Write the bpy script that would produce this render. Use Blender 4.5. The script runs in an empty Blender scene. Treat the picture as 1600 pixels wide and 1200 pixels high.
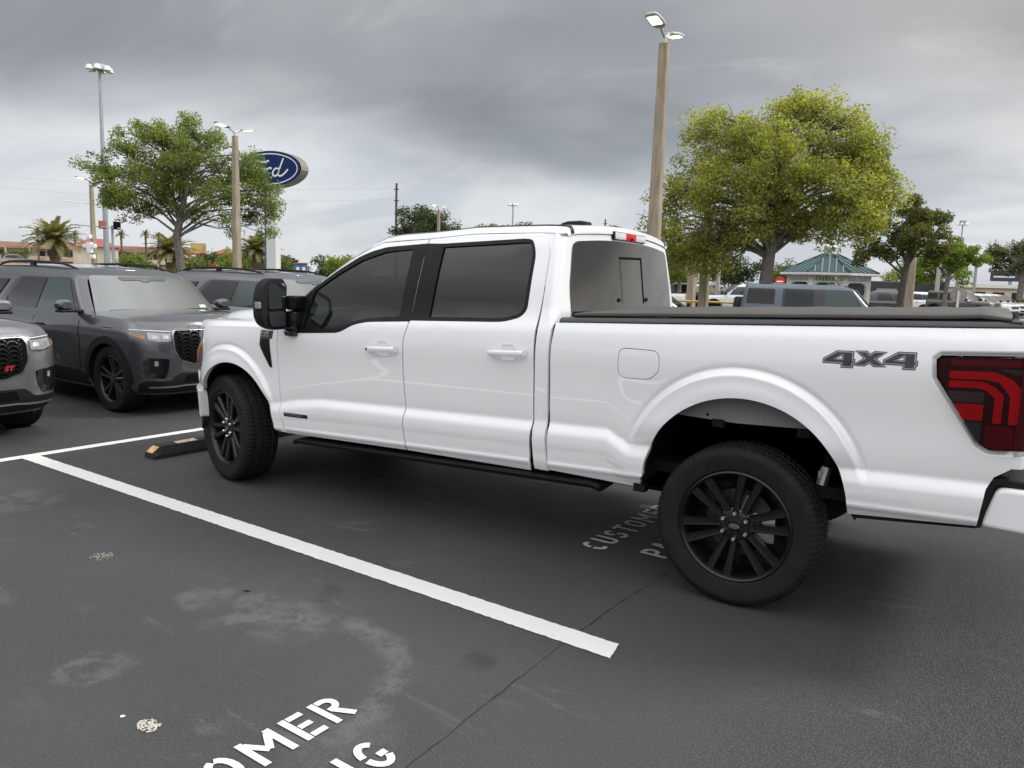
import bpy, bmesh, math, random
from mathutils import Vector, Matrix
from mathutils.geometry import delaunay_2d_cdt
from mathutils.bvhtree import BVHTree
SC = bpy.context.scene
COL = SC.collection
R_ = math.radians
PI = math.pi

# ------------------------------------------------------------------ camera
cam_data = bpy.data.cameras.new('camera')
cam = bpy.data.objects.new('camera', cam_data)
COL.objects.link(cam)
cam_data.sensor_width = 36.0
cam_data.lens = 1201.03 / 1600.0 * 36.0
cam_data.clip_start = 0.05
cam_data.clip_end = 6000.0
def camera_matrix(loc, yaw, pitch, roll):
    f0 = Vector((-math.sin(yaw), math.cos(yaw), 0)); r0 = Vector((math.cos(yaw), math.sin(yaw), 0)); u0 = Vector((0, 0, 1))
    f = f0 * math.cos(pitch) - u0 * math.sin(pitch)
    u = u0 * math.cos(pitch) + f0 * math.sin(pitch)
    r = r0 * math.cos(roll) + u * math.sin(roll)
    u = u * math.cos(roll) - r0 * math.sin(roll)
    m = Matrix((r, u, -f)).transposed().to_4x4()
    m.translation = Vector(loc)
    return m
cam.matrix_world = camera_matrix((5.016, -4.8013, 1.632), .5574, .1345, .0309)
SC.camera = cam

# ------------------------------------------------------------------ world, sun, exposure
SUN_AZ = R_(38)      # measured from +x towards +y
SUN_EL = R_(40)
world = bpy.data.worlds.new('World'); SC.world = world; world.use_nodes = True
def build_world():
    nt = world.node_tree; nt.nodes.clear(); N = nt.nodes.new; L = nt.links.new
    out = N('ShaderNodeOutputWorld'); bg = N('ShaderNodeBackground'); L(bg.outputs[0], out.inputs[0])
    sky = N('ShaderNodeTexSky'); sky.sky_type = 'NISHITA'; sky.sun_disc = False
    sky.sun_elevation = SUN_EL; sky.sun_rotation = PI / 2 - SUN_AZ; sky.dust_density = 2.0
    tc = N('ShaderNodeTexCoord'); sep = N('ShaderNodeSeparateXYZ'); L(tc.outputs['Generated'], sep.inputs[0])
    def math_(op, a, b=None, clamp=False):
        n = N('ShaderNodeMath'); n.operation = op; n.use_clamp = clamp
        for i, v in enumerate((a, b)):
            if v is None: continue
            if hasattr(v, 'is_output') or hasattr(v, 'links'): L(v, n.inputs[i])
            else: n.inputs[i].default_value = v
        return n.outputs[0]
    def mapr(v, a, b, c=0.0, d=1.0, smooth=True):
        n = N('ShaderNodeMapRange'); n.interpolation_type = 'SMOOTHSTEP' if smooth else 'LINEAR'
        L(v, n.inputs[0])
        for i, k in enumerate((a, b, c, d)): n.inputs[i + 1].default_value = k
        return n.outputs[0]
    def mix(f, a, b):
        n = N('ShaderNodeMix'); n.data_type = 'RGBA'
        if isinstance(f, float): n.inputs[0].default_value = f
        else: L(f, n.inputs[0])
        for i, v in ((6, a), (7, b)):
            if isinstance(v, tuple): n.inputs[i].default_value = (*v, 1)
            else: L(v, n.inputs[i])
        return n.outputs[2]
    X, Y, Zc = sep.outputs
    zz = math_('MAXIMUM', Zc, 0.0)
    den = math_('ADD', zz, 0.30)
    cx = math_('DIVIDE', X, den); cy = math_('DIVIDE', Y, den)
    cmb = N('ShaderNodeCombineXYZ'); L(cx, cmb.inputs[0]); L(cy, cmb.inputs[1])
    def noise(scale, detail, rough, dist, off, sx=1.0, sy=1.0):
        mp = N('ShaderNodeMapping'); mp.inputs['Location'].default_value = off; mp.inputs['Scale'].default_value = (sx, sy, 1)
        mp.inputs['Rotation'].default_value = (0, 0, R_(-32))
        L(cmb.outputs[0], mp.inputs[0])
        n = N('ShaderNodeTexNoise'); n.inputs['Scale'].default_value = scale; n.inputs['Detail'].default_value = detail
        n.inputs['Roughness'].default_value = rough; n.inputs['Distortion'].default_value = dist; L(mp.outputs[0], n.inputs['Vector'])
        return n.outputs['Fac']
    big = noise(.55, 4, .46, .25, (3.1, 1.7, 0), .85, 1.3)
    fine = noise(2.2, 7, .54, .7, (7.3, 2.2, 0), .85, 1.4)
    m = math_('ADD', math_('MULTIPLY', big, .89), math_('MULTIPLY', fine, .11))
    lum = mapr(m, .38, .62)
    cloud = mix(lum, SKY_DARK, SKY_LIGHT)
    brk = math_('MULTIPLY', mapr(noise(1.9, 7, .58, .8, (1.3, 9.2, 0), .8, 1.5), .56, .72), mapr(big, .40, .58))
    cloud = mix(math_('MULTIPLY', brk, .28), cloud, (.42, .42, .42))
    # overcast thins towards the horizon: pale, faintly blue band
    hor = mapr(math_('ADD', zz, math_('MULTIPLY', math_('SUBTRACT', big, .5), -.45)), .10, .25, 1.0, 0.0)
    pale = mix(mapr(math_('ADD', math_('MULTIPLY', fine, .5), math_('MULTIPLY', big, .5)), .40, .60), SKY_HOR_A, SKY_HOR_B)
    col = mix(math_('MULTIPLY', hor, .95), cloud, pale)
    warm = mapr(math_('ADD', math_('MULTIPLY', X, .75), math_('MULTIPLY', zz, 1.0)), .0, .60, 0.0, 1.0)
    wm = N('ShaderNodeMix'); wm.data_type = 'RGBA'; wm.blend_type = 'MULTIPLY'; L(warm, wm.inputs[0]); L(col, wm.inputs[6]); wm.inputs[7].default_value = (1.14, 1.02, .86, 1)
    col = wm.outputs[2]
    # heavier bank over the lot in front (north), thinner veil towards the hidden sun and behind
    back = mapr(math_('ADD', math_('ADD', math_('MULTIPLY', Y, -.85), math_('MULTIPLY', X, .4)), math_('MULTIPLY', zz, .9)), -.25, .75, 0.0, 1.0)
    veil = mix(lum, SKY_VEIL_A, SKY_VEIL_B)
    vz = N('ShaderNodeVectorMath'); vz.operation = 'SCALE'; L(veil, vz.inputs[0]); L(math_('ADD', math_('MULTIPLY', zz, 1.30), .24), vz.inputs['Scale']); veil = vz.outputs[0]
    col = mix(back, col, veil)
    # a little of the clear sky above filters through
    sc = N('ShaderNodeVectorMath'); sc.operation = 'SCALE'; L(sky.outputs[0], sc.inputs[0]); sc.inputs['Scale'].default_value = .05
    fin = mix(.08, col, sc.outputs[0])
    L(fin, bg.inputs[0]); bg.inputs[1].default_value = 1.0
SKY_DARK = (.128, .136, .150); SKY_LIGHT = (.245, .252, .262)
SKY_HOR_A = (.335, .355, .387); SKY_HOR_B = (.435, .448, .462)
SKY_VEIL_A = (.56, .568, .58); SKY_VEIL_B = (1.32, 1.325, 1.33)
build_world()
sun_data = bpy.data.lights.new('sun', 'SUN'); sun_data.energy = 1.5; sun_data.angle = R_(14); sun_data.color = (1.0, .97, .93)
sun = bpy.data.objects.new('sun', sun_data); COL.objects.link(sun)
sun.rotation_euler = Vector((math.cos(SUN_EL) * math.cos(SUN_AZ), math.cos(SUN_EL) * math.sin(SUN_AZ), math.sin(SUN_EL))).to_track_quat('Z', 'Y').to_euler()
vs = SC.view_settings
vs.view_transform = 'Standard'; vs.look = 'None'; vs.exposure = 0.93; vs.gamma = 1.0
SC.render.engine = 'CYCLES'

# ------------------------------------------------------------------ helpers
random.seed(7)
def tag(o, label=None, cat=None, group=None, kind=None):
    if label: o['label'] = label
    if cat: o['category'] = cat
    if group: o['group'] = group
    if kind: o['kind'] = kind
    return o
def empty(name, loc=(0, 0, 0), rz=0.0, parent=None):
    o = bpy.data.objects.new(name, None); COL.objects.link(o); o.location = loc; o.rotation_euler = (0, 0, rz); o.empty_display_size = .2
    if parent: o.parent = parent
    return o
def link(name, me, mat=None, parent=None, smooth=None):
    o = bpy.data.objects.new(name, me); COL.objects.link(o)
    if mat is not None and not me.materials:
        for m in (mat if isinstance(mat, (list, tuple)) else [mat]): me.materials.append(m)
    if parent: o.parent = parent
    if smooth is not None:
        me.shade_smooth()
        if smooth < 3.1: me.set_sharp_from_angle(angle=smooth)
    return o
def mesh(name, v, f, mat=None, parent=None, smooth=None):
    me = bpy.data.meshes.new(name); me.from_pydata([tuple(p) for p in v], [], f); me.update()
    return link(name, me, mat, parent, smooth)
class MB:
    """collects simple solids into one mesh"""
    def __init__(s): s.v = []; s.f = []; s.m = []; s.mi = 0
    def add(s, v, f):
        b = len(s.v); s.v += [tuple(p) for p in v]; s.f += [tuple(i + b for i in q) for q in f]; s.m += [s.mi] * len(f); return s
    def box(s, x0, x1, y0, y1, z0, z1, M=None):
        v = [Vector(p) for p in ((x0, y0, z0), (x1, y0, z0), (x1, y1, z0), (x0, y1, z0), (x0, y0, z1), (x1, y0, z1), (x1, y1, z1), (x0, y1, z1))]
        if M is not None: v = [M @ p for p in v]
        return s.add(v, [(3, 2, 1, 0), (4, 5, 6, 7), (0, 1, 5, 4), (1, 2, 6, 5), (2, 3, 7, 6), (3, 0, 4, 7)])
    def bbox(s, x0, x1, y0, y1, z0, z1, b, M=None):
        """box with chamfered edges (all 12)"""
        bm = bmesh.new(); bmesh.ops.create_cube(bm, size=1)
        for q in bm.verts: q.co = Vector((x0 + (q.co.x + .5) * (x1 - x0), y0 + (q.co.y + .5) * (y1 - y0), z0 + (q.co.z + .5) * (z1 - z0)))
        bmesh.ops.bevel(bm, geom=bm.edges[:], offset=b, segments=2, profile=.6, affect='EDGES')
        bm.verts.index_update()
        v = [(M @ q.co) if M is not None else q.co.copy() for q in bm.verts]; f = [[q.index for q in fc.verts] for fc in bm.faces]
        bm.free(); return s.add(v, f)
    def prism(s, pts, a, b, fn):
        """polygon pts (2d) extruded from a to b; fn(p,q,t) -> 3d"""
        n = len(pts); v = [fn(p[0], p[1], a) for p in pts] + [fn(p[0], p[1], b) for p in pts]
        f = [tuple(range(n))[::-1], tuple(range(n, 2 * n))] + [(i, (i + 1) % n, n + (i + 1) % n, n + i) for i in range(n)]
        return s.add(v, f)
    def tube(s, pts, rad, n=8, caps=True):
        pts = [Vector(p) for p in pts]; rs = rad if isinstance(rad, (list, tuple)) else [rad] * len(pts)
        v = []; f = []; t0 = None
        for i, p in enumerate(pts):
            t = (pts[min(i + 1, len(pts) - 1)] - pts[max(i - 1, 0)])
            t = t.normalized() if t.length > 1e-9 else Vector((0, 0, 1))
            if t0 is None:
                u = t.orthogonal().normalized()
            else:
                u = (u - t * u.dot(t)); u = u.normalized() if u.length > 1e-6 else t.orthogonal().normalized()
            t0 = t; w = t.cross(u)
            for k in range(n):
                a = 2 * PI * k / n; v.append(p + (u * math.cos(a) + w * math.sin(a)) * rs[i])
        for i in range(len(pts) - 1):
            for k in range(n): f.append((i * n + k, i * n + (k + 1) % n, (i + 1) * n + (k + 1) % n, (i + 1) * n + k))
        if caps: f += [tuple(range(n))[::-1], tuple((len(pts) - 1) * n + k for k in range(n))]
        return s.add(v, f)
    def lathe(s, prof, n=32, M=None, a0=0.0, a1=2 * PI):
        """profile [(r, h)] around local z"""
        v = []; f = []; full = abs(a1 - a0 - 2 * PI) < 1e-6; m = n if full else n + 1
        for r, h in prof:
            for k in range(m):
                a = a0 + (a1 - a0) * k / n; p = Vector((r * math.cos(a), r * math.sin(a), h)); v.append(M @ p if M is not None else p)
        for i in range(len(prof) - 1):
            for k in range(n):
                k2 = (k + 1) % m; f.append((i * m + k, i * m + k2, (i + 1) * m + k2, (i + 1) * m + k))
        return s.add(v, f)
    def build(s, name, mat, parent=None, smooth=None):
        me = bpy.data.meshes.new(name); me.from_pydata(s.v, [], s.f)
        for m in (mat if isinstance(mat, (list, tuple)) else [mat]): me.materials.append(m)
        if isinstance(mat, (list, tuple)) and len(mat) > 1: me.polygons.foreach_set('material_index', s.m)
        me.update(); return link(name, me, None, parent, smooth)
def copy_tree(o, parent=None):
    c = o.copy(); COL.objects.link(c); c.parent = parent
    for ch in o.children[:]: copy_tree(ch, c)
    return c
def spl(tab, x):
    """monotone-ish cubic through a table"""
    if x <= tab[0][0]: return tab[0][1]
    if x >= tab[-1][0]: return tab[-1][1]
    for i in range(len(tab) - 1):
        if x <= tab[i + 1][0]: break
    x0, y0 = tab[i]; x1, y1 = tab[i + 1]; h = x1 - x0; s = (y1 - y0) / h
    def sl(j):
        if j <= 0 or j >= len(tab) - 1: return (tab[1][1] - tab[0][1]) / (tab[1][0] - tab[0][0]) if j <= 0 else (tab[-1][1] - tab[-2][1]) / (tab[-1][0] - tab[-2][0])
        a = (tab[j][1] - tab[j - 1][1]) / (tab[j][0] - tab[j - 1][0]); b = (tab[j + 1][1] - tab[j][1]) / (tab[j + 1][0] - tab[j][0])
        return 0 if a * b <= 0 else 2 * a * b / (a + b)
    m0, m1 = sl(i), sl(i + 1); t = (x - x0) / h
    return y0 * (2 * t ** 3 - 3 * t * t + 1) + m0 * h * (t ** 3 - 2 * t * t + t) + y1 * (3 * t * t - 2 * t ** 3) + m1 * h * (t ** 3 - t * t)
def lin(tab, x):
    if x <= tab[0][0]: return tab[0][1]
    for (a, b), (c, d) in zip(tab, tab[1:]):
        if x <= c: return b + (d - b) * (x - a) / (c - a)
    return tab[-1][1]
def sst(a, b, x):
    t = max(0.0, min(1.0, (x - a) / (b - a))); return t * t * (3 - 2 * t)
def inside(poly, x, y):
    c = False; n = len(poly); j = n - 1
    for i in range(n):
        xi, yi = poly[i]; xj, yj = poly[j]
        if (yi > y) != (yj > y) and x < (xj - xi) * (y - yi) / (yj - yi) + xi: c = not c
        j = i
    return c
def area2(p): return sum(p[i - 1][0] * p[i][1] - p[i][0] * p[i - 1][1] for i in range(len(p))) / 2
def fillet(poly, r, n=4):
    """round polygon corners; r may be a list with one radius per corner"""
    out = []; N_ = len(poly)
    for i in range(N_):
        p = Vector(poly[i]); a = Vector(poly[i - 1]); b = Vector(poly[(i + 1) % N_])
        rr = r[i] if isinstance(r, (list, tuple)) else r
        da, db = (a - p), (b - p)
        if rr <= 0: out.append(tuple(p)); continue
        d = min(rr, da.length * .48, db.length * .48); A = p + da.normalized() * d; B = p + db.normalized() * d
        for k in range(n + 1):
            t = k / n; out.append(tuple(A * (1 - t) ** 2 + p * 2 * t * (1 - t) + B * t * t))
    return out
def inset(poly, d):
    """move every edge inwards by d"""
    s = 1 if area2(poly) > 0 else -1; out = []; n = len(poly)
    for i in range(n):
        a = Vector(poly[i - 1]); p = Vector(poly[i]); b = Vector(poly[(i + 1) % n])
        e1 = (p - a); e2 = (b - p)
        e1 = e1.normalized() if e1.length > 1e-9 else e2.normalized(); e2 = e2.normalized() if e2.length > 1e-9 else e1
        n1 = Vector((-e1.y, e1.x)) * s; n2 = Vector((-e2.y, e2.x)) * s; m = n1 + n2
        m = n1 if m.length < 1e-6 else m / max(.35, (1 + n1.dot(n2)))
        out.append((p.x + m.x * d, p.y + m.y * d))
    return out
def resample(poly, step):
    out = []; n = len(poly)
    for i in range(n):
        a = Vector(poly[i]); b = Vector(poly[(i + 1) % n]); k = max(1, int(math.ceil((b - a).length / step)))
        for j in range(k): out.append(tuple(a.lerp(b, j / k)))
    return out
def tri2d(poly, step, holes=(), extra=()):
    """triangulate a polygon with interior points -> pts, tris, boundary loops (index lists)"""
    loops = [resample(poly, step)] + [resample(h, step) for h in holes]
    pts = []; edges = []; bl = []
    for lp in loops:
        b = len(pts); pts += lp; n = len(lp); edges += [(b + i, b + (i + 1) % n) for i in range(n)]; bl.append(list(range(b, b + n)))
    cell = {}
    for q in pts: cell.setdefault((int(q[0] // step), int(q[1] // step)), []).append(q)
    xs = [q[0] for q in loops[0]]; ys = [q[1] for q in loops[0]]
    cell0 = {}
    for q in pts: cell0.setdefault((int(q[0] // .01), int(q[1] // .01)), []).append(q)
    nb = len(pts)
    for x, y in extra:
        if not inside(loops[0], x, y) or any(inside(h, x, y) for h in loops[1:]): continue
        ci, cj = int(x // .01), int(y // .01)
        if any((q[0] - x) ** 2 + (q[1] - y) ** 2 < .0055 ** 2 for i in (-1, 0, 1) for j in (-1, 0, 1) for q in cell0.get((ci + i, cj + j), ())): continue
        pts.append((x, y)); cell0.setdefault((ci, cj), []).append((x, y)); cell.setdefault((int(x // step), int(y // step)), []).append((x, y))
    cand = []; x = min(xs) + step * .5
    while x < max(xs):
        y = min(ys) + step * .5
        while y < max(ys): cand.append((x, y)); y += step
        x += step
    for x, y in cand:
        if not inside(loops[0], x, y) or any(inside(h, x, y) for h in loops[1:]): continue
        ci, cj = int(x // step), int(y // step); ok = True
        for i in (-1, 0, 1):
            for j in (-1, 0, 1):
                for q in cell.get((ci + i, cj + j), ()):
                    if (q[0] - x) ** 2 + (q[1] - y) ** 2 < (step * .45) ** 2: ok = False
        if ok:
            pts.append((x, y)); cell.setdefault((ci, cj), []).append((x, y))
    r = delaunay_2d_cdt([Vector(q) for q in pts], edges, [], 0, 1e-7)
    V = [tuple(q) for q in r[0]]; T = []
    for t in r[2]:
        cx = sum(V[i][0] for i in t) / 3; cy = sum(V[i][1] for i in t) / 3
        if inside(loops[0], cx, cy) and not any(inside(h, cx, cy) for h in loops[1:]):
            t = tuple(t)
            a = (V[t[1]][0] - V[t[0]][0]) * (V[t[2]][1] - V[t[0]][1]) - (V[t[2]][0] - V[t[0]][0]) * (V[t[1]][1] - V[t[0]][1])
            T.append(t if a > 0 else t[::-1])
    back = {}
    for i, src in enumerate(r[3]):
        for s_ in src: back[s_] = i
    return V, T, [[back.get(i, i) for i in lp] for lp in bl]
def set_normals(me, nrm):
    """smooth custom normals, one per vertex (None keeps the automatic one)"""
    auto = [v.normal.copy() for v in me.vertices]
    me.normals_split_custom_set_from_vertices([tuple(nrm[i]) if nrm[i] is not None else tuple(auto[i]) for i in range(len(auto))])
def sheet(name, poly, P, Nf, mat, parent=None, step=.05, holes=(), extra=(), thick=.015, flip=False, lip=.003):
    """curved panel: a 2d outline mapped by P(a,b) -> 3d with normal Nf(a,b), its rim turned inwards by thick"""
    V, T, BL = tri2d(poly, step, holes, extra)
    v = [Vector(P(*q)) for q in V]; n = [Vector(Nf(*q)).normalized() for q in V]
    # orient
    a, b, c = T[0]; g = (v[b] - v[a]).cross(v[c] - v[a])
    rev = g.dot(n[a]) < 0
    f = [t[::-1] if rev else t for t in T]; nn = list(n)
    nrm = list(n)
    for bl in BL:
        m = len(bl)
        k0 = len(v); v += [v[i] for i in bl]; nrm += [None] * m          # doubled rim, so the edge stays crisp
        k1 = len(v); v += [v[i] - nn[i] * thick for i in bl]; nrm += [None] * m
        # which way does the loop run?
        for i in range(m):
            j = (i + 1) % m; f.append((k0 + i, k0 + j, k1 + j, k1 + i))
    me = bpy.data.meshes.new(name); me.from_pydata([tuple(p) for p in v], [], f); me.update(); me.shade_smooth()
    # automatic normal for the rim: average of rim faces
    auto = [Vector() for _ in v]
    for p in me.polygons:
        for i in p.vertices: auto[i] += p.normal
    full = [tuple(nrm[i]) if nrm[i] is not None else (tuple(auto[i].normalized()) if auto[i].length > 1e-6 else (0, 0, 1)) for i in range(len(v))]
    me.normals_split_custom_set_from_vertices(full)
    return link(name, me, mat, parent)
# ------------------------------------------------------------------ materials
def new_mat(name):
    m = bpy.data.materials.new(name); m.use_nodes = True; nt = m.node_tree; return m, nt, nt.nodes['Principled BSDF']
def sset(b, **k):
    names = dict(base='Base Color', rough='Roughness', metal='Metallic', coat='Coat Weight', coatr='Coat Roughness', spec='Specular IOR Level', ior='IOR', trans='Transmission Weight', alpha='Alpha', emit='Emission Color', estr='Emission Strength', sub='Subsurface Weight', sheen='Sheen Weight')
    for a, v in k.items():
        i = b.inputs[names[a]]
        i.default_value = (*v, 1) if isinstance(v, tuple) else v
def plain(name, base, rough=.5, metal=0.0, coat=0.0, coatr=.03, var=0.0, vscale=6.0, bump=0.0, bscale=60.0, spec=.5, ior=None, rvar=0.0):
    m, nt, b = new_mat(name); N = nt.nodes.new; L = nt.links.new
    sset(b, base=base, rough=rough, metal=metal, coat=coat, coatr=coatr, spec=spec)
    if ior: sset(b, ior=ior)
    if var or rvar:
        tc = N('ShaderNodeTexCoord'); nz = N('ShaderNodeTexNoise'); nz.inputs['Scale'].default_value = vscale; nz.inputs['Detail'].default_value = 6; nz.inputs['Roughness'].default_value = .62
        L(tc.outputs['Object'], nz.inputs['Vector'])
        if var:
            mx = N('ShaderNodeMix'); mx.data_type = 'RGBA'; mr = N('ShaderNodeMapRange'); L(nz.outputs['Fac'], mr.inputs[0]); mr.inputs[1].default_value = .3; mr.inputs[2].default_value = .7
            L(mr.outputs[0], mx.inputs[0]); mx.inputs[6].default_value = (*[c * (1 - var) for c in base], 1); mx.inputs[7].default_value = (*[min(1, c * (1 + var)) for c in base], 1); L(mx.outputs[2], b.inputs['Base Color'])
        if rvar:
            mr = N('ShaderNodeMapRange'); L(nz.outputs['Fac'], mr.inputs[0]); mr.inputs[1].default_value = .3; mr.inputs[2].default_value = .7; mr.inputs[3].default_value = max(.02, rough - rvar); mr.inputs[4].default_value = rough + rvar; L(mr.outputs[0], b.inputs['Roughness'])
    if bump:
        tc = N('ShaderNodeTexCoord'); nz = N('ShaderNodeTexNoise'); nz.inputs['Scale'].default_value = bscale; nz.inputs['Detail'].default_value = 4; L(tc.outputs['Object'], nz.inputs['Vector'])
        bp = N('ShaderNodeBump'); bp.inputs['Strength'].default_value = bump; bp.inputs['Distance'].default_value = .01; L(nz.outputs['Fac'], bp.inputs['Height']); L(bp.outputs[0], b.inputs['Normal'])
    return m
M = {}
M['white'] = plain('white_paint', (.79, .80, .81), .26, coat=1.0, coatr=.02)
M['white'].node_tree.nodes['Principled BSDF'].inputs['Coat IOR'].default_value = 1.75
M['white_car'] = plain('white_car_paint', (.80, .81, .81), .35, coat=1.0, coatr=.03)
M['grey_car'] = plain('grey_metallic_paint', (.085, .090, .098), .26, metal=.6, coat=1.0, coatr=.03, bump=.02, bscale=900)
M['grey_car_lit'] = plain('grey_metallic_paint_lit', (.20, .205, .21), .28, metal=.65, coat=1.0, coatr=.03, bump=.02, bscale=900)  # the SUV grey made lighter: stronger reflection put into the base colour
M['mid_car'] = plain('mid_grey_metallic_paint', (.12, .125, .135), .28, metal=.6, coat=1.0, coatr=.03)
M['blue_car'] = plain('slate_blue_paint', (.065, .095, .135), .34, metal=.35, coat=1.0, coatr=.03)
M['tan_car'] = plain('bronze_brown_paint', (.075, .065, .052), .36, metal=.4, coat=1.0, coatr=.04)
M['dark_car'] = plain('charcoal_paint', (.045, .05, .058), .34, metal=.5, coat=1.0, coatr=.04)
M['black_car'] = plain('black_paint', (.012, .012, .013), .3, coat=1.0, coatr=.03)
M['red_car'] = plain('red_paint', (.35, .02, .02), .35, coat=1.0, coatr=.03)
M['gloss_black'] = plain('gloss_black_trim', (.006, .006, .007), .12, coat=.6)
M['satin_black'] = plain('satin_black_plastic', (.006, .006, .0065), .40, rvar=.06, vscale=20, spec=.2)
M['rough_black'] = plain('grained_black_plastic', (.008, .008, .0085), .58, bump=.12, bscale=700, spec=.28)
M['under'] = plain('dark_underbody', (.006, .006, .006), .75, spec=.2, var=.4, vscale=9)
M['rubber'] = plain('tyre_rubber', (.0115, .0105, .0102), .70, var=.3, vscale=14, bump=.10, bscale=260, spec=.22)
M['rim'] = plain('black_alloy', (.007, .007, .0075), .30, metal=.0, spec=.3, coat=.18, coatr=.12, rvar=.06, vscale=25)
M['rimdark'] = plain('dark_alloy', (.06, .062, .066), .28, metal=.5, coat=.5)
M['disc'] = plain('brake_disc_iron', (.07, .067, .064), .45, metal=.7, var=.25, vscale=40)
M['chrome'] = plain('bright_metal', (.72, .72, .72), .14, metal=1.0)
M['steel'] = plain('dull_steel', (.42, .42, .42), .38, metal=.9)
M['inner'] = plain('primer_grey_inner_panel', (.17, .175, .18), .5, var=.1, vscale=5)
M['gap'] = plain('panel_gap_black', (.004, .004, .004), .9, spec=.1)
M['redlens'] = plain('red_lens', (.15, .003, .008), .25, spec=.3)
M['redbright'] = plain('bright_red_lens', (.66, .007, .014), .35, spec=.2)
M['smoke'] = plain('smoked_lens', (.030, .032, .035), .10, coat=1.0, coatr=.01)
M['darkred'] = plain('dark_red_lens', (.040, .0015, .004), .25, spec=.3)
M['lampclear'] = plain('clear_lamp_lens', (.24, .25, .26), .12, coat=1.0, coatr=.01, var=.35, vscale=22)
M['lampdark'] = plain('lamp_bezel_dark', (.045, .047, .05), .14, coat=1.0, coatr=.01)
M['led'] = plain('white_reflector', (.62, .64, .66), .2, coat=1.0)
M['amber'] = plain('amber_reflector', (.42, .10, .012), .2, coat=1.0)
M['redbadge'] = plain('red_badge', (.32, .014, .02), .3, coat=.5)
M['cover'] = plain('vinyl_bed_cover', (.070, .068, .064), .62, var=.12, vscale=5, bump=.10, bscale=420, spec=.4)
M['seat'] = plain('dark_upholstery', (.02, .02, .021), .8)
M['sticker'] = plain('white_green_sticker', (.55, .72, .62), .5)
def glass(name, base, opac, rough=.015, ior=1.5, spec=.5, tint=(.62, .66, .64)):
    """tinted pane: opaque dark body colour mixed with see-through, coated with a mirror-like face"""
    m, nt, b = new_mat(name); N = nt.nodes.new; L = nt.links.new
    sset(b, base=base, rough=rough, ior=ior, spec=spec)
    tr = N('ShaderNodeBsdfTransparent'); tr.inputs[0].default_value = (*[min(1, c * 1.0) for c in tint], 1)
    fr = N('ShaderNodeFresnel'); fr.inputs[0].default_value = ior
    mx = N('ShaderNodeMixShader'); mp = N('ShaderNodeMapRange'); L(fr.outputs[0], mp.inputs[0]); mp.inputs[3].default_value = opac; mp.inputs[4].default_value = 1.0
    L(mp.outputs[0], mx.inputs[0]); L(tr.outputs[0], mx.inputs[1]); L(b.outputs[0], mx.inputs[2]); L(mx.outputs[0], nt.nodes['Material Output'].inputs[0])
    return m
M['glass_door'] = glass('tinted_door_glass', (.008, .009, .009), .74, ior=1.48)
M['glass_truck'] = plain('dark_door_glass', (.007, .0075, .008), .012, ior=1.5)
M['rail'] = plain('grey_black_rail_cap', (.040, .040, .041), .45, bump=.06, bscale=600)
M['lenscover'] = glass('clear_lens_cover', (.02, .004, .005), .02, .02, 1.5, tint=(.95, .86, .86))
M['glass_priv'] = plain('privacy_glass', (.008, .009, .0095), .015, ior=1.5, spec=.5)
M['glass_rear'] = plain('rear_window_glass', (.014, .0145, .014), .012, ior=2.0, spec=.5)
M['glass_ws'] = plain('windscreen_glass', (.055, .066, .06), .03, ior=2.5, spec=.5, coat=.3)
M['glass_green'] = plain('green_tinted_glass', (.03, .055, .05), .03, ior=1.6)
M['mirror'] = plain('mirror_glass', (.50, .54, .55), .02, metal=1.0)

def concrete_mat(name, c, dirt=.35, sc=3.0):
    m, nt, b = new_mat(name); N = nt.nodes.new; L = nt.links.new
    tc = N('ShaderNodeTexCoord'); mp = N('ShaderNodeMapping'); mp.inputs['Scale'].default_value = (3.0, 3.0, .5); L(tc.outputs['Object'], mp.inputs[0])
    n1 = N('ShaderNodeTexNoise'); n1.inputs['Scale'].default_value = sc; n1.inputs['Detail'].default_value = 8; L(mp.outputs[0], n1.inputs[0])
    rp = N('ShaderNodeValToRGB'); rp.color_ramp.elements[0].position = .3; rp.color_ramp.elements[1].position = .72
    rp.color_ramp.elements[0].color = (*[k * (1 - dirt) for k in c], 1); rp.color_ramp.elements[1].color = (*[min(1, k * 1.12) for k in c], 1)
    L(n1.outputs[0], rp.inputs[0]); L(rp.outputs[0], b.inputs['Base Color']); sset(b, rough=.85)
    n2 = N('ShaderNodeTexNoise'); n2.inputs['Scale'].default_value = 60; L(tc.outputs['Object'], n2.inputs[0]); bp = N('ShaderNodeBump'); bp.inputs['Strength'].default_value = .3; bp.inputs['Distance'].default_value = .01; L(n2.outputs[0], bp.inputs['Height']); L(bp.outputs[0], b.inputs['Normal'])
    return m
M['pole'] = concrete_mat('weathered_concrete', (.36, .30, .22), .42)
M['pole_grey'] = concrete_mat('grey_concrete', (.40, .38, .34), .3)
M['wood'] = concrete_mat('weathered_wood', (.10, .08, .06), .4)
M['stucco'] = concrete_mat('cream_stucco', (.60, .50, .42), .15, .4)
M['stucco2'] = concrete_mat('pink_beige_stucco', (.62, .47, .38), .15, .4)
M['rooftile'] = plain('brown_roof_tiles', (.20, .105, .07), .8, var=.25, vscale=.6)
M['redroof'] = plain('red_roof_tiles', (.30, .085, .065), .8, var=.2, vscale=.6)
M['winglass'] = plain('dark_window', (.03, .035, .04), .1)
M['galv'] = plain('galvanised_steel', (.36, .40, .43), .45, metal=.6, var=.12, vscale=2)
M['white_trim'] = plain('white_painted_trim', (.74, .72, .68), .55, var=.08, vscale=4)
M['teal'] = plain('teal_metal_roof', (.018, .055, .066), .42, metal=.15, var=.15, vscale=1.2)
M['tealrib'] = plain('pale_teal_seam', (.16, .24, .235), .4)
M['alum'] = plain('lamp_housing_grey', (.55, .54, .50), .45)
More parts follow.
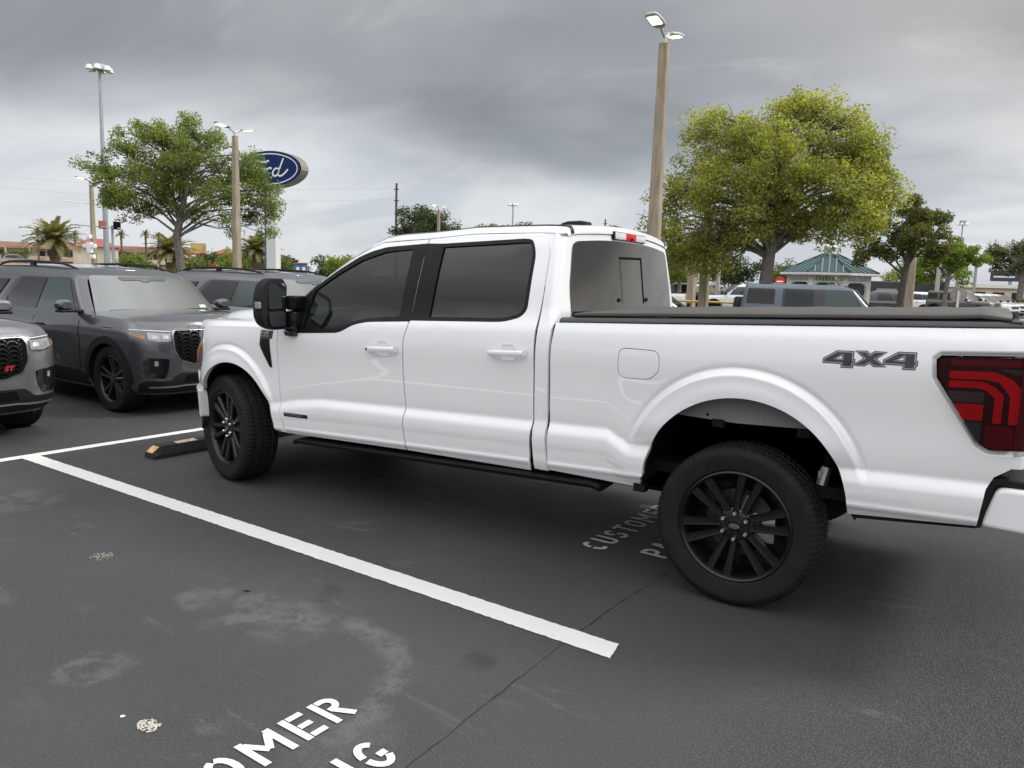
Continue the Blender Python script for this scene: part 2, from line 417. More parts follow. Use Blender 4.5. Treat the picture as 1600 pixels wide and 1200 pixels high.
M['signblue'] = plain('blue_sign_face', (.004, .022, .105), .5, spec=.2)
M['signwhite'] = plain('white_sign_face', (.80, .82, .84), .4)
M['signcol'] = plain('pale_sign_column', (.62, .63, .62), .5, var=.06, vscale=1)
M['signstripe'] = plain('blue_sign_stripe', (.06, .12, .24), .4)
M['signedge'] = plain('bronze_mirror_edge', (.62, .57, .50), .22, metal=.9)
M['yellow'] = plain('yellow_paint', (.55, .38, .10), .6, var=.2)
M['red'] = plain('red_paint_sign', (.50, .03, .03), .5)
M['billy'] = plain('yellow_orange_board', (.50, .34, .16), .6, var=.35, vscale=.8)
M['billd'] = plain('dark_purple_board', (.05, .045, .07), .5)
M['blueb'] = plain('blue_wall', (.06, .16, .36), .6, var=.2, vscale=.5)
M['ramp'] = concrete_mat('tan_concrete_wall', (.52, .36, .20), .15, .3)
M['stopwood'] = plain('worn_orange_tape', (.62, .36, .15), .75, var=.45, vscale=24)
M['stoprub'] = plain('black_recycled_rubber', (.014, .014, .014), .7, bump=.3, bscale=220, var=.3, vscale=30)

def emis(name, c, s):
    m, nt, b = new_mat(name); sset(b, base=(.8, .78, .7), emit=c, estr=s, rough=.4); return m
M['lit'] = emis('lit_lamp_panel', (1.0, .86, .50), 2.2)

def paint_mat():
    """road paint, worn through to the asphalt in flecks"""
    m, nt, b = new_mat('white_road_paint'); N = nt.nodes.new; L = nt.links.new
    tc = N('ShaderNodeTexCoord'); a = N('ShaderNodeTexNoise'); a.inputs['Scale'].default_value = 150; a.inputs['Detail'].default_value = 6; a.inputs['Roughness'].default_value = .7; L(tc.outputs['Object'], a.inputs[0])
    c = N('ShaderNodeTexNoise'); c.inputs['Scale'].default_value = 2.2; c.inputs['Detail'].default_value = 5; L(tc.outputs['Object'], c.inputs[0])
    ad = N('ShaderNodeMath'); ad.operation = 'MULTIPLY_ADD'; L(c.outputs[0], ad.inputs[0]); ad.inputs[1].default_value = .35; L(a.outputs[0], ad.inputs[2])
    rp = N('ShaderNodeValToRGB'); rp.color_ramp.elements[0].position = .475; rp.color_ramp.elements[1].position = .55
    rp.color_ramp.elements[0].color = (.22, .215, .21, 1); rp.color_ramp.elements[1].color = (.68, .665, .64, 1); L(ad.outputs[0], rp.inputs[0]); L(rp.outputs[0], b.inputs['Base Color']); sset(b, rough=.75)
    bp = N('ShaderNodeBump'); bp.inputs['Strength'].default_value = .4; bp.inputs['Distance'].default_value = .004; L(a.outputs[0], bp.inputs['Height']); L(bp.outputs[0], b.inputs['Normal'])
    return m
M['paint'] = paint_mat()

def asphalt_mat():
    m, nt, b = new_mat('asphalt'); N = nt.nodes.new; L = nt.links.new
    tc = N('ShaderNodeTexCoord'); P = tc.outputs['Object']
    sep = N('ShaderNodeSeparateXYZ'); L(P, sep.inputs[0])
    def mth(op, a, b_=None, c_=None):
        n = N('ShaderNodeMath'); n.operation = op
        for i, v in enumerate((a, b_, c_)):
            if v is None: continue
            if isinstance(v, (int, float)): n.inputs[i].default_value = v
            else: L(v, n.inputs[i])
        return n.outputs[0]
    def nz(scale, det=6, ro=.6, sx=1, sy=1, rot=0, dist=0):
        mp = N('ShaderNodeMapping'); mp.inputs['Scale'].default_value = (sx, sy, 1); mp.inputs['Rotation'].default_value = (0, 0, rot); L(P, mp.inputs[0])
        n = N('ShaderNodeTexNoise'); n.inputs['Scale'].default_value = scale; n.inputs['Detail'].default_value = det; n.inputs['Roughness'].default_value = ro; n.inputs['Distortion'].default_value = dist; L(mp.outputs[0], n.inputs[0]); return n.outputs[0]
    def mr(v, a, b_, c=0.0, d=1.0):
        n = N('ShaderNodeMapRange'); n.interpolation_type = 'SMOOTHSTEP'; L(v, n.inputs[0])
        for i, k in enumerate((a, b_, c, d)): n.inputs[i + 1].default_value = k
        return n.outputs[0]
    def mix(f, a, b_):
        n = N('ShaderNodeMix'); n.data_type = 'RGBA'
        if isinstance(f, (int, float)): n.inputs[0].default_value = f
        else: L(f, n.inputs[0])
        for i, v in ((6, a), (7, b_)):
            if isinstance(v, tuple): n.inputs[i].default_value = (*v, 1)
            else: L(v, n.inputs[i])
        return n.outputs[2]
    X, Y, _ = sep.outputs
    wob = mth('MULTIPLY_ADD', nz(3, 4), .06, -.03)
    # the stall side is seal-coated and smooth, the aisle side is open grained
    aisle = mr(mth('ADD', X, mth('MULTIPLY_ADD', nz(1.1, 4), 1.2, -.6)), 3.5, 5.4)
    speck = nz(420, 3, .7); speck2 = nz(190, 2, .5)
    seal = mix(mr(nz(.55, 6, .6), .3, .7), (.040, .040, .042), (.053, .053, .055))
    sp3 = nz(105, 3, .6); seal = mix(mr(sp3, .54, .68, 0, .55), seal, (.095, .095, .097)); seal = mix(mr(sp3, .30, .42, .45, 0), seal, (.022, .022, .023))
    seal = mix(mr(speck, .58, .70, 0, .6), seal, (.15, .145, .14))
    open_ = mix(mr(nz(.8, 5), .3, .7), (.042, .0415, .043), (.056, .0555, .057))
    vo = N('ShaderNodeTexVoronoi'); vo.inputs['Scale'].default_value = 105; L(P, vo.inputs['Vector']); vs_ = vo.outputs['Distance']; vcol = vo.outputs['Color']; vsep = N('ShaderNodeSeparateColor'); L(vcol, vsep.inputs[0])
    stone = mth('MULTIPLY', mr(vs_, .25, .50, 1, 0), mr(vsep.outputs[0], .45, .95, 0, 1))
    open_ = mix(mth('MULTIPLY', stone, .55), open_, (.105, .102, .10))
    open_ = mix(mr(vs_, .42, .62, 0, .7), open_, (.014, .014, .0145))
    open_ = mix(mr(speck2, .30, .42, .75, 0), open_, (.022, .021, .021))
    col = mix(aisle, seal, open_)
    # scuffed, dusty streaks in the seal coat
    scuff = mth('MULTIPLY', mr(nz(2.4, 8, .7, .5, 1.8, .5, .8), .56, .70), mr(nz(.8, 3), .45, .62))
    col = mix(mth('MULTIPLY', scuff, .45), col, (.15, .15, .15))
    # swirl left by a turning tyre
    def ring(cx, cy, r, w, a0, a1, amp):
        dx = mth('SUBTRACT', X, cx); dy = mth('SUBTRACT', Y, cy)
        d = mth('SQRT', mth('ADD', mth('MULTIPLY', dx, dx), mth('MULTIPLY', dy, dy)))
        d = mth('ADD', d, mth('MULTIPLY_ADD', nz(3.2, 7, .65), .22, -.11))
        k = mr(mth('ABSOLUTE', mth('SUBTRACT', d, r)), w * .25, w, 1.0, 0.0)
        ang = mth('ARCTAN2', dy, dx)
        k = mth('MULTIPLY', k, mth('MULTIPLY', mr(ang, a0 - .25, a0 + .25), mr(ang, a1 - .25, a1 + .25, 1, 0)))
        return mth('MULTIPLY', k, mth('MULTIPLY', amp, mth('MULTIPLY', mr(nz(7, 8, .75), .40, .56), mr(nz(150, 3, .6), .36, .58, .25, 1.0))))
    sw = ring(2.60, -2.84, .57, .10, -.30, 2.75, .80)
    for a in ((2.02, -3.18, .09, .07, -9, 9, .6), (2.10, -3.12, .03, .06, -9, 9, .5), (1.78, -2.47, .06, .12, -9, 9, .6), (2.02, -2.36, .05, .11, -9, 9, .6), (2.25, -2.33, .08, .10, -9, 9, .5), (-.62, -2.2, .12, .22, -9, 9, .5), (2.35, -2.42, .12, .12, -9, 9, .45), (3.2, -2.95, .10, .16, -9, 9, .4), (1.3, -3.9, .2, .12, -9, 9, .4)):
        sw = mth('MAXIMUM', sw, ring(*a))
    col = mix(mth('MULTIPLY', sw, .8), col, (.135, .138, .145))
    # dark oil spots and damp-looking patches
    oil = mth('MULTIPLY', mr(nz(1.7, 4, .5), .66, .74), .6)
    col = mix(oil, col, (.022, .021, .022))
    L(col, b.inputs['Base Color'])
    ro = mth('ADD', mr(aisle, 0, 1, .62, .8), mth('MULTIPLY_ADD', nz(2.5, 4), .2, -.1)); L(ro, b.inputs['Roughness'])
    sset(b, spec=.4)
    seal_b = 0
    h = mth('ADD', mth('MULTIPLY', speck, mr(aisle, 0, 1, .25, .3)), mth('MULTIPLY', mr(vs_, .1, .6, 1, 0), mr(aisle, 0, 1, .35, 1.1)))
    h = mth('ADD', h, mth('MULTIPLY', nz(45, 4), .25))
    bp = N('ShaderNodeBump'); bp.inputs['Strength'].default_value = .55; bp.inputs['Distance'].default_value = .006; L(h, bp.inputs['Height']); L(bp.outputs[0], b.inputs['Normal'])
    return m
M['asphalt'] = asphalt_mat()
M['crack'] = plain('seam_tar', (.012, .012, .012), .8)
M['spatter'] = plain('pale_bare_aggregate', (.50, .47, .42), .85, var=.5, vscale=160, bump=.6, bscale=180)
M['grass'] = plain('mown_grass', (.075, .095, .032), .9, var=.35, vscale=.8)
M['verge'] = plain('far_ground', (.10, .10, .06), .95, var=.3, vscale=.05)
M['kerb'] = concrete_mat('kerb_concrete', (.45, .43, .40), .25, 1.0)

def leaf_mat(name, c1, c2, c3, transl=.35):
    m, nt, b = new_mat(name); N = nt.nodes.new; L = nt.links.new
    g = N('ShaderNodeNewGeometry'); rp = N('ShaderNodeValToRGB'); e = rp.color_ramp.elements
    e[0].position = 0; e[0].color = (*c1, 1); e[1].position = 1; e[1].color = (*c3, 1); k = rp.color_ramp.elements.new(.5); k.color = (*c2, 1)
    tc = N('ShaderNodeTexCoord'); nz = N('ShaderNodeTexNoise'); nz.inputs['Scale'].default_value = .7; nz.inputs['Detail'].default_value = 3; L(tc.outputs['Object'], nz.inputs[0])
    ad = N('ShaderNodeMath'); ad.operation = 'MULTIPLY_ADD'; L(nz.outputs[0], ad.inputs[0]); ad.inputs[1].default_value = 1.5; ad.inputs[2].default_value = -.75
    a2 = N('ShaderNodeMath'); a2.operation = 'MULTIPLY_ADD'; a2.use_clamp = True; L(g.outputs['Random Per Island'], a2.inputs[0]); a2.inputs[1].default_value = .75
    a3 = N('ShaderNodeMath'); a3.operation = 'ADD'; L(ad.outputs[0], a3.inputs[0]); a3.inputs[1].default_value = .12; L(a3.outputs[0], a2.inputs[2])
    L(a2.outputs[0], rp.inputs[0]); L(rp.outputs[0], b.inputs['Base Color']); sset(b, rough=.55, spec=.3)
    t = N('ShaderNodeBsdfTranslucent'); mx2 = N('ShaderNodeMix'); mx2.data_type = 'RGBA'; mx2.blend_type = 'MULTIPLY'; mx2.inputs[0].default_value = 1; L(rp.outputs[0], mx2.inputs[6]); mx2.inputs[7].default_value = (1.5, 1.45, .7, 1); L(mx2.outputs[2], t.inputs[0])
    mx = N('ShaderNodeMixShader'); mx.inputs[0].default_value = transl; L(b.outputs[0], mx.inputs[1]); L(t.outputs[0], mx.inputs[2]); L(mx.outputs[0], nt.nodes['Material Output'].inputs[0])
    return m
M['leaf_spring'] = leaf_mat('spring_oak_leaves', (.15, .175, .048), (.285, .31, .078), (.45, .47, .12), .52)
M['leaf_oak'] = leaf_mat('oak_leaves', (.095, .135, .04), (.18, .235, .062), (.29, .35, .09), .5)
M['leaf_dark'] = leaf_mat('dark_evergreen_leaves', (.030, .048, .018), (.058, .082, .028), (.095, .125, .04), .3)
M['leaf_bronze'] = leaf_mat('bronze_green_leaves', (.065, .08, .028), (.125, .14, .042), (.20, .205, .065), .4)
M['leaf_bright'] = leaf_mat('bright_green_leaves', (.09, .14, .022), (.16, .235, .034), (.24, .33, .05), .42)
M['leaf_grey'] = leaf_mat('grey_green_leaves', (.085, .10, .055), (.14, .16, .085), (.20, .225, .12), .35)
M['leaf_hedge'] = leaf_mat('hedge_leaves', (.07, .09, .025), (.125, .145, .04), (.19, .21, .06), .35)
M['palm'] = leaf_mat('palm_fronds', (.12, .125, .055), (.20, .195, .085), (.30, .27, .14), .35)
M['bark'] = plain('grey_bark', (.16, .14, .12), .9, var=.4, vscale=7, bump=.8, bscale=16)
M['bark_dark'] = plain('dark_bark', (.085, .072, .06), .9, var=.4, vscale=7, bump=.8, bscale=16)
M['palmtrunk'] = plain('palm_trunk', (.14, .10, .065), .95, var=.4, vscale=9, bump=1, bscale=14)
# ------------------------------------------------------------------ text as flat meshes
def text2d(body, size=1.0, shear=0.0, bold=0.0, extr=0.0, align='LEFT', space=1.0):
    c = bpy.data.curves.new('lettering', 'FONT'); c.body = body; c.size = size; c.shear = shear; c.offset = bold; c.align_x = align; c.space_character = space; c.resolution_u = 3; c.extrude = extr
    o = bpy.data.objects.new('lettering', c); COL.objects.link(o)
    dg = bpy.context.evaluated_depsgraph_get(); dg.update(); me = bpy.data.meshes.new_from_object(o.evaluated_get(dg))
    v = [tuple(q.co) for q in me.vertices]; f = [tuple(p.vertices) for p in me.polygons]
    bpy.data.objects.remove(o); bpy.data.curves.remove(c); bpy.data.meshes.remove(me)
    return v, f
def text_on(name, body, size, fn, mat, parent=None, **k):
    v, f = text2d(body, size, **k); return mesh(name, [fn(*q) for q in v], f, mat, parent)

# ------------------------------------------------------------------ the white pickup
# x runs from nose (-) to tail (+), 0 = front axle; y < 0 is the driver's side; the body sits with a nose-down rake
RK = .036
WP = [(.46, .945), (.49, .960), (.52, .976), (.56, .988), (.62, .995), (.72, 1.001), (.9, 1.004), (1.05, 1.010), (1.15, 1.013), (1.22, 1.010), (1.28, 1.002), (1.33, .990), (1.38, .970), (1.42, .957), (1.6, .912), (1.75, .867), (1.85, .832), (1.90, .80), (1.93, .76)]
CR = [(-.4, .70), (.6, .735), (.82, .775), (1.08, .80), (3.27, .796), (3.40, .722), (5.2, .722)]
AF = (.145, .46, .445, .49); FF = (.10, .46, .515, .61)       # front arch and the flare line above it
AR = (4.0, .59, .512, .50); FR = (3.985, .60, .61, .625)
TL = [(4.818, 1.345), (4.835, 1.362), (5.135, 1.380), (5.135, .984), (5.047, .976), (5.010, .994), (4.826, 1.268)]
def seg_d(px, py, ax, ay, bx, by):
    dx, dy = bx - ax, by - ay; t = max(0, min(1, ((px - ax) * dx + (py - ay) * dy) / (dx * dx + dy * dy))); return math.hypot(px - ax - t * dx, py - ay - t * dy)
def tl_dist(x, z): return 0 if inside(TL, x, z) else min(seg_d(x, z, *TL[i - 1], *TL[i]) for i in range(len(TL)) if i != 3)
def wside(x, z):
    r = z - RK * (x - 2.0); b = spl(WP, r)
    if r < 1.38:
        d = lin(CR, x) - r; k = sst(.30, .70, x)
        if d > 0: b += k * (.018 * sst(0, .075, d) * (1 - sst(.10, .24, d)) - .012 * math.exp(-d / .04))
        else: b += k * (-.012 * math.exp(d / .07) - .004 * math.exp(-((d + .25) / .12) ** 2))
        b += .009 * math.exp(-((r - .548) / .016) ** 2)
    for (cx, cz, rx, rz), lo, hi in ((FF, .62, .80), (FR, .72, .92)):
        if abs(x - cx) < rx * 1.3 and z < cz + rz * 1.3:
            q = math.hypot((x - cx) / rx, (z - cz) / rz); f = sst(lo, hi, z)
            b += f * (.026 * (1 - sst(.955, 1.0, q)) - .007 * math.exp(-((q - 1.02) / .02) ** 2)) + .010 * (1 - sst(.80, .95, q)) * f
    if x > 4.7 and z > .9:
        d = tl_dist(x, z)
        if d < .04: b -= .018 * (1 - sst(0, .024, d))
    if x < -.05: b *= math.sqrt(max(0, 1 - ((-.05 - x) / .75) ** 2))
    if x > 5.06: b -= .5 * (x - 5.06) ** 2 * 6
    return b
def PS(sg, off=0.0):
    def P(x, z): return (x, sg * (wside(x, z) + off), z)
    def Nn(x, z):
        e = .0025; wx = (wside(x + e, z) - wside(x - e, z)) / (2 * e); wz = (wside(x, z + e) - wside(x, z - e)) / (2 * e)
        return (-wx, sg, -wz)
    return P, Nn
def ell(c, a0, a1, n, k=1.0):
    return [(c[0] + c[2] * k * math.cos(R_(a0 + (a1 - a0) * i / n)), c[1] + c[3] * k * math.sin(R_(a0 + (a1 - a0) * i / n))) for i in range(n + 1)]
def crease_rows(x0, x1, st=.014):
    out = []; x = x0 + .004
    while x < x1:
        for d in (-.10, -.075, -.055, -.038, -.024, -.012, 0, .012, .026, .042, .062, .09, .12): out.append((x, lin(CR, x) + RK * (x - 2) + d))
        for r in (.505, .519, .532, .546, .560, .575): out.append((x, r + RK * (x - 2)))
        x += st
    x = x0 + .004
    while x < x1:
        for r in (1.24, 1.28, 1.31, 1.34, 1.365): out.append((x, r + RK * (x - 2)))
        x += .04
    return out
def flare_pts(c): return [p for k in (.78, .80, .84, .88, .92, .94, .955, .972, .987, 1.0, 1.014, 1.028, 1.045, 1.07) for p in ell(c, -5, 185, 150, k)]
M['print_black'] = plain('black_decal', (.006, .006, .006), .5, spec=.2); M['print_silver'] = plain('silver_decal', (.30, .31, .32), .45); M['print_grey'] = plain('graphite_decal', (.050, .052, .056), .45, var=.35, vscale=18, spec=.3)
TR = empty('pickup_truck', (0, 0, 0))
tag(TR, 'white four-door pickup truck with black wheels filling the middle', 'pickup truck')
def build_truck():
    T = TR; W = M['white']; GAPO = -.020
    fd = [(.705, .473), (1.832, .508), (1.825, .690), (1.836, .788), (1.816, 1.029), (1.816, 1.235), (1.846, 1.362), (1.865, 1.542), (1.868, 1.876), (1.49, 1.852), (1.39, 1.815), (1.27, 1.755), (1.14, 1.675), (1.0, 1.585), (.80, 1.44), (.70, 1.365), (.652, 1.285), (.649, 1.24), (.650, .995), (.664, .690), (.670, .634), (.693, .546)]
    fhole = fillet([(.80, 1.213), (1.252, 1.243), (1.366, 1.304), (1.491, 1.330), (1.843, 1.352), (1.860, 1.846), (1.53, 1.822), (1.40, 1.79), (1.30, 1.752), (1.139, 1.664), (.95, 1.545), (.84, 1.46), (.745, 1.36)], [.02, .05, .05, .04, .005, .005, .03, .03, .03, .03, .03, .03, .03], 3)
    fglass = fillet([(.893, 1.245), (1.252, 1.262), (1.366, 1.323), (1.491, 1.348), (1.756, 1.373), (1.765, 1.815), (1.536, 1.797), (1.331, 1.735), (1.139, 1.640), (.936, 1.512)], [.012, .04, .05, .04, .012, .012, .05, .03, .03, .02], 3)
    rd = [(1.840, .508), (2.774, .519), (2.786, .739), (2.796, .835), (2.794, 1.116), (2.787, 1.347), (2.798, 1.552), (2.790, 1.80), (2.755, 1.884), (2.690, 1.911), (2.21, 1.906), (1.876, 1.877), (1.873, 1.542), (1.854, 1.362), (1.824, 1.235), (1.824, 1.029), (1.844, .788), (1.833, .690)]
    rhole = fillet([(1.862, 1.358), (2.556, 1.387), (2.668, 1.420), (2.703, 1.462), (2.699, 1.79), (2.66, 1.872), (2.60, 1.876), (1.995, 1.845), (1.872, 1.846)], [.005, .05, .04, .04, .06, .04, .02, .01, .005], 3)
    rglass = fillet([(1.992, 1.382), (2.556, 1.403), (2.660, 1.435), (2.686, 1.468), (2.683, 1.79), (2.655, 1.857), (2.60, 1.859), (2.004, 1.829)], [.01, .05, .04, .03, .06, .04, .02, .01], 3)
    archF = [p for p in ell(AF, 8, 172, 40)]
    ff = [(.597, .478), (.700, .472), (.688, .546), (.665, .634), (.659, .690), (.645, .995), (.644, 1.24), (.645, 1.283), (.62, 1.240), (.50, 1.236), (.2, 1.225), (-.05, 1.215), (-.215, 1.205), (-.232, 1.15), (-.245, 1.05), (-.30, .90), (-.345, .80), (-.36, .70), (-.300, .70), (-.298, .62)] + [p for p in archF[::-1] if p[0] > -.296] 
    ff = [(.597, .478), (.700, .472), (.688, .546), (.665, .634), (.659, .690), (.645, .995), (.644, 1.24), (.645, 1.262), (.50, 1.236), (.2, 1.225), (-.05, 1.215), (-.215, 1.205), (-.232, 1.15), (-.245, 1.05), (-.30, .90), (-.345, .80), (-.36, .70), (-.288, .70)] + [q for q in ell(AF, 151, 4, 36)]
    bs = [(2.894, .545), (3.462, .533), (3.478, .60)] + ell(AR, 178, 1, 44) + [(4.515, .588), (5.031, .636), (5.050, .805), (5.075, .862), (5.135, .905), (5.135, .981), (5.047, .973), (5.008, .992), (4.823, 1.267), (4.815, 1.346), (4.834, 1.365), (5.135, 1.383), (5.135, 1.496), (4.37, 1.462), (3.42, 1.421), (2.914, 1.401), (2.903, 1.264), (2.907, .838), (2.902, .660)]
    fuel = fillet([(3.318, 1.128), (3.505, 1.132), (3.556, 1.178), (3.552, 1.290), (3.320, 1.292)], [.06, .04, .04, .045, .045], 5)
    for sg in (-1, 1):
        P, Nn = PS(sg); Pg, _ = PS(sg, GAPO); Pin, _ = PS(sg, -.010); Pt, _ = PS(sg, -.003)
        near = sg < 0
        # black backing sheets, added so the panel gaps read as shade
        back = [(.66, .52), (2.89, .56), (2.90, 1.36), (2.92, 1.39), (1.85, 1.345), (1.50, 1.32), (1.27, 1.23), (.66, 1.19)]
        sheet('body_gap_backing', back, Pg, Nn, M['gap'], T, .12, thick=.01)
        sheet('bed_gap_backing', [(2.89, .58), (3.42, .57), (3.46, .90), (3.62, 1.09), (3.85, 1.18), (4.15, 1.18), (4.40, 1.06), (4.54, .86), (4.56, .64), (5.0, .68), (5.05, .95), (4.99, .985), (4.79, 1.27), (4.80, 1.38), (5.10, 1.41), (5.10, 1.46), (2.90, 1.37)], PS(sg, -.05)[0], Nn, M['gap'], T, .12, thick=.01)
        sheet('fender_gap_backing', [(.60, .52), (.66, .52), (.64, 1.2), (-.18, 1.17), (-.22, 1.0), (-.1, .97), (.1, 1.0), (.35, .95), (.52, .80)], PS(sg, -.05)[0], Nn, M['gap'], T, .12, thick=.01)
        pil = [(1.80, 1.34), (1.90, 1.345), (1.91, 1.87), (1.83, 1.868)]
        Pp, _ = PS(sg, -.016); sheet('pillar_gap_backing', pil, Pp, Nn, M['gap'], T, .1, thick=.01)
        sheet('cab_side_frame', [(2.58, 1.895), (2.69, 1.890), (2.735, 1.865), (2.768, 1.80), (2.775, 1.6), (2.81, 1.6), (2.81, 1.913), (2.58, 1.918)], PS(sg, -.006)[0], Nn, W, T, .05, thick=.01)
        # doors
        for nm, outl, hole, gl, hx in (('front_door', fd, fhole, fglass, 1.653), ('rear_door', rd, rhole, rglass, 2.620)):
            x0 = min(q[0] for q in outl); x1 = max(q[0] for q in outl)
            ex = [q for q in crease_rows(x0, x1)]
            d = sheet(nm, outl, P, Nn, W, T, .035, holes=[hole], extra=ex, thick=.016)
            trim = fillet([(.80, 1.213), (1.252, 1.243), (1.366, 1.304), (1.491, 1.330), (1.8455, 1.352), (1.8675, 1.846), (1.53, 1.822), (1.40, 1.79), (1.30, 1.752), (1.139, 1.664), (.95, 1.545), (.84, 1.46), (.745, 1.36)], [.02, .05, .05, .04, .002, .002, .03, .03, .03, .03, .03, .03, .03], 3) if nm == 'front_door' else fillet([(1.8535, 1.358), (2.556, 1.387), (2.668, 1.420), (2.703, 1.462), (2.699, 1.79), (2.66, 1.872), (2.60, 1.876), (1.995, 1.845), (1.8755, 1.846)], [.002, .05, .04, .04, .06, .04, .02, .01, .002], 3)
            sheet('window_trim', inset(trim, -.0028), PS(sg, .0012)[0], Nn, M['satin_black'], d, .05, holes=[inset(gl, .004)], thick=.018)
            if nm == 'front_door':
                sheet('window_glass', gl, Pin, Nn, M['glass_door'], d, .08, thick=.004)
            else:
                sheet('window_glass', gl, Pin, Nn, M['glass_truck'], d, .08, thick=.004)
            # handle: shallow cup behind a bar
            hz = 1.162 if nm == 'front_door' else 1.210
            cup = fillet([(hx - .05, hz - .045), (hx + .05, hz - .045), (hx + .058, hz + .005), (hx + .045, hz + .05), (hx - .045, hz + .05), (hx - .058, hz + .005)], .03, 4)
            Pc, _ = PS(sg, .0018); 
            def Nc(x, z, hx=hx, hz=hz, Nn=Nn):
                n = Vector(Nn(x, z)).normalized(); return n + Vector(((x - hx) * -2.2, 0, (z - hz) * -6.0))
            sheet('handle_cup', cup, Pc, Nc, W, d, .02, thick=.002)
            hb = MB(); ww = wside(hx, hz)
            pr = [(-.128, 0, .015), (-.122, .034, .016), (-.09, .045, .016), (.09, .047, .016), (.122, .036, .017), (.129, 0, .016)]
            vv = []; ff_ = []
            for i, (dx, o, h) in enumerate(pr):
                for (do, dz) in ((-.008, -h), (.0, -h * 1.1), (.006, -h * .4), (.006, h * .6), (0, h * 1.0), (-.008, h * .9)):
                    vv.append((hx + dx, sg * (ww + o + do), hz + dz + .05 * dx))
            for i in range(len(pr) - 1):
                for k in range(6): ff_.append((i * 6 + k, i * 6 + (k + 1) % 6, i * 6 + 6 + (k + 1) % 6, i * 6 + 6 + k))
            ff_ += [tuple(range(6)), tuple(range(30, 36))]
            hb.add(vv, ff_); h = hb.build('door_handle', W, d, R_(50))
            if nm == 'front_door':
                for dx in (-.10, .085):
                    k = MB(); k.lathe([(0, .003), (.0085, .003), (.010, 0)], 14, Matrix.Translation((hx + dx, sg * (ww + .047), hz + .05 * dx)) @ Matrix.Rotation(R_(90) * (1 if near else -1), 4, 'X')); k.build('lock_cover', M['gloss_black'], d)
        # front fender with arch and side vent
        ex = flare_pts(FF) + [q for q in crease_rows(.45, .66, .04)]
        f = sheet('front_fender', ff, P, Nn, W, T, .04, extra=ex, thick=.03)
        Po, _ = PS(sg, .004); Po2, _ = PS(sg, .007); Po3, _ = PS(sg, .009)
        vent = fillet([(.462, 1.100), (.473, 1.215), (.602, 1.216), (.592, 1.160), (.566, 1.155), (.587, .945), (.560, .948)], [.02, .006, .006, .006, .01, .01, .01], 3)
        v_ = sheet('side_vent', vent, Po, Nn, M['gloss_black'], f, .03, thick=.006)
        sheet('vent_blade', fillet([(.485, 1.095), (.492, 1.148), (.556, 1.150), (.560, 1.06), (.575, .965), (.566, .962)], .006, 2), Po2, Nn, M['satin_black'], f, .03, thick=.004)
        s_ = 1 if near else -1; bx = .483 if near else .592
        def onside(u, v, t, bx=bx, s_=s_, sg=sg): return (bx + s_ * u, sg * (wside(bx + s_ * u, 1.186 + v) + .0085), 1.186 + v + .02 * u)
        text_on('badge_lettering', 'F-150', .034, onside, M['steel'], f, shear=.15, bold=.001)
        def onside2(u, v, t, bx=bx, s_=s_, sg=sg): return (bx + s_ * u, sg * (wside(bx + s_ * u, 1.170 + v) + .0085), 1.168 + v + .02 * u)
        text_on('badge_lettering', 'PLATINUM', .0175, onside2, M['steel'], f, bold=.0004)
        db = sheet('door_badge', fillet([(.715, .604), (.955, .611), (.955, .638), (.715, .632)], .003, 2), PS(sg, .002)[0], Nn, M['gloss_black'], T, .06, thick=.003)
        bx2 = .728 if near else .945
        text_on('badge_lettering', 'POWERBOOST', .0255, lambda u, v, t: (bx2 + s_ * u, sg * (wside(bx2 + s_ * u, .613 + v) + .0045), .613 + v + .03 * (bx2 + s_ * u - .715)), M['steel'], T, space=1.12, bold=.0004)
        # cargo box side
        ex = flare_pts(FR) + crease_rows(2.91, 5.1) + [p for k in (-.006, -.011, -.016, -.021, -.027) for p in resample(inset(TL, k), .008)]
        b_ = sheet('bed_side', bs, P, Nn, W, T, .035, holes=[fuel] if near else [], extra=ex, thick=.03)
        if near: sheet('fuel_door', inset(fuel, .0035), P, Nn, W, b_, .05, thick=.012)
        # arch inner returns
        for c, a0, a1, dep in ((AF, 4, 151, .40), (AR, 1, 178, .42)):
            e = ell(c, a0, a1, 40, 1.0); v = []; fa = []
            e2 = ell(c, a0 - 6, a1 + 6, 40, 1.06)
            for i, q in enumerate(e):
                ww = wside(*q); v += [(q[0], sg * (ww - .028), q[1]), (e2[i][0], sg * (ww - .06), e2[i][1]), (e2[i][0], sg * .50, e2[i][1])]
            for i in range(len(e) - 1):
                for k in range(2): fa.append((i * 3 + k, i * 3 + k + 1, i * 3 + 4 + k, i * 3 + 3 + k))
            mesh('wheel_liner', v, fa, M['rough_black'], T, R_(40))
            bk = [(q[0], sg * .52, q[1]) for q in ell(c, 2, 178, 30, 1.10)]; mesh('liner_wall', bk, [tuple(range(len(bk)))], M['under'], T)
        # galvanised inner box wall seen above the rear tyre
        iw = [q for q in ell(AR, 12, 168, 30, 1.03) if q[1] > .90]
        if near or True:
            iw2 = [(x, max(.90, z)) for x, z in iw] + [(3.60, .955), (3.78, .950), (3.95, .945), (4.2, .955), (4.40, .965)]
            sheet('inner_box_wall', iw2, lambda x, z: (x, sg * (.925 + .03 * math.sin((x - 3.9) * 9) * 0), z), lambda x, z: (0, sg, 0), M['inner'], T, .08, thick=.01)
            for bx_ in (3.86, 4.28):
                g = MB(); g.box(bx_ - .03, bx_ + .03, sg * .90, sg * .935, .915, .955); g.build('box_bracket', M['under'], T)
            for bx_, bz in ((3.80, .972), (4.08, .968), (4.30, .985)):
                g = MB(); g.lathe([(0, .004), (.006, .004), (.008, 0)], 10, Matrix.Translation((bx_, sg * .926, bz)) @ Matrix.Rotation(R_(90) * (1 if near else -1), 4, 'X')); g.build('bolt', M['steel'] if bx_ == 4.08 else M['gap'], T)
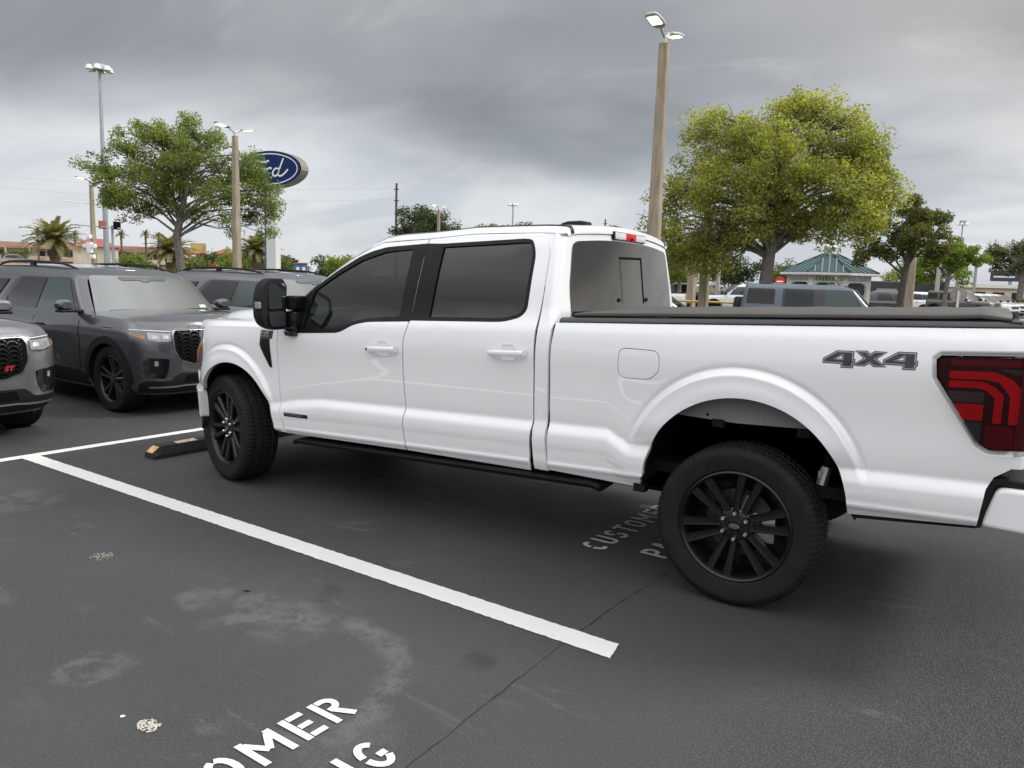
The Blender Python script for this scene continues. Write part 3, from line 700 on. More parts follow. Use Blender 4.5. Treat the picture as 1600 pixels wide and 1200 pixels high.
        # rail cap along the box
        rc = MB(); xs = [2.935 + i * .11 for i in range(21)]; vv = []; ff_ = []
        for x in xs:
            z0 = 1.4035 + .0432 * (x - 2.93); wo = wside(x, z0) + .004
            for (yy, dz) in ((wo - .004, -.004), (wo + .001, .004), (wo - .001, .010), (wo - .006, .016), (wo - .018, .025), (wo - .045, .029), (.845, .029), (.845, -.02)): vv.append((x, sg * yy, z0 + dz))
        for i in range(len(xs) - 1):
            for k in range(7): ff_.append((i * 8 + k, i * 8 + k + 1, i * 8 + 9 + k, i * 8 + 8 + k))
        ff_ += [tuple(range(8)), tuple(range(8 * (len(xs) - 1), 8 * len(xs)))]
        rc.add(vv, ff_); rc.build('bed_rail', M['rail'], T, R_(25))
        # tail light
        lens = inset(TL, .004)
        Pl, _ = PS(sg, .010)
        def wl(x, z): return 1.0115 + .010 * (z - 1.2) * 0 - .9 * max(0, x - 5.05) ** 2 - .02 * max(0, 4.90 - x)
        Plens = lambda x, z, o=0.0: (x, sg * (wl(x, z) + o), z)
        Nl = lambda x, z: (1.8 * max(0, x - 5.05) - (.02 if x < 4.9 else 0), sg, .02)
        t = sheet('tail_light', fillet(lens, [.02, .02, 0, 0, .02, .02, .02], 3), Plens, Nl, M['darkred'], T, .05, thick=.05)
        def seg(poly, mat, o, nm='light_segment', fr=.006): sheet(nm, fillet(poly, fr, 3), lambda x, z: Plens(x, z, o), Nl, mat, t, .04, thick=.006)
        seg([(4.872, 1.350), (5.133, 1.366), (5.133, 1.338), (4.872, 1.326)], M['redlens'], .002)
        seg([(4.872, 1.304), (5.035, 1.311), (5.10, 1.285), (5.133, 1.250), (5.133, 1.095), (5.102, 1.095), (5.098, 1.215), (5.055, 1.268), (5.00, 1.276), (4.872, 1.270)], M['redbright'], .003)
        seg([(4.872, 1.262), (4.995, 1.267), (5.042, 1.248), (5.076, 1.215), (5.076, 1.095), (5.045, 1.095), (5.045, 1.200), (5.015, 1.230), (4.985, 1.238), (4.872, 1.233)], M['redbright'], .003)
        seg([(4.868, 1.218), (5.004, 1.222), (5.010, 1.176), (4.894, 1.172)], M['smoke'], .003)
        seg([(4.898, 1.166), (5.008, 1.170), (5.008, 1.100), (4.936, 1.098)], M['redbright'], .003)
        seg([(4.940, 1.090), (5.008, 1.092), (5.008, 1.006), (4.994, 1.008)], M['smoke'], .003)
        seg([(5.022, 1.082), (5.133, 1.086), (5.133, .992), (5.047, .984), (5.022, .994)], M['redlens'], .003)
        seg([(5.045, 1.322), (5.133, 1.328), (5.133, 1.300), (5.090, 1.312)], M['smoke'], .002)
        for z_ in (1.207, 1.192, 1.074, 1.058, 1.042, 1.026):
            xa = 4.875 + (1.218 - z_) * .62 + .01; seg([(xa, z_ + .003), (5.003, z_ + .005), (5.003, z_ + .001), (xa, z_ - .001)], M['lampdark'], .0045, 'lens_rib', .001)
        sheet('lens_cover', fillet(lens, [.02, .02, 0, 0, .02, .02, .02], 3), lambda x, z: Plens(x, z, .012 + .010 * math.sin(PI * max(0, min(1, (z - .98) / .39)))), lambda x, z: (1.8 * max(0, x - 5.05), sg, .08 * (z - 1.18) / .2), M['lenscover'], t, .04, thick=.016)
        # 4X4 decal
        four = [(0, .018), (0, .033), (.055, .070), (.124, .070), (.124, .034), (.131, .034), (.131, .017), (.124, .017), (.124, 0), (.080, 0), (.080, .017)]
        fh = [(.046, .034), (.081, .034), (.081, .055), (.077, .055)]
        ex_ = [(0, .004), (.047, .036), (.010, .067), (.052, .067), (.067, .053), (.086, .067), (.130, .067), (.089, .036), (.131, .004), (.087, .004), (.067, .019), (.046, .004)]
        ox, oz = (4.357, 1.283)
        for gl_, hole, gx, gz_ in ((four, fh, 0.0, -.002), (ex_, None, .128, .005), (four, fh, .254, .004)):
            for d_, mat, o in ((-.0045, M['print_black'], .0012), (-.0012, M['print_silver'], .0020), (.0035, M['print_grey'], .0028)):
                pl = [((ox + gx + q[0]) if near else (ox + .385 - gx - q[0]), oz + gz_ + q[1] + .026 * (gx + q[0])) for q in inset(gl_, d_)]
                hl = []
                if hole: hl = [[((ox + gx + q[0]) if near else (ox + .385 - gx - q[0]), oz + gz_ + q[1] + .026 * (gx + q[0])) for q in inset(hole, -d_ * .8)]]
                sheet('four_by_four_decal', pl, PS(sg, o)[0], Nn, mat, b_, .03, holes=hl, thick=.0008)
        # running board
        st = MB(); vv = []; prof = [(.985, .0), (1.005, -.012), (.995, -.034), (.955, -.040), (.80, -.030), (.80, -.006), (.95, .0)]
        for x, zt in ((.795, .438), (.83, .449), (3.19, .523), (3.235, .510)):
            for yy, dz in prof: vv.append((x, sg * yy, zt + dz))
        n = len(prof); ff_ = [tuple(range(n)), tuple(range(3 * n, 4 * n))] + [(i * n + k, i * n + (k + 1) % n, i * n + n + (k + 1) % n, i * n + n + k) for i in range(3) for k in range(n)]
        st.add(vv, ff_); so = st.build('running_board', M['satin_black'], T, R_(35))
        for x in (.95, 1.9, 2.75):
            g = MB(); g.box(x - .03, x + .03, min(sg * .6, sg * .9), max(sg * .6, sg * .9), .43 + .03 * x * .5, .455 + .03 * x * .5); g.build('board_bracket', M['under'], so)
        g = MB(); g.box(3.435, 3.50, min(sg * .93, sg * .985), max(sg * .93, sg * .985), .515, .557); g.build('splash_bracket', M['satin_black'], T)
        g = MB(); g.prism([(4.52, .590), (5.03, .640), (5.03, .617), (4.70, .585), (4.54, .570)], sg * .90, sg * .955, lambda x, z, y: (x, y, z)); g.build('lower_valance', M['satin_black'], T)
        # towing mirror
        mr_ = empty('mirror_pivot'); COL.objects.unlink(mr_); bpy.data.objects.remove(mr_)
        ol = fillet([(-1.055, 1.240), (-1.040, 1.545), (-1.075, 1.592), (-1.195, 1.592), (-1.245, 1.545), (-1.268, 1.455), (-1.265, 1.320), (-1.235, 1.262), (-1.17, 1.236)], [.02, .012, .015, .02, .02, .02, .025, .02, .02], 3)
        H = MB(); vv = []; ns = len(ol); cx_, cz_ = -1.17, 1.415
        for dx, k in ((.0, .975), (-.008, 1.0), (-.04, 1.0), (-.07, .985), (-.095, .92), (-.112, .74), (-.118, .3)):
            for y_, z_ in ol: vv.append((.79 + dx, sg * -(cx_ + (y_ - cx_) * k), cz_ + (z_ - cz_) * k))
        ff_ = [(i * ns + k, i * ns + (k + 1) % ns, i * ns + ns + (k + 1) % ns, i * ns + ns + k) for i in range(6) for k in range(ns)] + [tuple(range(6 * ns, 7 * ns)), tuple(range(ns))]
        H.add(vv, ff_); mo = H.build('door_mirror', M['rough_black'], T, R_(35))
        for nm, pl in (('mirror_glass', [(-1.065, 1.388), (-1.058, 1.548), (-1.085, 1.572), (-1.178, 1.572), (-1.205, 1.53), (-1.212, 1.380)]), ('spotter_glass', [(-1.066, 1.262), (-1.066, 1.368), (-1.212, 1.360), (-1.208, 1.285), (-1.19, 1.262)])):
            g = MB(); g.prism(fillet(pl, .018, 3), 0, 1, lambda y_, z_, t: (.7955 + .004 * t - .06 * (z_ - 1.40), sg * -y_, z_)); g.build(nm, M['mirror'] if nm == 'mirror_glass' else M['smoke'], mo)
        g = MB(); g.bbox(.735, .786, *sorted((sg * 1.225, sg * 1.282)), 1.385, 1.432, .008); g.build('marker_lamp', M['lampclear'], mo)
        g = MB(); g.bbox(.775, .865, *sorted((sg * .93, sg * 1.045)), 1.375, 1.475, .014); g.bbox(.70, .78, *sorted((sg * .95, sg * 1.08)), 1.39, 1.46, .01); g.build('mirror_arm', M['satin_black'], mo)
        g = MB(); g.bbox(.735, .875, *sorted((sg * .93, sg * 1.045)), 1.225, 1.37, .03); g.bbox(.75, .86, *sorted((sg * .95, sg * 1.05)), 1.185, 1.25, .03); g.build('mirror_foot', M['gloss_black'], mo, R_(40))
    # ---- cab rear wall
    def xr(y, z): return 2.965 - .13 * max(0, z - 1.45) - .05 * (y / .8) ** 2
    def rear_loop(z):
        w = wside(2.85, z) if z < 1.915 else lin([(1.91, .80), (1.93, .735), (1.95, .60)], z); pts = []; rc = .010 + .053 * sst(1.38, 1.46, z); xe = min(2.8985, xr(w - rc, z))
        pts.append((2.803, -w)); pts.append((xe - rc, -wside(xe - rc, z)))
        for k in range(1, 7):
            a = R_(90) * k / 6; pts.append((xe - rc + rc * math.sin(a) + (xr(w - rc, z) - xe) * (k / 6), -(w - rc + rc * math.cos(a))))
        for k in range(1, 12): y = -(w - rc) * (1 - k / 12); pts.append((xr(y, z), y))
        return [(x, y, z) for x, y in pts] + [(xr(0, z), 0, z)] + [(x, -y, z) for x, y in pts[::-1]]
    zs = [.535, .56, .60, .66, .72, .78, .82, .84, .87, .95, 1.1, 1.2, 1.27, 1.32, 1.36, 1.40, 1.45, 1.5, 1.56, 1.62, 1.68, 1.74, 1.80, 1.84, 1.88, 1.91, 1.93, 1.945]
    V = []; F = []
    for z in zs: V += rear_loop(z)
    n = len(rear_loop(1.0))
    for i in range(len(zs) - 1):
        for k in range(n - 1): F.append((i * n + k, i * n + k + 1, i * n + n + k + 1, i * n + n + k))
    cabr = mesh('cab_rear', V, F, W, T, R_(60))
    def Prear(o): return (lambda y, z: (xr(y, z) + o, y, z))
    Nr = lambda y, z: (1, .125 * y / .8, .13)
    rg = fillet([(-.800, 1.42), (.800, 1.42), (.800, 1.60), (.735, 1.868), (.35, 1.898), (-.35, 1.898), (-.735, 1.868), (-.800, 1.60)], [.03, .03, .05, .05, .2, .2, .05, .05], 4)
    gl = sheet('rear_window', rg, Prear(.006), Nr, M['glass_rear'], cabr, .08, thick=.008)
    for s in (-1, 1):
        sheet('slider_channel', [(s * .19, 1.50), (s * .172, 1.50), (s * .172, 1.80), (s * .19, 1.80)] if s < 0 else [(.155, 1.50), (.178, 1.50), (.178, 1.808), (.155, 1.808)], Prear(.0075 if s > 0 else .0065), Nr, M['gap'] if s > 0 else M['glass_priv'], gl, .1, thick=.002)
    sheet('slider_channel', [(-.19, 1.80), (.178, 1.808), (.178, 1.792), (-.19, 1.784)], Prear(.0078), Nr, M['gap'], gl, .1, thick=.002)
    for y in (-.235, .215):
        g = MB(); g.lathe([(0, .010), (.012, .010), (.014, 0)], 12, Matrix.Translation((xr(y, 1.525) + .006, y, 1.525)) @ Matrix.Rotation(R_(90), 4, 'Y')); g.build('slider_stop', M['satin_black'], gl)
    # ---- roof, windscreen, pillars
    line = [(.64, 1.335), (.72, 1.385), (.80, 1.446), (.90, 1.519), (1.0, 1.590), (1.07, 1.637), (1.14, 1.680), (1.27, 1.760), (1.33, 1.793), (1.39, 1.820), (1.49, 1.857), (1.60, 1.866), (1.875, 1.881), (2.21, 1.910), (2.5, 1.914), (2.69, 1.915), (2.78, 1.912), (2.832, 1.907)]
    vsec = [(0, 0, 0), (.012, .018, .02), (.035, .036, .08), (.075, .048, .16), (.14, .056, .30), (.24, .064, .50), (.36, .072, .68), (.50, .079, .83), (.64, .084, .93), (.80, .087, 1.0)]
    def rp(x, z, k):
        dy, dz, b = vsec[k]; w = wside(x, z) - .002; f = min(1, dy / .80)
        y = w - dy * (w / .80) if k < 9 else 0.0
        bow = lin([(.64, .17), (1.39, .12), (1.7, .05), (2.2, 0)], x); ht = lin([(.64, .35), (1.27, .55), (1.6, 1.0)], x)
        bk = -.05 * (1 - (1 - f) ** 2) * sst(2.5, 2.832, x)
        return Vector((x - bow * b - bk, -y, z + dz * ht))
    rows = [[rp(x, z, k) for k in range(10)] for x, z in line]
    lastx, lastz = line[-1]
    for a in (20, 40, 60, 80, 90):
        row = []
        for k in range(10):
            p = rp(lastx, lastz, k).copy(); kk = 1.0 if k > 1 else .5 * k
            row.append(Vector((p.x + .030 * math.sin(R_(a)), p.y, p.z - (.048 if k > 1 else .02 * k) * (1 - math.cos(R_(a))) * kk)))
        rows.append(row)
    hd = 9
    def strip(i0, i1, k0, k1, name, mat, both, smooth=R_(60)):
        V = []; F = []; cols = list(range(k0, k1 + 1)); full = k1 == 9
        for r in rows[i0:i1 + 1]:
            q = [r[k] for k in cols]
            if full: q = q + [Vector((p.x, -p.y, p.z)) for p in q[-2::-1]]
            V += q
        m = len(V) // (i1 - i0 + 1)
        for i in range(i1 - i0):
            for k in range(m - 1): F.append((i * m + k, i * m + k + 1, i * m + m + k + 1, i * m + m + k))
        o = mesh(name, V, F, mat, T, smooth)
        if both:
            V2 = [Vector((p.x, -p.y, p.z)) for p in V]; mesh(name, V2, [q[::-1] for q in F], mat, T, smooth)
        return o
    roof = strip(hd, len(rows) - 1, 0, 9, 'roof', W, False)
    strip(0, hd, 0, 3, 'windscreen_pillar', W, True)
    strip(0, hd, 3, 9, 'windscreen', M['glass_door'], False)
    for s in (-1, 1):
        g = MB(); pts = [rows[i][3] for i in range(hd, len(rows))]
        vv = []; 
        for i, p in enumerate(pts):
            t = rows[hd + i][2]; u = rows[hd + i][4]; d1 = (t - p).normalized() * .018; d2 = (u - p).normalized() * .018
            for q in (p + d1, p, p + d2): vv.append((q.x, s * -q.y, q.z + .004))
        g.add(vv, [(i * 3 + k, i * 3 + k + 1, i * 3 + 4 + k, i * 3 + 3 + k) for i in range(len(pts) - 1) for k in range(2)])
        g.build('roof_moulding', M['satin_black'], roof)
        # black roof bracket
        y = s * .43; zt = 1.972; 
        g = MB(); vv = []
        for x, h, hw in ((2.615, .004, .035), (2.65, .026, .045), (2.69, .036, .047), (2.78, .038, .047), (2.815, .032, .044), (2.822, -.02, .044)):
            vv += [(x, y - hw, zt - .03), (x, y - hw, zt + h * .8), (x, y - hw * .7, zt + h), (x, y + hw * .7, zt + h), (x, y + hw, zt + h * .8), (x, y + hw, zt - .03)]
        g.add(vv, [(i * 6 + k, i * 6 + (k + 1) % 6, i * 6 + 6 + (k + 1) % 6, i * 6 + 6 + k) for i in range(5) for k in range(6)] + [tuple(range(6)), tuple(range(30, 36))])
        g.build('roof_bracket', M['rough_black'], T, R_(35))
    # high brake lamp in three windows
    bl = empty('tmp'); bpy.data.objects.remove(bl)
    hb = MB(); hb.bbox(2.865, 2.915, -.262, .262, 1.906, 1.960, .010); hbo = hb.build('high_brake_lamp', M['satin_black'], T, R_(40))
    for y0, y1, mt in ((-.245, -.082, 'led'), (-.080, .080, 'redbright'), (.082, .245, 'led')):
        g = MB(); g.bbox(2.885, 2.922, y0, y1, 1.910, 1.955, .006); g.build('lamp_window', M[mt], hbo, R_(40))
    g = MB(); g.lathe([(0, .016), (.010, .014), (.013, 0)], 12, Matrix.Translation((2.921, .0, 1.925)) @ Matrix.Rotation(R_(90), 4, 'Y')); g.build('camera_eye', M['gloss_black'], hbo)
    # ---- bonnet
    xs = [-.785, -.76, -.72, -.66, -.60, -.54, -.48, -.42, -.36, -.30, -.24, -.18, -.10, 0, .12, .25, .40, .55, .66, .76]
    hs = [(1.0, -.012), (.985, .012), (.965, .028), (.93, .038), (.88, .042), (.82, .045), (.76, .058), (.70, .085), (.64, .108), (.56, .120), (.4, .130), (.2, .135), (0, .137)]
    V = []; F = []
    for x in xs:
        rise = lin([(-.785, -.35), (-.70, .12), (-.594, .34), (-.5, .62), (-.334, .90), (-.07, 1.0), (.8, 1.02)], x)
        for s in (-1, 1):
            pass
        row = []
        for f, dz in hs:
            z0 = 1.290 + RK * (x - 2); w = wside(x, z0) if x < .645 else wside(.645, z0)
            y = f * w if f > .955 else f * (w / 1.0)
            low = -.10 * sst(-.42, -.80, x) if False else 0
            row.append((x, -y, z0 + (dz if dz < .04 else .04 + (dz - .04) * rise) - .10 * max(0, (-.45 - x) / .33) ** 2))
        V += row + [(p[0], -p[1], p[2]) for p in row[-2::-1]]
    m = 2 * len(hs) - 1
    for i in range(len(xs) - 1):
        for k in range(m - 1): F.append((i * m + k, i * m + k + 1, i * m + m + k + 1, i * m + m + k))
    mesh('bonnet', V, F, W, T, R_(50))
    # cowl
    g = MB(); g.box(.62, .80, -.86, .86, 1.20, 1.335); g.build('cowl', M['satin_black'], T)
    # ---- nose: lamps, grille, bumper, wrapped round the front
    def PF(o): 
        return lambda a, z: (-.05 - (.75 + o) * math.sin(a), -(wside(-.05, max(z, .50)) + o) * math.cos(a), z)
    NF = lambda a, z: (-math.sin(a), -math.cos(a), 0.05)
    A = lambda d: R_(d)
    def both(name, poly, o, mat, thick=.02, par=T, step=.08):
        r1 = sheet(name, poly, PF(o), NF, mat, par, step, thick=thick)
        q = PF(o); sheet(name, poly, lambda a, z: (q(a, z)[0], -q(a, z)[1], q(a, z)[2]), lambda a, z: (-math.sin(a), math.cos(a), .05), mat, par, step, thick=thick)
        return r1
    hl = both('headlight', [(A(15.2), 1.172), (A(14.8), 1.08), (A(17), .98), (A(21), .87), (A(27), .83), (A(33), .90), (A(50), .93), (A(52), 1.09), (A(40), 1.13)], -.006, M['lampdark'])
    both('lamp_lens', [(A(16.5), 1.165), (A(16.4), 1.115), (A(40), 1.09), (A(48), 1.08), (A(48), 1.095), (A(38), 1.12)], .001, M['lampclear'], .01)
    both('side_marker', [(A(18), 1.075), (A(19), .98), (A(22), .90), (A(27), .89), (A(25), 1.06)], .000, M['amber'], .01)
    both('grille_surround', [(A(54), .74), (A(89.9), .74), (A(89.9), 1.12), (A(54), 1.12)], -.01, M['satin_black'])
    for z in (.80, .88, .96, 1.04): both('grille_bar', [(A(56), z), (A(89.9), z), (A(89.9), z + .03), (A(56), z + .03)], .012, M['rough_black'], .02)
    both('nose_panel', [(A(22), .835), (A(24.5), .70), (A(52), .70), (A(52), .90), (A(35), .87), (A(28), .815)], -.004, W)
    both('front_bumper', fillet([(A(18), .470), (A(17.5), .690), (A(89.9), .715), (A(89.9), .46)], [.02, .02, 0, 0], 3), .030, W, .06)
    both('bumper_valance', [(A(20), .40), (A(19.5), .47), (A(89.9), .46), (A(89.9), .36), (A(30), .34)], .012, M['rough_black'], .04)
    both('fender_edge_trim', [(A(19.4), .74), (A(18.2), .80), (A(19.0), .81), (A(20.4), .74)], -.018, M['under'], .03)
    # ---- tail: corner posts, tailgate, bumper
    for s in (-1, 1):
        pf = lambda a, z, s=s: (5.135 + .045 * math.sin(a), s * (wside(5.134, z) - .05 + .05 * math.cos(a)), z)
        nf = lambda a, z, s=s: (math.sin(a), s * math.cos(a), 0)
        for z0, z1 in ((.905, .956), (1.405, 1.494)): sheet('bed_corner', [(0.0, z0), (A(90), z0), (A(90), z1), (0.0, z1)], pf, nf, W, T, .1, thick=.01)
        sheet('tail_light_return', [(0.0, .985), (A(90), .985), (A(90), 1.380), (0.0, 1.380)], lambda a, z, s=s: (5.127 + .053 * math.sin(a), s * (1.004 - .05 + .05 * math.cos(a)), z), nf, M['darkred'], T, .1, thick=.01)
    tg = MB(); tg.bbox(5.10, 5.175, -.885, .885, .92, 1.492, .012); tgo = tg.build('tailgate', W, T, R_(40))
    g = MB(); g.bbox(5.165, 5.185, -.80, .80, 1.20, 1.36, .006); g.build('tailgate_applique', M['gloss_black'], tgo)
    bp = MB()
    pl = [(5.045, .632), (5.06, .70), (5.085, .79), (5.10, .815), (5.30, .820), (5.345, .80), (5.35, .66), (5.32, .62)]
    bp.prism(pl, -.975, .975, lambda x, z, y: (x, y, z)); bpo = bp.build('rear_bumper', W, T)
    bv = bpo.modifiers.new('round', 'BEVEL'); bv.width = .02; bv.segments = 3; bv.limit_method = 'ANGLE'
    g = MB(); g.bbox(5.10, 5.33, -.955, .955, .812, .850, .008); g.build('bumper_step_pad', M['rough_black'], bpo)
    for s in (-1, 1):
        g = MB(); g.prism([(5.028, .622), (5.048, .80), (5.066, .85), (5.13, .86), (5.13, .835), (5.085, .822), (5.062, .72), (5.05, .628)], s * .93, s * .968, lambda x, z, y: (x, y, z)); g.build('bumper_gap_seal', M['gloss_black'], T)
    g = MB(); g.bbox(5.06, 5.30, -.42, .42, .60, .68, .01); g.build('hitch_beam', M['under'], T)
    # ---- bed cover
    V = []; F = []; xs = [3.005 + i * (5.075 - 3.005) / 18 for i in range(19)]; ys = [-.935, -.93, -.90, -.87, -.6, -.3, 0, .3, .6, .87, .90, .93, .935]
    for i, x in enumerate(xs):
        zb = 1.4035 + .0432 * (x - 2.93) + .032
        for j, y in enumerate(ys):
            e = (0 if abs(y) > .932 else .011 if abs(y) > .92 else .016 if abs(y) > .88 else .018 + .008 * (1 - (y / .9) ** 2))
            if i == 0: e *= .4
            e += (.004 * math.sin(i * 2.1 + j) * (1 if 0 < i < 18 else 0)) * (abs(y) < .88)
            if i >= 17: e += .004 if abs(y) > .85 else 0
            if i == 18 : e -= .012
            V.append((x, y, zb + e))
    m = len(ys)
    for i in range(len(xs) - 1):
        for k in range(m - 1): F.append((i * m + k, i * m + k + 1, i * m + m + k + 1, i * m + m + k))
    cv = mesh('bed_cover', V, F, M['cover'], T, R_(50)); sd = cv.modifiers.new('thick', 'SOLIDIFY'); sd.thickness = .012; sd.offset = -1
    for i in (5, 11):
        g = MB(); g.tube([(xs[i], y, 1.4035 + .0432 * (xs[i] - 2.93) + .032 + .017 + .008 * (1 - (y / .9) ** 2)) for y in (-.90, -.6, -.3, 0, .3, .6, .90)], .006, 6); g.build('cover_hinge', M['cover'], cv, R_(60))
    for s in (-1, 1):
        g = MB(); g.bbox(2.965, 3.05, *sorted((s * .78, s * .88)), 1.43, 1.465, .006); g.build('cover_clamp', M['satin_black'], cv)
        g = MB(); g.bbox(4.95, 5.115, *sorted((s * .80, s * .955)), 1.495, 1.522, .006); g.build('cover_latch', M['satin_black'], cv)
    # ---- underbody
    u = MB(); u.box(-.55, 3.5, -.50, .50, .42, .58); u.box(3.5, 4.9, -.50, .50, .60, .70); u.box(.70, 2.95, -.86, .86, .47, .56); u.box(2.95, 5.0, -.52, .52, .58, .95)
    for y in (-.45, .45): u.box(-.5, 3.6, y - .05, y + .05, .40, .54)
    u.tube([(0, -.8, .36), (0, .8, .36)], .05, 8); u.tube([(3.99, -.85, .40), (3.99, .85, .40)], .06, 10); u.lathe([(0, -.17), (.14, -.1), (.17, 0), (.14, .1), (0, .17)], 14, Matrix.Translation((3.99, .05, .38)))
    u.tube([(1.5, .35, .40), (4.2, .45, .56), (4.7, .62, .60)], .04, 8); u.box(3.2, 4.8, -.80, -.62, .60, .66); u.box(3.2, 4.8, .62, .80, .60, .66)
    u.tube([(4.30, -.70, .48), (4.42, -.62, .95)], .035, 8)
    u.build('underbody', M['under'], T)
    g = MB(); g.tube([(4.355, -.775, .66), (4.372, -.76, .75)], .028, 10); g.box(4.34, 4.36, -.80, -.795, .70, .735); g.build('shock_absorber', M['steel'], T)
    # ---- interior glimpsed through the glass
    it = MB(); it.box(.8, 2.8, -.80, .80, .60, .72); it.box(.60, .95, -.80, .80, .75, 1.28)
    for y in (-.42, .42):
        for x in (1.55, 2.45):
            it.bbox(x - .28, x + .22, y - .25, y + .25, .72, .95, .06); it.bbox(x + .10, x + .28, y - .24, y + .24, .9, 1.50, .07); it.bbox(x + .20, x + .30, y - .12, y + .12, 1.50, 1.68, .04)
    it.build('seats', M['seat'], T, R_(40))
    g = MB(); mt = Matrix.Translation((1.06, -.42, 1.19)) @ Matrix.Rotation(R_(68), 4, 'Y'); 
    g.tube([mt @ Vector((.19 * math.cos(a * PI / 12), .19 * math.sin(a * PI / 12), 0)) for a in range(25)], .017, 8); g.tube([mt @ Vector((0, .19, 0)), mt @ Vector((0, -.19, 0))], .02, 6); g.build('steering_wheel', M['seat'], T, R_(60))
    # ---- wheels
    wh = make_wheel('truck')
    for i, (x, sg, st) in enumerate(((3.986, -1, 0), (.02, -1, -14.0), (3.986, 1, 0), (.02, 1, -14.0))):
        o = wh if i == 0 else copy_tree(wh); o.parent = T
        o.location = (x, sg * .853, .417); o.rotation_euler = (0, R_(17 + 33 * i) * 0, R_(st) + (0 if sg < 0 else PI))
def make_wheel(kind):
    """wheel with its outer face towards -y, centred on the origin; truck: 275/60R20, suv: 255/55R20"""
    if kind == 'truck': R, hw, rr = .417, .1375, .285
    elif kind == 'suv': R, hw, rr = .388, .1275, .268
    else: R, hw, rr = .345, .11, .225
    w = empty('wheel'); MY = Matrix.Rotation(R_(90), 4, 'X')     # lathe z -> -y
    n = 160 if kind == 'truck' else 64
    prof = [(rr - .004, hw * .80), (rr + .006, hw * .86), (rr + .012, hw * .93), (rr + (R - rr) * .35, hw * .995), (rr + (R - rr) * .62, hw), (rr + (R - rr) * .70, hw * 1.005), (R - .030, hw * .965), (R - .012, hw * .90), (R - .003, hw * .80), (R, hw * .55)]
    t = MB(); V = []; F = []
    full = prof + [(R - .009, hw * .50), (R - .009, hw * .44), (R, hw * .40), (R + .001, hw * .08), (R - .009, hw * .05), (R - .009, -hw * .05), (R + .001, -hw * .08), (R, -hw * .40), (R - .009, -hw * .44), (R - .009, -hw * .50)] + [(r, -h) for r, h in prof[::-1]]
    nl = n * 2
    for j, (r, h) in enumerate(full):
        for k in range(nl):
            rr_ = r; ph = k % 4
            if R - .032 < r < R - .008 and abs(h) > hw * .85: rr_ = r - (.003 if ph in (0,) else 0) + (.0015 if ph == 2 else 0)
            elif r >= R - .004 and abs(h) > hw * .45: rr_ = r - (.0045 if ph == 0 else 0)
            elif r >= R - .002 and abs(h) < hw * .42: rr_ = r - (.006 if (k + 2) % 4 == 0 else 0)
            a = 2 * PI * (k + (.6 if abs(h) < hw * .42 else 0) + (0.35 * h / hw)) / nl; V.append((rr_ * math.cos(a), -h, rr_ * math.sin(a)))
    for j in range(len(full) - 1):
        for k in range(nl): F.append((j * nl + k, j * nl + (k + 1) % nl, (j + 1) * nl + (k + 1) % nl, (j + 1) * nl + k))
    mesh('tyre', V, F, M['rubber'], w, R_(38))
    # barrel and lip
    b = MB(); yo = hw * .86
    b.lathe([(rr - .004, yo - .010), (rr + .004, yo), (rr - .004, yo + .004), (rr - .014, yo - .004), (rr - .022, yo - .03), (rr - .032, -hw * .8)], 64, MY)
    b.lathe([(0, -hw * .55), (rr - .03, -hw * .55)], 48, MY)
    rim = b.build('rim', M['rim'], w, R_(35))
    d = MB(); d.lathe([(.07, .0), (.165 if kind != 'truck' else .175, .0), (.165 if kind != 'truck' else .175, -.03)], 40, MY); d.build('brake_disc', M['disc'], w, R_(35))
    g = MB(); g.bbox(.07, .19, -.05, .02, -.075, .075, .012); g.build('brake_caliper', M['steel'] if kind == 'truck' else M['rimdark'], w, R_(35))
    # spokes
    s = MB(); ro = rr - .010; ri = .062
    if kind == 'truck':
        for i in range(6):
            for side in (-1, 1):
                ca = R_(15 + 60 * i); ux = Vector((math.cos(ca), 0, math.sin(ca))); uy = Vector((-math.sin(ca), 0, math.cos(ca)))
                def pt(r, off, dep): return ux * r + uy * (off * side) + Vector((0, -dep, 0))
                sec = [(.045, .002, .036, .088, .030), (.10, .006, .043, .092, .032), (.17, .014, .054, .100, .034), (.235, .020, .066, .106, .034), (ro + .002, .023, .072, .110, .034)]
                vv = []
                for r, o1, o2, dep, th in sec:
                    r1 = math.sqrt(max(r * r - o1 * o1, 0)); r2 = math.sqrt(max(r * r - o2 * o2, 0)); rm1 = math.sqrt(max(r * r - (o1 + .006) ** 2, 0)); rm2 = math.sqrt(max(r * r - (o2 - .006) ** 2, 0))
                    vv += [pt(r1, o1, dep - th), pt(r1, o1, dep - .010), pt(rm1, o1 + .006, dep), pt((rm1 + rm2) / 2, (o1 + o2) / 2, dep - .003), pt(rm2, o2 - .006, dep), pt(r2, o2, dep - .010), pt(r2, o2, dep - th)]
                q = 7; fa = [(j * q + k, j * q + k + 1, j * q + q + k + 1, j * q + q + k) for j in range(len(sec) - 1) for k in range(q - 1)]
                s.add(vv, fa)
            # web filling the root between the pair, and the wide scallop between pairs
        s.lathe([(0, .096), (.040, .096), (.056, .093), (.078, .090), (.092, .080), (.098, .05)], 48, MY)
        for i in range(6):
            ca = R_(15 + 60 * i)
            for (r, wd, dep) in ((.13, .02, .078),):
                ux = Vector((math.cos(ca), 0, math.sin(ca))); uy = Vector((-math.sin(ca), 0, math.cos(ca)))
                vv = [ux * .07 + uy * .02 + Vector((0, -.080, 0)), ux * .07 - uy * .02 + Vector((0, -.080, 0)), ux * .16 - uy * .035 + Vector((0, -.035, 0)), ux * .16 + uy * .035 + Vector((0, -.035, 0))]
                s.add(vv, [(0, 1, 2, 3)])
        s.build('spokes', M['rim'], rim, R_(30))
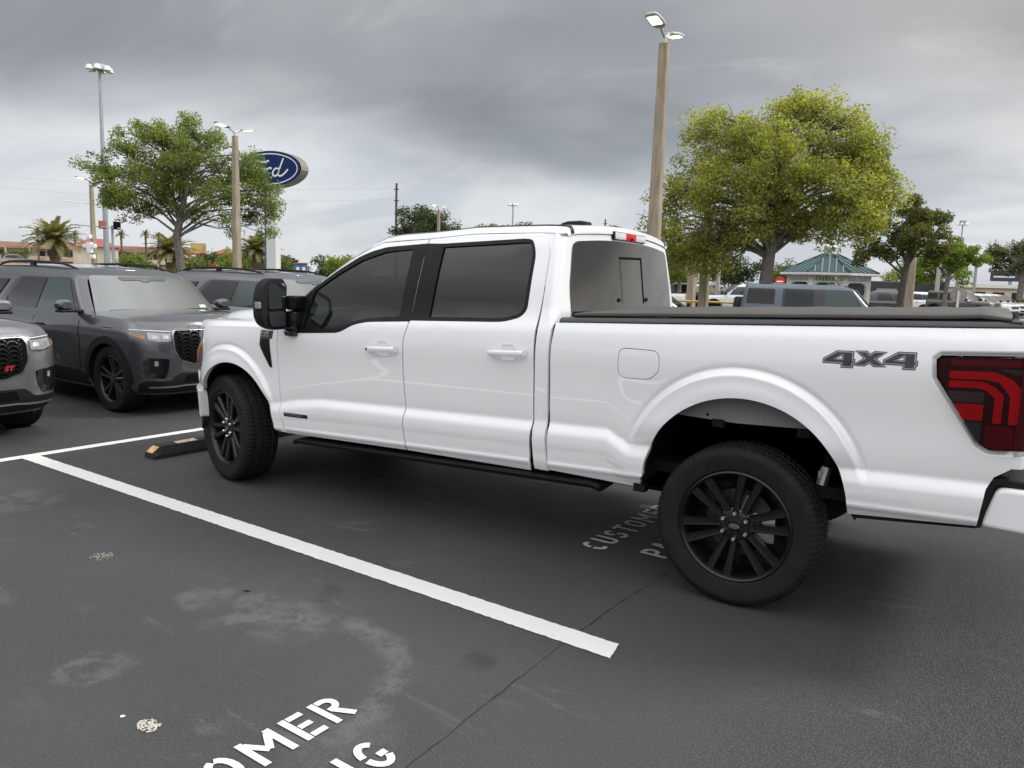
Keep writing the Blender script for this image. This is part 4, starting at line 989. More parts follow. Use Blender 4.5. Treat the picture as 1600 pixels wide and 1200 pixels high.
        for i in range(6):
            a = R_(45 + 60 * i - 14); g = MB(); g.lathe([(0, .115), (.009, .114), (.0125, .108), (.0135, .094), (.0145, .088)], 12, Matrix.Translation((.0675 * math.cos(a), 0, .0675 * math.sin(a))) @ MY); g.build('lug_nut', M['chrome'], w, R_(40))
            g = MB(); g.lathe([(.0125, .0905), (.017, .0935), (.019, .0905)], 14, Matrix.Translation((.0675 * math.cos(a), 0, .0675 * math.sin(a))) @ MY); g.build('lug_shade_ring', M['gap'], w, R_(40))  # raised black ring, its colour standing in for shade round the nut
        g = MB(); g.lathe([(0, .102), (.030, .101), (.036, .096)], 28, MY); cap = g.build('centre_cap', M['satin_black'], w, R_(35))
        g = MB(); vv = [(0, -.1035, 0)] + [(.027 * math.cos(k * PI / 14), -.1030, .0125 * math.sin(k * PI / 14)) for k in range(28)]; g.add(vv, [(0, 1 + k, 1 + (k + 1) % 28) for k in range(28)]); g.build('cap_oval', M['steel'], w)
        g = MB(); vv = [(0, -.1045, 0)] + [(.0245 * math.cos(k * PI / 14), -.1040, .0103 * math.sin(k * PI / 14)) for k in range(28)]; g.add(vv, [(0, 1 + k, 1 + (k + 1) % 28) for k in range(28)]); g.build('cap_field', M['lampdark'], w)
        text_on('cap_lettering', 'Ford', .019, lambda u, v, t: (u, -.1052, v - .0055), M['steel'], w, align='CENTER', shear=.3)
    else:
        ns = 5
        for i in range(ns):
            for side in (-1, 1):
                ca = R_(90 + 72 * i); ux = Vector((math.cos(ca), 0, math.sin(ca))); uy = Vector((-math.sin(ca), 0, math.cos(ca)))
                def pt(r, off, dep): return ux * r + uy * (off * side) + Vector((0, -dep, 0))
                sec = [(.04, .002, .020, .085, .03), (.12, .012, .034, .092, .03), (.20, .026, .048, .100, .03), (ro + .002, .034, .058, .104, .03)]
                vv = []
                for r, o1, o2, dep, th in sec:
                    r1 = math.sqrt(r * r - o1 * o1); r2 = math.sqrt(max(r * r - o2 * o2, 0)); vv += [pt(r1, o1, dep - th), pt(r1, o1, dep - .004), pt((r1 + r2) / 2, (o1 + o2) / 2, dep), pt(r2, o2, dep - .004), pt(r2, o2, dep - th)]
                q = 5; s.add(vv, [(j * q + k, j * q + k + 1, j * q + q + k + 1, j * q + q + k) for j in range(len(sec) - 1) for k in range(q - 1)])
        s.lathe([(0, .094), (.045, .093), (.060, .085), (.066, .05)], 30, MY)
        s.build('spokes', M['rimdark'], rim, R_(30))
        for i in range(5):
            a = R_(54 + 72 * i); g = MB(); g.lathe([(0, .100), (.008, .099), (.010, .09)], 8, Matrix.Translation((.05 * math.cos(a), 0, .05 * math.sin(a))) @ MY); g.build('lug_nut', M['rim'], w)
    return w
build_truck()
# ------------------------------------------------------------------ other cars: a shell of stacked outlines, cut for the wheels, dressed with draped pieces
# car space: x forwards from the front axle, y to the car's left, z up
def car_loop(xf, xb, w, rf, rb, bow, ns=26, nf=8):
    """plan outline, counter-clockwise from the nose centre to the left side, tail, right side"""
    half = []
    yc = w - rf
    for k in range(nf + 1):
        y = yc * k / nf; half.append((xf - bow * (y / w) ** 2, y))
    x0 = half[-1][0]
    for k in range(1, 7):
        a = R_(90) * k / 6; half.append((x0 - rf * (1 - math.cos(a)), yc + rf * math.sin(a)))
    xs0 = x0 - rf; xs1 = xb + rb
    for k in range(1, ns): half.append((xs0 + (xs1 - xs0) * k / ns, w))
    for k in range(0, 7):
        a = R_(90) * k / 6; half.append((xb + rb - rb * math.sin(a), w - rb + rb * math.cos(a)))
    for k in range(1, nf + 1): half.append((xb, (w - rb) * (1 - k / nf)))
    return half
def car_shell(levels, crown, capcols=10):
    """levels: list of (half outline, z function); closed mirrored body with crowned top"""
    n = len(levels[0][0]); V = []; F = []
    for half, zf in levels:
        V += [(x, y, zf(x, y)) for x, y in half]
        V += [(x, -y, zf(x, y)) for x, y in half[-2:0:-1]]
    m = 2 * n - 2
    for i in range(len(levels) - 1):
        for k in range(m): F.append((i * m + k, i * m + (k + 1) % m, i * m + m + (k + 1) % m, i * m + m + k))
    b = (len(levels) - 1) * m
    # crowned top: rows across
    half, zf = levels[-1]; rows = []
    for k in range(1, n - 1):
        x, y = half[k]; row = [b + k]
        for c in range(1, capcols):
            t = 1 - 2 * c / capcols; V.append((x, y * t, zf(x, y) + crown(x, y * t, y) * min(1, y / .5))); row.append(len(V) - 1)
        row.append(b + m - k); rows.append(row)
    for r1, r2 in zip(rows, rows[1:]):
        for c in range(capcols): F.append((r1[c], r2[c], r2[c + 1], r1[c + 1]))
    F += [(b, rows[0][c], rows[0][c + 1]) for c in range(capcols)]; F += [(b + n - 1, rows[-1][c + 1], rows[-1][c]) for c in range(capcols)]
    F.append(tuple(range(m))[::-1])
    return V, F
def boolean_cut(o, cutters):
    for c in cutters:
        md = o.modifiers.new('cut', 'BOOLEAN'); md.operation = 'DIFFERENCE'; md.object = c; md.solver = 'EXACT'
        try: md.material_mode = 'TRANSFER'
        except Exception: pass
    dg = bpy.context.evaluated_depsgraph_get(); dg.update(); me = bpy.data.meshes.new_from_object(o.evaluated_get(dg)); o.modifiers.clear()
    old = o.data; o.data = me; bpy.data.meshes.remove(old)
    for c in cutters: d = c.data; bpy.data.objects.remove(c); bpy.data.meshes.remove(d)
class Drape:
    def __init__(s, objs):
        V = []; F = []
        for o in objs:
            b = len(V); V += [q.co.copy() for q in o.data.vertices]; F += [tuple(i + b for i in p.vertices) for p in o.data.polygons]
        s.t = BVHTree.FromPolygons(V, F)
    def side(s, sg, off):
        def P(x, z):
            h = s.t.ray_cast(Vector((x, sg * 3, z)), Vector((0, -sg, 0)))
            if h[0] is None or abs(h[0].y) < .3: h = s.t.find_nearest(Vector((x, sg * .95, z)))
            n = h[1] if h[1].y * sg > 0 else -h[1]; return h[0] + n * off
        def N(x, z):
            h = s.t.ray_cast(Vector((x, sg * 3, z)), Vector((0, -sg, 0)))
            if h[0] is None or abs(h[0].y) < .3: return (0, sg, .1)
            n = h[1] if h[1].y * sg > 0 else -h[1]; return n
        return P, N
    def front(s, off, sgn=1):
        def P(y, z):
            h = s.t.ray_cast(Vector((6 * sgn, y, z)), Vector((-sgn, 0, 0)))
            if h[0] is None: h = s.t.find_nearest(Vector((1.2 * sgn, y, z)))
            n = h[1] if h[1].x * sgn > 0 else -h[1]; return h[0] + n * off
        def N(y, z):
            h = s.t.ray_cast(Vector((6 * sgn, y, z)), Vector((-sgn, 0, 0)))
            if h[0] is None: return (sgn, 0, 0)
            return h[1] if h[1].x * sgn > 0 else -h[1]
        return P, N
    def top(s, off):
        def P(x, y):
            h = s.t.ray_cast(Vector((x, y, 4)), Vector((0, 0, -1))); 
            if h[0] is None: return Vector((x, y, 1))
            return h[0] + Vector((0, 0, off))
        return P, lambda x, y: (0, 0, 1)
def sheet_auto(name, poly, PN, mat, parent, step=.06, holes=(), thick=.01):
    """draped piece: normals from its own faces, so facets of the shell do not show"""
    P, N = PN; V, T, BL = tri2d(poly, step, holes)
    v = [Vector(P(*q)) for q in V]; a, b, c = T[len(T) // 2]; g = (v[b] - v[a]).cross(v[c] - v[a]); rev = g.dot(Vector(N(*V[a]))) < 0
    f = [t[::-1] if rev else t for t in T]
    nn = [Vector(N(*q)) for q in V]
    for bl in BL:
        k0 = len(v); v += [v[i] for i in bl]; k1 = len(v); v += [v[i] - nn[i].normalized() * thick for i in bl]
        for i in range(len(bl)): j = (i + 1) % len(bl); f.append((k0 + i, k0 + j, k1 + j, k1 + i))
    return mesh(name, v, f, mat, parent, R_(45))
def mirror_pair(name, poly, D, off, mat, parent, **k):
    return [sheet_auto(name, poly, D.side(sg, off), mat, parent, **k) for sg in (-1, 1)]

def suv_three_row(paint, name='parked_suv'):
    """large three-row crossover: hexagon-mesh grille, slim lamps, black cladding, roof rails"""
    T = empty(name)
    NX, TX, WB = .83, -4.12, 3.025
    ztop = [(-4.2, 1.12), (-3.4, 1.12), (-1.6, 1.105), (-.72, 1.105), (-.35, 1.10), (.3, 1.08), (.55, 1.06), (.85, 1.02)]
    def lev(s):
        # s: 0 bottom .. 1 shoulder
        nose = spl([(0, -.10), (.12, -.02), (.30, .0), (.55, .0), (.80, -.015), (.93, -.05), (1, -.10)], s)
        w = spl([(0, .88), (.08, .93), (.16, .955), (.3, .968), (.45, .972), (.66, .978), (.76, .976), (.83, .962), (.90, .938), (.96, .915), (1, .89)], s)
        tail = spl([(0, .10), (.2, .02), (.6, 0), (1, .06)], s)
        half = car_loop(NX + nose, TX + tail, w, .33, .16, .11)
        def zf(x, y, s=s):
            zb = .235 + .03 * max(0, abs(x + 1.5) - 1.6); zt = spl(ztop, x); return zb + s * (zt - zb)
        return half, zf
    ss = [0, .04, .08, .12, .17, .23, .30, .36, .42, .48, .54, .60, .66, .71, .76, .80, .84, .88, .91, .94, .97, 1.0]
    def crown(x, y, ye):
        t = 1 - (y / max(ye, .01)) ** 2; k = lin([(-4.2, .0), (-.8, .02), (-.7, .055), (.3, .065), (.7, .04), (.86, .012)], x)
        return k * (t if t > 0 else 0) ** .6
    V, F = car_shell([lev(s) for s in ss], crown, 12)
    body = mesh('body', V, F, paint, T)
    body.data.materials.append(M['under'])
    cut = []
    for x in (0, -WB):
        c = MB(); c.lathe([(.0, -1.2), (.425, -1.2), (.425, 1.2), (0, 1.2)], 40, Matrix.Translation((x, 0, .375)) @ Matrix.Rotation(R_(90), 4, 'X'))
        c.box(x - .36, x + .36, -1.2, 1.2, -.2, .3)
        bm = bmesh.new(); me = bpy.data.meshes.new('c')
        pts = [(x + .425 * math.cos(R_(a)), .375 + .425 * math.sin(R_(a))) for a in range(-5, 186, 6)] + [(x - .40, .1), (x + .40, .1)]
        for sg in (-1, 1):
            q = MB(); q.prism(pts, sg * .60, sg * 1.3, lambda a, b, t: (a, t, b)); co = q.build('cutter', M['under']); 
            b2 = bmesh.new(); b2.from_mesh(co.data); bmesh.ops.recalc_face_normals(b2, faces=b2.faces[:]); b2.to_mesh(co.data); b2.free(); cut.append(co)
        bm.free()
    boolean_cut(body, cut); body.data.shade_smooth(); body.data.set_sharp_from_angle(angle=R_(32))
    # greenhouse
    def glev(t):
        z = 1.06 + t * .575
        xf = lin([(0, -.44), (.08, -.50), (.85, -.93), (1, -1.20)], t); xb = lin([(0, -4.04), (.5, -3.86), (.9, -3.70), (1, -3.62)], t)
        w = spl([(0, .885), (.1, .875), (.5, .815), (.8, .752), (.92, .705), (1, .62)], t)
        zz = lambda x, y, t=t, z=z: z + (.035 * math.sin(PI * max(0, min(1, (x + 3.9) / 2.6))) - .01) * sst(.5, 1, t)
        return car_loop(xf, xb, w, .10 if t < .9 else .14, .14, .14), zz
    ts = [0, .05, .1, .2, .3, .4, .5, .6, .7, .78, .85, .90, .94, .97, .99, 1.0]
    V, F = car_shell([glev(t) for t in ts], lambda x, y, ye: .035 * max(0, 1 - (y / max(ye, .01)) ** 2), 8)
    gh = mesh('cabin', V, F, paint, T, R_(38))
    D = Drape([body]); G = Drape([gh])
    # windscreen and glass
    ws = fillet([(-.77, 1.105), (.77, 1.105), (.765, 1.13), (.635, 1.525), (.60, 1.545), (-.60, 1.545), (-.635, 1.525), (-.765, 1.13)], [.02, .02, .02, .04, .04, .04, .04, .02], 3)
    wsg = sheet_auto('windscreen', ws, G.front(.012), M['glass_ws'], T, .035)
    sheet_auto('windscreen_band', fillet([(-.30, 1.49), (.30, 1.49), (.32, 1.535), (-.32, 1.535)], .02, 2), G.front(.017), M['lampdark'], wsg, .08, thick=.003)
    sheet_auto('rear_view_housing', fillet([(-.06, 1.475), (.06, 1.475), (.03, 1.495), (-.03, 1.495)], .01, 2), G.front(.020), M['mid_car'], wsg, .05, thick=.003)
    sheet_auto('paper_sticker', fillet([(.60, 1.15), (.70, 1.15), (.695, 1.185), (.60, 1.185)], .006, 2), G.front(.016), M['sticker'], wsg, .05, thick=.002)
    sheet_auto('screen_base', [(-.82, 1.085), (.82, 1.085), (.81, 1.112), (-.81, 1.112)], G.front(.018), M['satin_black'], wsg, .08, thick=.004)
    for y0, y1 in ((-.62, -.02), (.10, .70)):
        g = MB(); pts = [G.front(.02)[0](y0 + (y1 - y0) * k / 6, 1.118 + .012 * math.sin(k * .5)) for k in range(7)]; g.tube(pts, .012, 6); g.build('wiper', M['satin_black'], T, R_(60))
    side_all = fillet([(-.74, 1.095), (-1.11, 1.485), (-1.20, 1.515), (-2.45, 1.515), (-2.58, 1.48), (-2.98, 1.125), (-2.94, 1.095)], [.02, .05, .05, .04, .04, .03, .03], 3)
    fg = [(-.83, 1.115), (-1.165, 1.490), (-1.62, 1.498), (-1.72, 1.115)]; rgx = [(-1.84, 1.115), (-1.74, 1.498), (-2.42, 1.498), (-2.66, 1.28), (-2.66, 1.115)]; tri = [(-2.69, 1.115), (-2.69, 1.25), (-2.89, 1.115)]
    dg_ = fillet([(-3.10, 1.13), (-2.78, 1.47), (-3.52, 1.46), (-3.78, 1.13)], .03, 3)
    for sg in (-1, 1):
        fr = sheet_auto('window_frame', side_all, G.side(sg, .008), M['gloss_black'], T, .035, thick=.008)
        sheet_auto('front_window', fillet(fg, .02, 2), G.side(sg, .013), M['glass_green'], fr, .035, thick=.003)
        sheet_auto('rear_window', fillet(rgx, .02, 2), G.side(sg, .013), M['glass_priv'], fr, .035, thick=.003)
        sheet_auto('quarter_light', fillet(tri, .01, 2), G.side(sg, .013), M['glass_priv'], fr, .08, thick=.003)
        sheet_auto('cargo_window', dg_, G.side(sg, .010), M['glass_priv'], T, .035, thick=.008)
        # roof rail
        pts = []
        for k in range(15):
            x = -1.40 - k * 2.15 / 14; h = G.t.ray_cast(Vector((x, sg * .60, 3)), Vector((0, 0, -1))); zz = h[0].z if h[0] else 1.62
            pts.append((x, sg * (.615 - .02 * abs(k - 7) / 7), zz + (.005 if k in (0, 14) else .045 + .004 * (7 - abs(k - 7)) / 7 if 1 < k < 13 else .03)))
        g = MB(); g.tube(pts, [.012] + [.017] * 13 + [.012], 8); rr = g.build('roof_rail', M['satin_black'], T, R_(60))
        for k in (0, 7, 14): g = MB(); p = pts[k]; g.bbox(p[0] - .06, p[0] + .06, p[1] - .018, p[1] + .018, p[2] - .06, p[2], .008); g.build('rail_foot', M['satin_black'], rr)
        # mirror
        mo = MB(); ol = [(-.09, -.05), (-.105, .02), (-.07, .075), (.05, .085), (.10, .05), (.11, -.01), (.08, -.055)]
        V = []; n = len(ol)
        for dx, k in ((.07, .55), (.06, .85), (.02, 1.0), (-.05, 1.0), (-.075, .92)):
            for a, b in ol: V.append((-.76 + dx, sg * (1.045 + a * k), 1.195 + b * k))
        mo.add(V, [(i * n + q, i * n + (q + 1) % n, i * n + n + (q + 1) % n, i * n + n + q) for i in range(4) for q in range(n)] + [tuple(range(n)), tuple(range(4 * n, 5 * n))])
        m = mo.build('door_mirror', paint if paint is M['grey_car'] else M['gloss_black'], T, R_(50)); sb = m.modifiers.new('s', 'SUBSURF'); sb.levels = 1; sb.render_levels = 1
        g = MB(); g.bbox(-.82, -.70, *sorted((sg * .86, sg * 1.13)), 1.115, 1.148, .012); g.build('mirror_foot', M['satin_black'], m)
        # cladding: arches, sill
        for x in (0, -WB):
            a0, a1 = -4, 184
            ring = [(x + .425 * math.cos(R_(a)), .375 + .425 * math.sin(R_(a))) for a in range(a0, a1 + 1, 6)]; ring2 = [(x + .515 * math.cos(R_(a)), .375 + .505 * math.sin(R_(a))) for a in range(a1 - 6, a0 + 5, -6)]
            sheet_auto('arch_cladding', ring + ring2, D.side(sg, .012), M['rough_black'], T, .05, thick=.03)
        sheet_auto('sill_cladding', [(-.50, .27), (-.50, .40), (-.60, .45), (-2.45, .45), (-2.54, .40), (-2.54, .27)], D.side(sg, .012), M['rough_black'], T, .07, thick=.02)
        # door seams and handles
        for line in ([(-.62, .47), (-.60, .80), (-.66, 1.02)], [(-1.80, .47), (-1.79, 1.03)], [(-2.56, .62), (-2.74, .86), (-2.84, 1.03)]):
            g = MB(); P = D.side(sg, .0015)[0]; pts = []
            for (xa, za), (xb_, zb_) in zip(line, line[1:]):
                for k in range(6): pts.append(P(xa + (xb_ - xa) * k / 5, za + (zb_ - za) * k / 5))
            g.tube(pts, .0035, 4); g.build('door_seam', M['gap'], T)
        for hx in (-1.60, -2.52):
            P = D.side(sg, 0)[0](hx, .935); g = MB(); g.bbox(hx - .10, hx + .10, *sorted((P.y, P.y + sg * .035)), .925, .955, .008); g.build('door_handle', paint, T, R_(40))
        # slim headlamp wrapping the corner
        hl = fillet([(.46, .845), (.475, .895), (.60, .905), (.80, .885), (.82, .87), (.80, .80), (.66, .765), (.56, .775)], .012, 2)
    bm = bmesh.new(); bm.from_mesh(gh.data); wi = inset(ws, .02); si = inset(side_all, .02)
    kill = [f for f in bm.faces if (f.normal.x > .25 and inside(wi, f.calc_center_median().y, f.calc_center_median().z)) or (abs(f.normal.y) > .35 and inside(si, f.calc_center_median().x, f.calc_center_median().z))]
    bmesh.ops.delete(bm, geom=kill, context='FACES'); bm.to_mesh(gh.data); bm.free(); gh.data.shade_smooth(); gh.data.set_sharp_from_angle(angle=R_(38))
    # headlamps drape from the front
    for s in (-1, 1):
        def o(p): return [(s * a, b) for a, b in p] if s > 0 else [(s * a, b) for a, b in p][::-1]
        hp = o([(.645, .845), (.64, .975), (.80, .985), (.945, .99), (.962, .955), (.95, .90), (.88, .862), (.76, .835)])
        h = sheet_auto('headlight', fillet(hp, .015, 2), D.front(.004), M['lampdark'], T, .04, thick=.012)
        sheet_auto('light_bar', o([(.655, .961), (.655, .969), (.80, .978), (.94, .984), (.94, .977), (.80, .970)]), D.front(.009), M['led'], h, .05, thick=.004)
        sheet_auto('lamp_lens', o([(.66, .862), (.66, .945), (.86, .958), (.87, .885), (.78, .856)]), D.front(.007), M['lampclear'], h, .04, thick=.004)
        for y0 in (.675, .765): sheet_auto('projector', fillet(o([(y0, .885), (y0 + .015, .925), (y0 + .06, .928), (y0 + .075, .887)]), .012, 2), D.front(.010), M['steel'], h, .05, thick=.004)
        sheet_auto('corner_reflector', o([(.888, .885), (.885, .92), (.945, .94), (.94, .905)]), D.front(.009), M['amber'], h, .05, thick=.004)
        # side intake with upright lamp
        it = sheet_auto('side_intake', fillet(o([(.74, .445), (.70, .55), (.69, .665), (.90, .685), (.925, .56), (.89, .455)]), .02, 2), D.front(.006), M['gloss_black'], T, .05, thick=.01)
        sheet_auto('fog_lamp', fillet(o([(.80, .59), (.80, .645), (.83, .647), (.83, .59)]), .01, 2), D.front(.012), M['lampclear'], it, .05, thick=.008)
        sheet_auto('fog_bezel', fillet(o([(.765, .51), (.765, .665), (.865, .672), (.865, .51)]), .012, 2), D.front(.009), M['satin_black'], it, .05, thick=.006)
    # grille: bright edged dark field with a net of wide hexagons standing proud
    gp = [(-.60, .975), (.60, .975), (.625, .92), (.62, .76), (.565, .655), (.42, .605), (-.42, .605), (-.565, .655), (-.62, .76), (-.625, .92)]
    gr = sheet_auto('grille', fillet(inset(gp, -.018), .02, 2), D.front(.006), M['mid_car'], T, .05, thick=.012)
    sheet_auto('grille_field', fillet(gp, .02, 2), D.front(.009), M['gap'], gr, .05, thick=.004)
    hx, hz = .066, .046; net = MB(); P0 = D.front(.013)[0]; P1 = D.front(.024)[0]; gin = inset(gp, .008)
    for i in range(-10, 11):
        for j in range(0, 14):
            cx = i * hx * 1.5; cz = .60 + j * hz * .92 + (hz * .46 if i % 2 else 0)
            for a in range(3):
                p1 = (cx + hx * .72 * math.cos(R_(60 * a)), cz + hz * .58 * math.sin(R_(60 * a))); p2 = (cx + hx * .72 * math.cos(R_(60 * a + 60)), cz + hz * .58 * math.sin(R_(60 * a + 60)))
                if not (inside(gin, *p1) and inside(gin, *p2)): continue
                d = Vector((p2[0] - p1[0], p2[1] - p1[1])); nrm = Vector((-d.y, d.x)).normalized() * .0055
                q = [(p1[0] + nrm.x, p1[1] + nrm.y), (p1[0] - nrm.x, p1[1] - nrm.y), (p2[0] - nrm.x, p2[1] - nrm.y), (p2[0] + nrm.x, p2[1] + nrm.y)]
                v = [P0(*k) for k in q] + [P1(*k) for k in q]; net.add(v, [(4, 5, 6, 7), (0, 1, 5, 4), (1, 2, 6, 5), (2, 3, 7, 6), (3, 0, 4, 7)])
    net.build('grille_net', M['satin_black'], gr)
    sheet_auto('grille_lip', [(-.61, .982), (.61, .982), (.60, .997), (-.60, .997)], D.front(.012), paint, gr, .06, thick=.008)
    P3 = D.front(.028)[0]
    text_on('badge_lettering', 'ST', .060, lambda u, v, t: P3(.40 + u * 1.25, .68 + v), M['redbadge'], gr, bold=.003, shear=.2)
    # lettering on the bonnet edge
    PT = D.front(.004)[0]
    for i, ch in enumerate('EXPLORER'):
        y = -.42 + .12 * i
        text_on('bonnet_letter', ch, .034, lambda u, v, t: PT(y + u * 1.5, 1.0 + v * .6), M['gloss_black'], T, align='CENTER')
    # lower bumper, skid trim
    lb = sheet_auto('lower_bumper', fillet([(-.90, .28), (.90, .28), (.93, .38), (.90, .42), (.68, .42), (.58, .50), (-.58, .50), (-.68, .42), (-.90, .42), (-.93, .38)], .02, 2), D.front(.008), M['rough_black'], T, .06, thick=.015)
    sheet_auto('lower_intake', fillet([(-.54, .395), (.54, .395), (.50, .48), (-.50, .48)], .015, 2), D.front(.012), M['gap'], lb, .06, thick=.004)
    for z in (.41, .43, .45): sheet_auto('intake_bar', [(-.47, z), (.47, z), (.47, z + .008), (-.47, z + .008)], D.front(.016), M['satin_black'], lb, .08, thick=.004)
    sheet_auto('skid_trim', [(-.86, .345), (-.60, .345), (-.52, .352), (.52, .352), (.60, .345), (.86, .345), (.86, .358), (.60, .360), (.52, .366), (-.52, .366), (-.60, .360), (-.86, .358)], D.front(.014), M['steel'], lb, .06, thick=.004)
    # tail lamps, plain rear glass
    for s in (-1, 1): sheet_auto('tail_lamp', [(s * .35, .92), (s * .80, .92), (s * .80, 1.0), (s * .35, .98)], D.front(.006, -1), M['redlens'], T, .06)
    sheet_auto('tailgate_window', fillet([(-.62, 1.10), (.62, 1.10), (.56, 1.46), (-.56, 1.46)], .04, 2), G.front(.006, -1), M['glass_priv'], T, .08)
    g = MB(); g.box(-3.6, .5, -.75, .75, .20, .32); g.build('underbody', M['under'], T)
    wh = make_wheel('suv')
    for i, (x, sg) in enumerate(((0, -1), (0, 1), (-WB, -1), (-WB, 1))):
        o = wh if i == 0 else copy_tree(wh); o.parent = T; o.location = (x, sg * .825, .386); o.rotation_euler = (0, 0, 0 if sg < 0 else PI)
    return T
LOT = -.048
base = suv_three_row(M['grey_car'])
tag(base, 'dark grey SUV with hexagon grille, parked nose-on beside the pickup truck', 'SUV', 'grey SUVs parked nose-out')
base.location = (-3.37, 1.055, 0); base.rotation_euler = (0, 0, LOT); base.scale = (1, 1, .985)
def recolor(root, old, new):
    for o in root.children_recursive:
        if o.type == 'MESH' and any(m is old for m in o.data.materials):
            me = o.data.copy(); o.data = me
            for i, m in enumerate(me.materials):
                if m is old: me.materials[i] = new
c1 = copy_tree(base); recolor(c1, M['grey_car'], M['grey_car_lit']); c1.location = (-3.40, -1.74, 0)
tag(c1, 'lighter-looking grey SUV with red grille badge cut off by the left photo edge', 'SUV', 'grey SUVs parked nose-out')
c2 = copy_tree(base); recolor(c2, M['grey_car'], M['mid_car']); c2.location = (-3.35, 3.93, 0)
tag(c2, 'grey SUV behind the dark grey one, roof and windows above the white bonnet', 'SUV', 'grey SUVs parked nose-out')
# ------------------------------------------------------------------ ground
def slab(name, poly, z, mat, label=None, kind='structure', parent=None):
    o = mesh(name, [(x, y, z) for x, y in poly], [tuple(range(len(poly)))], mat, parent)
    if not parent: tag(o, label, kind=kind)
    return o
slab('ground', [(-1800, -900), (1800, -900), (1800, 2600), (-1800, 2600)], -.03, M['verge'])
lot = slab('parking_lot', [(-62, -60), (60, -60), (60, 100), (-38, 100), (-62, 30)], 0.0, M['asphalt'])
def lot_xy(x, y):
    """stall grid coordinates -> ground; the painted grid is turned a little against the truck"""
    c, s = math.cos(LOT), math.sin(LOT); return (x * c - y * s, x * s + y * c)
def paint_poly(name, pts, z=.004, jitter=.003, step=.03, seed=1):
    rnd = random.Random(seed); q = [(x + rnd.uniform(-jitter, jitter), y + rnd.uniform(-jitter, jitter)) for x, y in resample(pts, step)]
    V, T, B = tri2d(q, 5.0); return mesh(name, [(*lot_xy(x, y), z) for x, y in V], T, M['paint'], lot)
Y0 = -1.675                     # near edge of the stall line beside the truck
for k, y in enumerate((Y0, Y0 - 3.36, Y0 + 3.36, Y0 + 6.72)):
    paint_poly('stall_line', [(-1.785, y), (3.815, y), (3.785, y + .142), (-1.785, y + .142)], seed=k, step=.02)
paint_poly('row_line', [(-1.90, -12), (-1.785, -12), (-1.785, 24), (-1.90, 24)], seed=9, z=.0035)
# stencilled words; u across, v up the letter, cell 1 x 1
def arc(cx, cy, rx, ry, a0, a1, n=8): return [(cx + rx * math.cos(R_(a0 + (a1 - a0) * i / n)), cy + ry * math.sin(R_(a0 + (a1 - a0) * i / n))) for i in range(n + 1)]
GL = {'C': (.62, [arc(.31, .5, .22, .40, 50, 172), arc(.31, .5, .22, .40, 188, 310)]),
      'U': (.64, [[(.09, 1), (.09, .45)] + arc(.32, .34, .23, .25, 180, 262, 5), arc(.32, .34, .23, .25, 278, 360, 5) + [(.55, .45), (.55, 1)]]),
      'S': (.60, [arc(.30, .72, .21, .19, 20, 255), arc(.30, .28, .21, .19, 75, -165)]),
      'T': (.62, [[(0, .91), (.62, .91)], [(.31, .80), (.31, 0)]]),
      'O': (.66, [arc(.33, .5, .24, .41, 98, 262), arc(.33, .5, .24, .41, 278, 442)]),
      'M': (.86, [[(.09, 0), (.09, 1)], [(.13, .88), (.43, .38)], [(.43, .38), (.73, .88)], [(.77, 0), (.77, 1)]]),
      'E': (.58, [[(.09, 0), (.09, 1)], [(.20, .91), (.58, .91)], [(.20, .5), (.52, .5)], [(.20, .09), (.58, .09)]]),
      'R': (.64, [[(.09, 0), (.09, 1)], [(.20, .91), (.34, .91)] + arc(.34, .71, .20, .20, 85, -85, 6) + [(.24, .50)], [(.34, .44), (.56, 0)]]),
      'P': (.62, [[(.09, 0), (.09, 1)], [(.20, .91), (.34, .91)] + arc(.34, .68, .20, .23, 85, -85, 6) + [(.20, .45)]]),
      'A': (.68, [[(.09, 0), (.32, 1)], [(.36, 1), (.59, 0)], [(.24, .28), (.46, .28)]]),
      'K': (.64, [[(.09, 0), (.09, 1)], [(.22, .48), (.54, 1)], [(.27, .52), (.56, 0)]]),
      'I': (.20, [[(.10, 0), (.10, 1)]]),
      'N': (.68, [[(.09, 0), (.09, 1)], [(.14, .92), (.54, .08)], [(.59, 0), (.59, 1)]]),
      'G': (.66, [arc(.33, .5, .24, .41, 45, 172), arc(.33, .5, .24, .41, 188, 330), [(.36, .42), (.58, .42)]])}
def ribbon(pts, w):
    L_, R__ = [], []
    for i, p in enumerate(pts):
        a = Vector(pts[max(0, i - 1)]); b = Vector(pts[min(len(pts) - 1, i + 1)]); t = (b - a).normalized(); n = Vector((-t.y, t.x)) * w / 2
        L_.append((p[0] + n.x, p[1] + n.y)); R__.append((p[0] - n.x, p[1] - n.y))
    return L_ + R__[::-1], len(pts)
def word(txt, xb, y0, h):
    y = y0; sc = h * .98
    for ch in txt:
        wd, strokes = GL[ch]; V = []; F = []
        for si, st in enumerate(strokes):
            pl, n = ribbon(st, .165); b = len(V)
            V += [(*lot_xy(xb - v * h, y + u * sc), .0042 + .0003 * si) for u, v in pl]; F += [(b + i, b + i + 1, b + 2 * n - 2 - i, b + 2 * n - 1 - i) for i in range(n - 1)]
        me = mesh('painted_letter', V, F, M['paint'], lot)
        y += (wd + .22) * sc
for y0 in (-.49, -3.775):
    word('CUSTOMER', 3.145 if y0 > -1 else 3.255, y0, .172); word('PARKING', 3.50 if y0 > -1 else 3.58, y0 + .12, .172)
